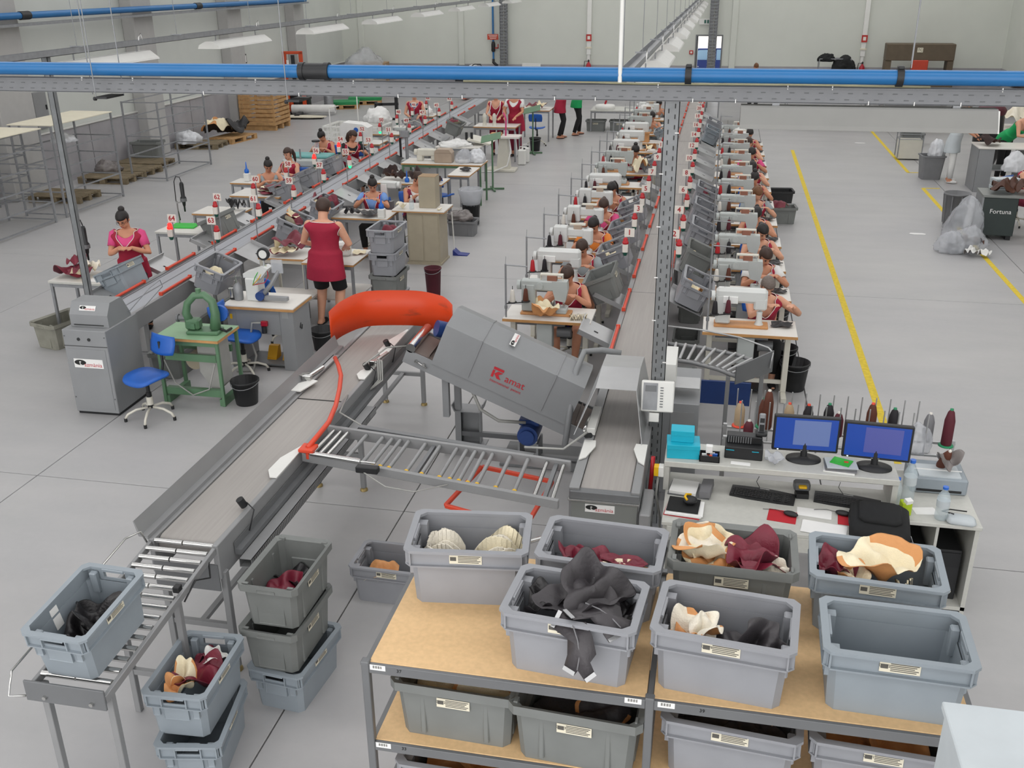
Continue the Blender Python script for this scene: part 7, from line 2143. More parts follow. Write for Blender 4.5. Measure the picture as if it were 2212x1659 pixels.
keyboard('left black keyboard on the desk', (.51, 6.73, DZ), -.16)
keyboard('right black keyboard on the desk', (1.12, 6.75, DZ), -.14)
def mouse(label, loc, rz):
    t = thing('mouse', label, 'mouse', loc, rz, 'black mice')
    MB().ell((0, 0, .014), (.03, .055, .018), 14, 8).build('shell', 'black_plastic', t)
    MB().tube([(0, .05, .012), (.02, .12, .004), (-.02, .2, .004)], .002, 4).build('cable', 'black_plastic', t)
def mmat(label, loc, rz, sx=.1):
    t = thing('mouse_mat', label, 'mouse mat', loc, rz, 'red mouse mats')
    MB().bx(-sx, sx, -.085, .085, 0, .004, ch=.001).build('mat', 'red_mat', t)
mmat('left red mouse mat in front of the keyboards', (.64, 6.45, DZ), -.14)
mouse('black mouse on the left red mat', (.70, 6.47, DZ + .004), 1.2)
mmat('right red mouse mat beside the laptop bag', (1.11, 6.49, DZ), -.1, .08)
mouse('black mouse beside the right red mat', (1.07, 6.55, DZ + .004), 1.3)
def sheets(label, loc, rz, sx, sy, n, mt_='paper', name='paper_stack'):
    t = thing(name, label, 'papers', loc, rz)
    for k in range(n):
        MB().bx(-sx, sx, -sy, sy, .0012 * k, .0012 * k + .0009, 0, TR((.006 * sin(k * 3), .005 * cos(k * 2), 0), .05 * sin(k * 5))).build('sheet', mt_, t)
sheets('white printed sheets in front of the mouse mats', (.92, 6.32, DZ), -.2, .15, .085, 5)
sheets('white paper between the two keyboards', (.87, 6.54, DZ), -.08, .12, .06, 2)
sheets('white papers on the side desk beside the blue pouch', (1.66, 6.72, DZ), .2, .08, .05, 2)
# laptop bag
t = thing('laptop_bag', 'black padded laptop bag lying on the desk edge', 'bag', (1.30, 6.42, DZ), -.12)
MB().rings([rect(.19, .23, 0, .05), rect(.2, .24, .02, .05), rect(.2, .24, .06, .05), rect(.18, .22, .085, .05)], 0, True).build('body', 'black_fabric', t)
MB().rings([rect(.14, .15, .08, .04), rect(.145, .155, .1, .04), rect(.13, .14, .112, .04)], 0, True, False, True, TR((0, .04, 0))).build('front_pocket', 'black_fabric', t)
MB().tube([(-.2, -.1, .05), (-.205, .0, .052), (-.2, .1, .05)], .006, 5).tube([(-.15, -.243, .04), (.15, -.243, .04)], .005, 5).build('zip', 'black_metal', t)
MB().tube([(.2, -.15, .05), (.22, -.2, .02), (.2, -.235, .03)], .006, 5).build('strap_ring', 'chrome', t)
# scanner, folders, binder
t = thing('barcode_scanner', 'black and yellow handheld scanner between the keyboards', 'scanner', (.80, 6.74, DZ), .05)
MB().prism([(-.045, 0), (.045, 0), (.05, .08), (-.05, .08)], 0, .04, 'z').build('grip', 'black_plastic', t)
MB().bx(-.06, .06, .05, .14, .03, .10, ch=.015).build('head', 'steel_dark', t)
MB().bx(-.03, .03, .02, .06, .07, .09, ch=.006).build('trigger', 'yellow', t)
t = thing('document_folder', 'pile of papers with a black folder at the left of the desk', 'folder', (-.06, 6.42, DZ), -.08)
for k in range(4): MB().bx(-.13, .13, -.12, .1, .006 * k, .006 * k + .005, 0, TR((.004 * k, .006 * (k % 2), 0), .03 * k - .05)).build('sheets', ('logo_red', 'paper', 'paper', 'paper')[k], t)
MB().bx(-.12, .11, -.09, .12, .026, .034, ch=.002).build('black_cover', 'black_fabric', t)
t = thing('wrist_scanner', 'small black and yellow device lying on the black folder', 'device', (-.02, 6.45, DZ + .035), .3)
MB().ell((0, 0, .03), (.055, .045, .032), 14, 8).build('body', 'black_plastic', t)
MB().tube([(-.03, -.03, .05), (-.04, .0, .062), (-.02, .04, .06), (.02, .05, .05)], .009, 7).build('yellow_band', 'yellow', t)
t = thing('lever_binder', 'open marbled binder with white sheets under the shelf', 'binder', (-.03, 6.72, DZ), -.12)
MB().bx(-.15, .16, -.11, .11, 0, .01).build('cover', 'steel_dark', t)
MB().bx(-.14, .06, -.1, .1, .01, .03).build('white_sheets', 'paper', t)
MB().bx(.09, .17, -.11, .11, .0, .05, 0, TR((0, 0, 0), 0, 0, -.1)).build('spine', 'thread_grey', t)
# things on the raised shelf
t = thing('cyan_box', 'large cyan cardboard box, lower one at the left end of the shelf', 'box', (-.10, 6.83, 1.0), .06)
MB().bx(-.12, .12, -.09, .09, 0, .11, ch=.003).build('box', 'cyan_box', t)
MB().bx(-.123, .123, -.093, .093, .075, .113, ch=.003).build('lid', 'cyan_box', t)
t = thing('cyan_box', 'small cyan box on top of the larger cyan box', 'box', (-.11, 6.85, 1.114), .02)
MB().bx(-.085, .085, -.06, .06, 0, .09, ch=.003).build('box', 'cyan_box', t)
MB().bx(-.087, .087, -.062, .062, .05, .092, ch=.003).build('lid', 'cyan_box', t)
t = thing('desk_tray', 'small black tray of batteries and clips on the shelf', 'tray', (.10, 6.77, 1.0))
b = MB().bx(-.075, .075, -.05, .05, 0, .006).bx(-.075, .075, -.05, -.044, 0, .05).bx(-.075, .075, .044, .05, 0, .05).bx(-.075, -.069, -.05, .05, 0, .05).bx(.069, .075, -.05, .05, 0, .05)
b.build('tray', 'black_plastic', t)
for k, (x, y, m_) in enumerate(((-.04, .0, 'paper'), (.0, -.02, 'orange_red'), (.04, .01, 'blue_seat'), (.02, .025, 'paper'), (-.02, -.025, 'thread_grey'))):
    MB().bx(x - .018, x + .018, y - .01, y + .01, .01, .045, 0, TR((0, 0, 0), 0)).build('clip', m_, t)
MB().bx(-.03, .02, .0, .04, .05, .11, ch=.004).build('white_holder', 'paper', t)
t = thing('network_router', 'black slatted router box on the shelf beside the phone', 'router', (.35, 6.88, 1.0), -.03)
MB().bx(-.14, .14, -.07, .09, 0, .1, ch=.006).build('case', 'black_plastic', t)
MB().bx(-.13, .13, .0, .09, .1, .16, ch=.006).build('rear_box', 'black_metal', t)
for k in range(10): MB().bx(-.12 + k * .018, -.112 + k * .018, -.003, .0, .105, .155).build('slat', 'steel_dark', t)
MB().bx(-.13, -.07, -.0715, -.07, .07, .076).bx(.06, .11, -.0715, -.07, .07, .076).build('status_lights', 'cyan_box', t)
t = thing('cordless_phone', 'silver and black cordless phone standing in its cradle', 'phone', (.47, 6.93, 1.16))
MB().bx(-.04, .04, -.04, .04, 0, .03, ch=.008).build('cradle', 'black_plastic', t)
MB().bx(-.024, .024, -.012, .012, .02, .17, ch=.008, M=TR((0, 0, 0), 0, -.15)).build('handset', 'galv', t)
MB().bx(-.016, .016, -.0135, -.012, .10, .135, M=TR((0, 0, 0), 0, -.15)).build('display', 'black_plastic', t)
MB().bx(-.017, .017, -.0135, -.012, .03, .085, M=TR((0, 0, 0), 0, -.15)).build('keypad', 'black_metal', t)
hide('cellophane', 'crumpled clear cellophane on the shelf left of the monitors', 'wrapper', (.57, 6.80, 1.0), 701, .075, .07, ('clear_plastic', 'clear_plastic'), curl=.3)
sheets('white card under the router edge on the shelf', (.33, 6.74, 1.0), -.05, .07, .025, 3)
t = thing('magazine_pile', 'pile of magazines with a green one on top, between the monitors', 'magazines', (1.04, 6.80, 1.0), -.12)
for k in range(4): MB().bx(-.11, .11, -.085, .085, .009 * k, .009 * k + .008, 0, TR((.01 * (k % 2), .008 * k, 0), .06 * k)).build('magazine', ('paper', 'thread_grey', 'steel_dark', 'pale_cloth')[k], t)
MB().bx(-.07, .07, -.05, .06, .037, .042, 0, TR((.01, .03, 0), -.3)).build('green_magazine', 'green_card', t)
MB().bx(.03, .06, .02, .045, .042, .044).build('orange_sticker', 'orange_red', t)
# yellow junction box at the left end of the desk
t = thing('emergency_switch', 'yellow and white switch box on the left end of the desk shelf', 'switch', (-.27, 6.72, .9))
MB().bx(-.035, .03, -.03, .03, -.04, .04, ch=.004).build('box', 'yellow', t)
MB().bx(.0, .04, -.034, .034, -.042, .042, ch=.004).build('cover', 'white_panel', t)
MB().tube([(0, 0, -.04), (-.01, -.02, -.2), (.03, -.02, -.4), (.03, .02, -.85)], .01, 6).build('cable', 'cable_grey', t)
MB().tube([(-.05, .1, .06), (-.055, .08, -.1), (-.06, .06, -.2)], .018, 6).build('red_lock', 'red_light', t)
# bottles
def bottle(label, loc, h, r_, cap='bottle_blue', lab=True):
    t = thing('water_bottle', label, 'bottle', loc, 0, 'clear water bottles')
    MB().lathe([(.0, 0), (r_ * .9, .002), (r_, .015), (r_ * .96, h * .3), (r_, h * .36), (r_, h * .66), (r_ * .75, h * .78), (r_ * .4, h * .88), (r_ * .38, h * .93)], 18).build('body', 'bottle_clear', t)
    MB().cyl((0, 0, h * .93), (0, 0, h), r_ * .44, n=14).build('cap', cap, t)
    if lab: MB().lathe([(r_ * 1.01, h * .4), (r_ * 1.01, h * .6)], 18).build('label', 'pale_cloth', t)
bottle('slim water bottle, leftmost of the bottles on the side desk', (1.455, 6.75, DZ), .24, .032, lab=False)
bottle('large water bottle with blue cap behind the lime tin', (1.56, 6.88, DZ), .33, .047)
bottle('short water bottle beside the blue pouch', (1.75, 6.63, DZ), .26, .045)
t = thing('lime_tin', 'lime green paper tin on the side desk', 'tin', (1.51, 6.66, DZ), .15)
MB().bx(-.035, .035, -.035, .035, 0, .10, ch=.004).build('tin', 'lime', t)
MB().bx(-.025, .025, -.02, .02, .10, .13, M=TR((0, 0, 0), .3, .2)).build('paper', 'paper', t)
t = thing('tissue_pouch', 'pale blue tissue pack with a black cable on the side desk', 'pouch', (1.88, 6.60, DZ), -.1)
MB().rings([rect(.09, .05, 0, .02), rect(.1, .06, .02, .02), rect(.08, .045, .045, .02)], 0, True).build('pack', 'pale_cloth', t)
MB().tube([(-.05, .02, .05), (-.12, .08, .03), (-.06, .14, .02), (.05, .12, .03)], .005, 5).build('cable', 'black_plastic', t)
t = thing('label_printer', 'pale blue-grey label printer at the back of the side desk', 'printer', (1.80, 7.12, DZ))
MB().bx(-.2, .2, -.12, .2, 0, .13, ch=.012).build('case', 'crate_blue', t)
MB().bx(-.15, .15, -.1, .1, .13, .14).build('lid', 'pale_cloth', t)
MB().bx(-.16, .16, -.122, -.12, .02, .04).build('paper_slot', 'black_plastic', t)
MB().bx(-.17, .17, .0, .006, .14, .147).build('lid_gap', 'paper', t)
# thread cones on pins behind the desk
t = thing('thread_rack', 'steel pin rack for thread cones behind the monitors', 'rack', (0, 7.5, 0))
for z in (.62, .9):
    for y in (-.12, .12): MB().bx(.2, 2.02, y - .012, y + .012, z - .02, z, ch=.003).build('rail', 'alu', t)
for x in (.22, 2.0):
    for y in (-.12, .12): MB().bx(x - .015, x + .015, y - .015, y + .015, 0, .92).build('post', 'alu', t)
pm = MB().cyl((0, 0, 0), (0, 0, .34), .0055, n=6).mesh('pin', 'alu')
COL = ['thread_beige', 'thread_maroon', 'thread_brown', 'thread_black', 'thread_grey', 'thread_brown', 'thread_black', 'thread_maroon']
CNM = dict(thread_beige='beige', thread_maroon='maroon', thread_brown='brown', thread_black='black', thread_grey='grey', thread_red='red', thread_white='white')
def cone(label, loc, mt_, h=.17, r_=.042, reel=None, lean=(0, 0)):
    t = thing('thread_cone', label, 'thread cone', loc, 0, 'thread cones on the pin rack')
    t.rotation_euler = (lean[0], lean[1], 0)
    MB().lathe([(r_ * .9, .0), (r_, .015), (r_ * .97, h * .7), (r_ * .6, h * .94), (r_ * .3, h)], 16).build('thread', mt_, t)
    MB().lathe([(r_ * .32, h - .002), (r_ * .32, h + .012), (.0, h + .012)], 12).build('core', reel or 'thread_white', t)
    if reel: MB().lathe([(r_ * .95, -.012), (r_ * 1.4, -.008), (r_ * 1.35, .0), (r_ * .95, .004)], 16).build('base_ring', reel, t)
pos = []
for k in range(14):
    pos.append((.30 + k * .108, .12, 1)); pos.append((.33 + k * .108, -.12, 0))
cr_ = random.Random(3)
nn_ = 0
for i, (x, y, b_) in enumerate(pos):
    obj('pin', pm, t, (x, y, .9))
tall = [(.33, .12, 'thread_beige', .2, 'reel_orange'), (.40, -.1, 'thread_maroon', .14, None), (.52, .14, 'thread_brown', .24, 'reel_green'), (.55, .1, 'thread_brown', .33, None), (.72, .12, 'thread_beige', .22, 'reel_orange'), (.70, -.05, 'thread_brown', .15, None), (.87, .12, 'thread_black', .22, 'reel_orange'), (.94, .0, 'thread_brown', .14, None), (1.03, .12, 'thread_black', .24, 'reel_green'), (1.10, .05, 'thread_maroon', .20, None), (1.36, .12, 'thread_brown', .27, 'reel_orange'), (1.28, -.06, 'thread_maroon', .14, None), (1.40, -.08, 'thread_grey', .15, None), (1.46, -.1, 'thread_beige', .12, None), (1.53, .12, 'thread_black', .24, 'reel_green'), (1.64, .0, 'thread_grey', .14, None), (1.80, .12, 'thread_grey', .22, None), (1.93, .04, 'thread_maroon', .30, 'reel_green')]
CW = ['leftmost cone', 'small cone', 'tall cone', 'tallest cone', 'cone behind the left monitor', 'short cone', 'thick cone', 'squat cone', 'big cone', 'slim cone', 'tall cone', 'red-capped cone', 'low cone', 'pale low cone', 'tall cone', 'wrapped cone', 'cone near the right end', 'rightmost cone']
for i, (x, y, m_, h, re_) in enumerate(tall):
    cone(f'{CW[i]} of {CNM[m_]} thread, {["first","second","third","fourth","fifth","sixth","seventh","eighth","ninth","tenth","eleventh","twelfth","thirteenth","fourteenth","fifteenth","sixteenth","seventeenth","last"][i]} from the left on the pin rack', (x, 7.5 + y, .915), m_, h, .042, re_)
for i in range(9):
    x = .42 + i * .13
    cone(f'lower-tier thread cone with orange base, {ORD[i]} from the left under the desk shelf', (x, 7.38, .635), COL[(i + 2) % 8], .13, .042, 'reel_orange')
drape('plastic_bag', 'clear plastic bag of brown cones at the right end of the pin rack', 'bag', (1.70, 7.44, .90), 720, .11, .17, ('clear_plastic', 'clear_plastic'), curl=-.5)
cone('brown cone leaning in dark wrapping beside the printer', (1.83, 7.2, .888), 'thread_brown', .18, .035, None, (.4, .2))
hide('wrapping', 'dark translucent wrapping around the leaning cone by the printer', 'wrapper', (1.86, 7.14, .9), 722, .09, .08, ('bag_grey', 'bag_grey'), curl=.5)
# ================================================================== left wall: racks, pallets, stacker
def tube_rack(label, x0, x1, y0, y1, h, levels, board):
    t = thing('tube_rack', label, 'rack', ((x0 + x1) / 2, (y0 + y1) / 2, 0), 0, 'steel tube racks by the left wall')
    hx, hy = (x1 - x0) / 2, (y1 - y0) / 2
    r_ = .017
    for sx in (-1, 1):
        for sy in (-1, 1): MB().bx(sx * hx - r_, sx * hx + r_, sy * hy - r_, sy * hy + r_, 0, h).build('post', 'galv', t)
    for z in levels:
        for sy in (-1, 1): MB().bx(-hx, hx, sy * hy - .012, sy * hy + .012, z - .012, z + .012).build('cross_tube', 'galv', t)
        for sx in (-1, 1): MB().bx(sx * hx - .012, sx * hx + .012, -hy, hy, z - .012, z + .012).build('long_tube', 'galv', t)
    if board: MB().bx(-hx - .03, hx + .03, -hy - .03, hy + .03, h, h + .02, ch=.003).build('top_board', 'board' if False else 'card', t)
    return t
tube_rack('bare steel tube rack standing over the pallets at the left wall', -13.27, -12.40, 20.72, 22.85, 1.77, (.06, .55, 1.0, 1.4, 1.75), False)
tube_rack('steel tube rack with a cream top board, middle of the left wall', -13.35, -12.46, 17.0, 19.0, 1.76, (.06, .5, .95, 1.3), True)
tube_rack('steel tube rack with a cream top board at the left edge of the view', -13.45, -12.42, 14.6, 16.6, 1.76, (.06, .4, .75, 1.1, 1.45), True)
tube_rack('second bare rack behind the left-edge rack', -14.4, -13.6, 16.2, 17.6, 1.72, (.3, .7, 1.1, 1.5), False)
drape('plastic_bag', 'white wrapped bundle with a blue strap under the cream rack top', 'bag', (-12.9, 17.9, 1.32), 800, .22, .14, ('bag_white', 'bag_white'), curl=-.3, asp=1.2)
def make_pallet(mt_):
    t = thing('pallet', '', 'pallet')
    for k in range(7): MB().bx(-.6, .6, -.4 + k * .118, -.4 + k * .118 + .09, .12, .144).build('deck_board', mt_, t)
    for y in (-.35, 0, .35):
        MB().bx(-.6, .6, y - .05, y + .05, 0, .02).build('bottom_board', mt_, t)
        for x in (-.53, 0, .53): MB().bx(x - .07, x + .07, y - .05, y + .05, .02, .10).build('block', mt_, t)
    for x in (-.53, 0, .53): MB().bx(x - .06, x + .06, -.4, .4, .10, .12).build('stringer', mt_, t)
    return protect(t)
PO, PN = make_pallet('pallet_wood_old'), make_pallet('pallet_wood')
def pallet(src, label, loc, rz):
    return place(src, loc, rz, label, 'wooden pallets')
pallet(PO, 'weathered pallet under the bare steel rack, nearer one', (-13.72, 20.55, 0), 0.05)
pallet(PO, 'weathered pallet under the bare steel rack, middle one', (-13.75, 21.45, 0), -.03)
pallet(PO, 'weathered pallet under the bare steel rack, farther one', (-13.95, 22.4, 0), .04)
pallet(PO, 'weathered pallet at the foot of the cream-topped racks', (-13.55, 18.55, 0), .02)
pallet(PO, 'dark weathered pallet beyond the bare steel rack', (-13.95, 25.3, 0), .1)
pallet(PN, 'pale pallet carrying a dark leather heap, in front of the wooden bin', (-13.6, 26.5, 0), 1.4)
crate('dark green-grey tub on the pallets by the left wall', (-14.1, 22.9, .145), .1, 'single', 'crate_dark', None, s=1.25)
drape('plastic_bag', 'grey plastic wrapped bundle on the nearer weathered pallet', 'bag', (-14.0, 20.9, .15), 805, .3, .2, ('bag_grey', 'bag_white'), curl=-.5, asp=1.1)
drape('plastic_bag', 'crumpled clear and white sheeting on the dark pallet', 'bag', (-14.2, 25.1, .15), 806, .38, .25, ('bag_white', 'clear_plastic'), curl=-.4)
hide('leather_piece', 'cream and tan offcuts heaped beside the pale pallet', 'leather piece', (-14.0, 26.3, .15), 807, .4, .4, ('cream_fleece', 'black_leather'), rim='tan_leather', curl=-.5)
hide('leather_piece', 'black leather heap on the pale pallet', 'leather piece', (-13.65, 26.7, .15), 808, .42, .35, BLK, curl=-.5)
# slatted wooden bin built of collars on pallets
t = thing('slatted_wood_bin', 'tall slatted wooden bin of stacked pallet collars', 'bin', (-13.72, 29.0, 0), .02)
for lv in range(8):
    z = .16 + lv * .125
    for s_ in (-1, 1):
        MB().bx(-.55, .55, s_ * .6 - .011, s_ * .6 + .011, z, z + .085).build('slat', 'pallet_wood', t)
        MB().bx(s_ * .55 - .011, s_ * .55 + .011, -.6, .6, z, z + .085).build('slat', 'pallet_wood', t)
for sx in (-1, 1):
    for sy in (-1, 1): MB().bx(sx * .52 - .03, sx * .52 + .03, sy * .57 - .03, sy * .57 + .03, .14, 1.18).build('corner_post', 'pallet_wood', t)
for k in range(3): MB().bx(-.55, .55, -.55 + k * .5, -.43 + k * .5, .0, .14).build('runner', 'pallet_wood', t)
MB().bx(-.5, .5, -.55, .55, .14, .17).build('bottom', 'pallet_wood', t)
# orange stacker
t = thing('pallet_stacker', 'orange pallet stacker with tall mast by the left wall', 'stacker', (-14.05, 32.2, 0), .2)
for x in (-.27, .27): MB().bx(x - .06, x + .06, -.06, .06, .1, 2.0, ch=.01).build('mast_beam', 'stacker_orange', t)
MB().bx(-.33, .33, -.06, .06, 1.93, 2.02, ch=.01).build('mast_head', 'stacker_orange', t)
MB().bx(-.06, .06, -.03, .03, .1, 1.9).build('chain', 'black_metal', t)
MB().bx(-.4, .4, .06, .5, .08, .75, ch=.03).build('battery_box', 'black_metal', t)
MB().bx(-.42, -.1, -.25, .0, .05, .45, ch=.02).build('front_cover', 'stacker_orange', t)
for x in (-.2, .2): MB().bx(x - .08, x + .08, -1.1, -.05, .06, .12).build('fork', 'black_metal', t)
for x in (-.3, .3): MB().cyl((x - .04, .3, .08), (x + .04, .3, .08), .08, n=14).build('wheel', 'dark_rubber', t)
MB().bx(-.2, -.12, -.09, -.06, 1.4, 1.75).build('warning_label', 'paper', t)
t = thing('fabric_roll', 'thick white roll lying on the floor by the stacker', 'roll', (-13.35, 31.9, .2))
MB().cyl((-.75, 0, 0), (.7, .2, 0), .14, n=18).build('roll', 'white_cloth', t)
MB().cyl((.7, .2, 0), (.71, .203, 0), .05, n=14).build('core', 'steel_dark', t)
t = thing('cut_board', 'white irregular board lying in front of the roll by the stacker', 'board', (-13.45, 31.2, .05))
MB().prism([(-.8, -.2), (-.6, -.35), (.3, -.3), (.75, -.15), (.8, .1), (.2, .2), (-.5, .15)], 0, .03).build('board', 'card', t)
MB().bx(-.7, .7, -.1, .1, -.05, 0).build('batten', 'black_metal', t)
for k, (x, y) in enumerate(((-13.1, 33.9), (-12.7, 35.2))):
    pallet(PN, f'pallet under green sheets, {["nearer", "farther"][k]}', (x, y, 0), .3)
    t = thing('green_sheet_stack', f'{["nearer", "farther"][k]} stack of green sheets on a pallet at the back left', 'sheets', (x, y, .145), .3, 'green sheet stacks')
    for j in range(3): MB().bx(-.6, .6, -.38, .38, .035 * j, .035 * j + .03, 0, TR((.01 * j, -.01 * j, 0), .02 * j)).build('sheet', 'green_sheet', t)
drape('plastic_bag', 'big clear plastic heap in the back left corner', 'bag', (-13.4, 37.2, .6), 820, .9, .9, ('clear_plastic', 'bag_white'), curl=-.5)
t = thing('corner_boxes', 'stack of brown boxes in the back left corner', 'boxes', (-13.3, 37.6, 0))
for k in range(3): MB().bx(-.6, .6, -.4, .4, .42 * k, .42 * k + .4, ch=.01, M=TR((.05 * k, 0, 0), .05 * k)).build('box', 'kraft', t)
t = thing('grey_column_heater', 'grey cylinder standing by the stacker', 'cylinder', (-13.3, 33.2, 0))
MB().lathe([(.16, 0), (.16, .8), (.1, .9), (.0, .9)], 16).build('tank', 'galv', t)
MB().cyl((0, 0, .9), (0, 0, .96), .04).build('valve', 'black_metal', t)
# back wall furniture
t = thing('black_heater', 'black speaker-like box on the floor against the back wall', 'box', (-9.7, 38.0, 0))
MB().bx(-.28, .28, -.2, .2, .05, 1.12, ch=.01).build('case', 'black_metal', t)
for z in (.8,): MB().bx(-.2, .2, -.21, -.2, z, z + .18).build('front_label', 'thread_grey', t)
MB().bx(.28, .5, -.18, .18, .05, 1.14, ch=.01).build('side_case', 'white_panel', t)
for x in (-.2, .2): MB().bx(x - .05, x + .05, -.15, .15, 0, .05).build('foot', 'black_plastic', t)
t = thing('pallet_truck', 'black hand pallet truck with loop handle by the back wall', 'pallet truck', (-9.15, 37.6, 0))
MB().tube([(0, 0, .2), (.05, .0, .8), (.08, 0, .95)], .025, 7).tube([(.08, 0, .95), (-.06, 0, 1.05), (-.1, 0, 1.15), (.0, 0, 1.2), (.22, 0, 1.2), (.28, 0, 1.1), (.2, 0, 1.02), (.08, 0, .95)], .02, 7).build('handle', 'black_metal', t)
for x in (-.18, .18): MB().bx(x - .08, x + .08, -1.1, 0, .06, .12).build('fork', 'stacker_orange', t)
MB().cyl((-.1, .05, .1), (.1, .05, .1), .1, n=14).build('wheel', 'dark_rubber', t)
t = thing('white_board_panel', 'white panel on legs against the back wall', 'panel', (-7.1, 38.2, 0))
MB().bx(-.35, .35, -.02, .02, .95, 1.2, ch=.005).build('panel', 'white_panel', t)
for x in (-.3, .3): MB().bx(x - .02, x + .02, -.02, .02, 0, .95).build('leg', 'galv', t)
# brown arch press with red head
t = thing('arch_press', 'large brown travelling-head press with a red head at the back right', 'press', (6.5, 37.4, 0))
MB().bx(-1.1, 1.1, -.3, .3, 1.48, 2.02, ch=.02).build('beam', 'press_brown', t)
for x in (-1.0, 1.0): MB().bx(x - .1, x + .1, -.25, .25, 0, 1.48, ch=.01).build('column', 'press_brown', t)
MB().bx(-1.1, 1.1, -.6, .4, .5, .82, ch=.02).build('bed', 'press_brown', t)
MB().bx(-.22, .28, -.36, .0, 1.1, 1.5, ch=.02).build('head', 'press_red', t)
MB().bx(-.32, .38, -.45, .1, .95, 1.02, ch=.01).build('platen', 'press_red', t)
for x in (-.1, .16): MB().cyl((x, -.2, 1.0), (x, -.2, 1.12), .03).build('guide_pin', 'chrome', t)
MB().bx(-.12, .06, -.31, -.30, 1.75, 1.9).build('maker_plate', 'card', t)
obj('maker_lettering', text_mesh('TC', .12, 'logo_black'), t, (-.03, -.312, 1.825), (pi / 2, 0, 0))
for k, (x, m_) in enumerate(((-.8, WHT), (-.4, WHT), (.1, ('green_sheet', 'green_sheet')), (.75, ('press_red', 'press_red')))):
    hide('leather_piece', f'{["cream", "second cream", "green", "red"][k]} hide lying on the press bed at the back right', 'leather piece', (6.5 + x, 36.95, .83), 830 + k, .3, .14, m_, curl=-.2)
t = thing('garment_rail', 'black covers hung over a metal frame at the back wall', 'rail', (3.75, 37.5, 0))
for x in (-.5, .55):
    for y in (-.2, .2): MB().cyl((x, y, 0), (x, y, 1.5), .015, n=8).build('post', 'galv', t)
for y in (-.2, .2): MB().cyl((-.5, y, 1.5), (.55, y, 1.5), .015, n=8).build('top_tube', 'galv', t)
drape('dust_cover', 'thick black cover hanging at the right of the metal frame', 'cover', (4.1, 37.5, 1.2), 840, .42, .42, ('black_fabric', 'black_fabric'), curl=-1.5)
drape('dust_cover', 'smaller black cover on the left of the metal frame', 'cover', (3.5, 37.5, 1.48), 841, .3, .2, ('black_fabric', 'black_fabric'), curl=-.7)
t = thing('hide_roll', 'dark brown hide roll lying on the ledge of the right wall', 'roll', (9.2, 34.5, .95))
MB().tube([(0, 1.9, .1), (-.05, .9, .0), (.02, 0, -.02), (-.04, -1.2, -.05), (0, -2.2, -.1)], [.08, .12, .1, .12, .08], 12).build('roll', 'dark_brown_suede', t)
MB().bx(-.12, .25, -2.3, 2.0, -.9, -.14).build('plank_support', 'wainscot', t)
person('brown-haired woman bent over her work far beyond the blue pipe', (1.0, 34.2, 0), .1, False, .3, (.4, 0, 0), ((.13, -.34, .95), (-.1, -.34, .95)), None, .88, 'hair_auburn', 'tied', 'skin', 'grey_cloth', None, None, 'black_cloth', .98, 'black_cloth', True, 0, 1.0, .018, fingers=False)
for i, (x0, x1, yy, nm) in enumerate(((-.1, 1.6, 31.5, 'left'), (1.9, 4.3, 31.2, 'middle'), (4.6, 7.6, 30.9, 'right'))):
    bench(f'long far cutting table, the {nm} one of three near the back wall', x0, x1, yy, yy + 1.0, .88, 'laminate_grey', 'wood_edge', 'galv', None, 'far cutting tables')
    for k in range(4):
        m_ = [MRW, ('press_red', 'press_red'), WHT, BLK][(k + i) % 4]
        hide('leather_piece', f'{["first", "second", "third", "fourth"][k]} hide from the left on the {nm} far cutting table', 'leather piece', (x0 + .3 + k * (x1 - x0 - .5) / 3.4, yy + .35, .89), 850 + i * 5 + k, .24, .10, m_, curl=-.2, group='hides on the far cutting tables')
# ================================================================== right aisle
t = thing('cutter_desk', 'dark green machine desk with white script lettering at the right edge', 'desk', (4.85, 18.45, 0), -.06)
MB().bx(-.28, .28, -.3, .3, .08, .74, ch=.01).build('cabinet', 'desk_dark_green', t)
MB().bx(-.3, .9, -.32, .34, .74, .78, ch=.004).build('top', 'machine_green_grey', t)
MB().bx(-.3, -.27, -.3, .32, .08, .74).build('side_panel', 'machine_grey', t)
MB().bx(.85, .9, -.3, .3, 0, .74).build('leg', 'machine_grey', t)
for x in (-.22, .22): MB().bx(x - .04, x + .04, -.25, .25, 0, .08).build('foot', 'black_metal', t)
o = obj('lettering', text_mesh('Fortuna', .11, 'logo_white'), t, (.02, -.3012, .5), (pi / 2, 0, 0))
o.rotation_euler = (pi / 2, 0, 0)
for k, (x, y, z, m_) in enumerate(((4.85, 18.35, .79, ('brown_leather', 'brown_leather')), (5.15, 18.4, .79, ('brown_leather', 'dark_brown_suede')), (5.4, 18.4, .79, ('thread_grey', 'thread_grey')))):
    hide('leather_piece', f'{["left brown", "shiny brown", "grey"][k]} leather piece on the dark green desk', 'leather piece', (x, y, z), 870 + k, .19, .16, m_, curl=-.5)
t = thing('blue_white_stack', 'stack of blue-white packs on the dark green desk', 'packs', (5.0, 18.75, .78), .1)
for k in range(5): MB().bx(-.22, .22, -.12, .12, .04 * k, .04 * k + .032, 0, TR((0, 0, 0), .15 * sin(k * 2))).build('pack', 'pale_cloth', t)
drape('plastic_bag', 'tall clear plastic sack slumped against the dark green desk', 'bag', (4.28, 18.0, .05), 880, .32, .55, ('clear_plastic', 'bag_grey'), curl=-1.0)
drape('plastic_bag', 'clear bag of brown shoes on the floor before the dark green desk', 'bag', (4.2, 17.35, .02), 881, .34, .3, ('clear_plastic', 'clear_plastic'), curl=-.7)
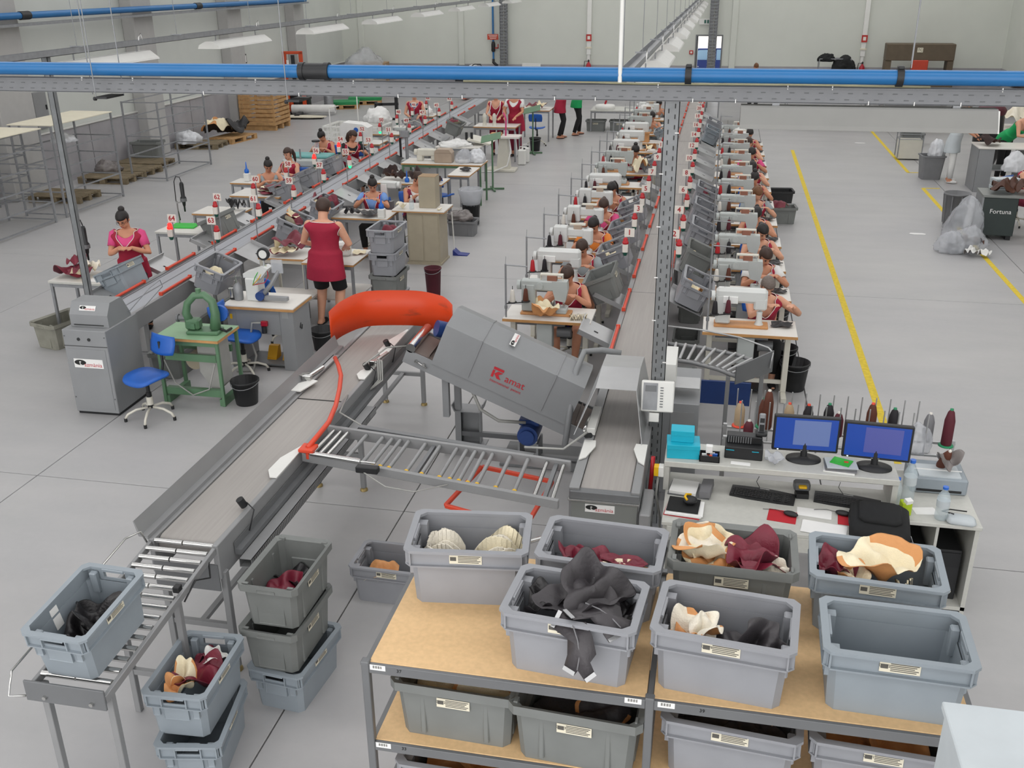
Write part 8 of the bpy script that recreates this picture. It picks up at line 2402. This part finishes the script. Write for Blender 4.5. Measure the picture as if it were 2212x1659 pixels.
for k in range(7): hide('shoe_upper', f'{ORD[k]} dark shoe upper inside the clear floor bag', 'shoe part', (4.02 + .11 * (k % 4), 17.25 + .13 * (k // 4), .03 + .08 * (k % 2)), 910 + k, .1, .11, ('brown_leather', 'thread_grey') if k % 2 else ('charcoal_leather', 'thread_grey'), curl=-.4, group='shoe uppers inside the clear bag')
drape('plastic_bag', 'dark plastic bag at the left of the slumped sacks', 'bag', (3.92, 17.2, .02), 882, .24, .26, ('clear_plastic', 'clear_plastic'), curl=-.8)
for k in range(2): hide('shoe_upper', f'{["left", "right"][k]} white shoe upper poking from the bag before the dark green desk', 'shoe part', (4.2 + .2 * k, 16.95, .02), 885 + k, .1, .1, ('white_cloth', 'bag_grey'), curl=-.4)
t = thing('ribbed_bin', 'ribbed grey bin behind the slumped plastic sacks', 'bin', (4.35, 19.2, 0))
MB().lathe([(.17, 0), (.18, .02), (.22, .6), (.235, .6), (.235, .57), (.21, .57), (.17, .03), (.0, .03)], 18).build('tub', 'grey_tub', t)
for k in range(9):
    a = 2 * pi * k / 9
    MB().bar((.185 * cos(a), .185 * sin(a), .04), (.225 * cos(a), .225 * sin(a), .56), .02, .02).build('rib', 'grey_tub', t)
person('person in pale smock and white trousers standing at the grey desk', (5.05, 23.35, 0), 1.2, False, .12, (.45, 0, 0), ((.12, -.4, 1.02), (-.12, -.4, 1.02)), ((.11, .02, .075), (-.10, -.04, .075)), .93, 'hair_grey', 'short', 'skin', 'pale_cloth', None, 'pale_cloth', 'white_cloth', .97, 'white_cloth', False, .25, 1.03, .016, group='people at the right edge')
t = thing('grey_work_desk', 'grey panelled work desk with dark shelves at the right edge', 'desk', (5.65, 22.7, 0))
MB().bx(-.3, -.27, -.35, .4, 0, .9).bx(-.3, .0, -.36, -.33, .0, .9).build('side_panel', 'machine_grey', t)
MB().bx(.6, .63, -.35, .4, 0, .9).build('side_panel', 'machine_grey', t)
MB().bx(-.32, .8, -.38, .42, .9, .93, ch=.004).build('top', 'laminate', t)
MB().bx(-.27, .6, -.3, .35, .45, .47).build('shelf', 'machine_grey', t)
hide('leather_piece', 'dark uppers on the grey desk before the woman in green', 'leather piece', (5.6, 22.7, .94), 890, .24, .14, ('dark_brown_suede', 'brown_leather'), curl=-.2)
drape('plastic_bag', 'white bag of brown pieces hanging by the grey desk', 'bag', (5.95, 21.9, .55), 891, .24, .3, ('bag_white', 'brown_leather'), curl=-.9)
person('woman with black hair in a bright green strapless top bending forward', (6.2, 23.75, 0), .75, False, .75, (.25, .3, 0), ((.16, -.55, 1.0), (-.1, -.58, 1.0)), None, .92, 'hair_black', 'bob', 'skin_pale', 'green_cloth', None, None, 'black_cloth', .98, 'black_cloth', False, 0, 1.05, .014, halter=True, group='people at the right edge')
person('blond woman in crimson seated at the dark green desk', (5.45, 19.35, 0), .75, True, .2, (.4, 0, 0), ((.14, -.36, .88), (-.12, -.36, .88)), None, .52, 'hair_blond', 'tied', 'skin_pale', 'vest', None, None, 'vest_dark', .5, None, True, 0, 1.0, .014, group='people at the right edge')
chair('blue chair under the blond woman at the right edge', (5.45, 19.4, 0), .75)
t = thing('waste_bin', 'square grey bin with a white bag, beside the person in white', 'bin', (4.72, 23.75, 0), .08)
MB().rings([rect(.2, .16, 0, .03), rect(.24, .2, .5, .03), rect(.26, .22, .5, .03), rect(.26, .22, .53, .03), rect(.235, .195, .53, .03), rect(.2, .16, .02, .03)], 0, False, True, True).build('bin', 'grey_tub', t)
drape('plastic_bag', 'white bag bulging from the square grey bin', 'bag', (4.8, 23.75, .5), 895, .2, .28, ('bag_white', 'bag_white'), curl=-1.0)
t = thing('wire_trolley', 'wire trolley with a clear bag in the right aisle', 'trolley', (4.65, 26.3, 0))
for sx in (-1, 1):
    for sy in (-1, 1): MB().cyl((sx * .28, sy * .2, .05), (sx * .28, sy * .2, .75), .012, n=8).build('post', 'galv', t)
for z in (.5, .62, .75):
    for sy in (-1, 1): MB().cyl((-.28, sy * .2, z), (.28, sy * .2, z), .008, n=6).build('wire', 'galv', t)
    for sx in (-1, 1): MB().cyl((sx * .28, -.2, z), (sx * .28, .2, z), .008, n=6).build('wire', 'galv', t)
MB().bx(-.27, .27, -.19, .19, .03, .48).build('tub', 'cream_white', t)
drape('plastic_bag', 'clear bag lying on the wire trolley', 'bag', (4.65, 26.3, .7), 897, .26, .2, ('clear_plastic', 'bag_white'), curl=-.5)
crate('dark crate on the floor far down the right aisle', (5.55, 31.0, 0), 0, 'single', 'crate_dark', None)
crate('dark crate beside the wire trolley in the right aisle', (5.1, 28.6, 0), 0, 'single', 'crate_dark', None)
t = thing('hide_heap_table', 'table heaped with white fleece at the right edge', 'table', (7.3, 26.2, 0))
MB().bx(-.9, 1.2, -.5, .5, .8, .84).build('table_top', 'laminate', t)
for x in (-.8, 1.1):
    for y in (-.4, .4): MB().bx(x - .03, x + .03, y - .03, y + .03, 0, .8).build('leg', 'galv', t)
for k in range(3): hide('fleece_piece', f'{["left", "middle", "right"][k]} white fleece heap on the table at the right edge', 'leather piece', (6.9 + .5 * k, 26.1, .85), 900 + k, .4, .35, WHT, curl=-.5)
t = thing('sack_on_pole', 'black sack with a maroon cloth on top, behind the woman in green', 'sack', (6.15, 25.2, 0))
MB().lathe([(.2, 0), (.3, .3), (.32, .8), (.3, 1.2), (.26, 1.35), (.0, 1.42)], 16).build('sack', 'black_leather', t)
MB().lathe([(.3, 1.25), (.33, 1.35), (.25, 1.46), (.0, 1.5)], 16).build('maroon_cloth', 'maroon_deep', t)
for k, (x, y) in enumerate(((3.6, 18.4), (3.78, 28.63))):
    t = thing('paper_scrap', f'{["nearer", "farther"][k]} white paper scrap lying in the right aisle', 'paper', (x, y, .002), .0, 'paper scraps on the floor')
    MB().prism([(-.14, -.02), (-.05, -.06), (.13, -.05), (.15, .0), (.1, .05), (-.1, .05)], 0, .002).build('sheet', 'paper', t)
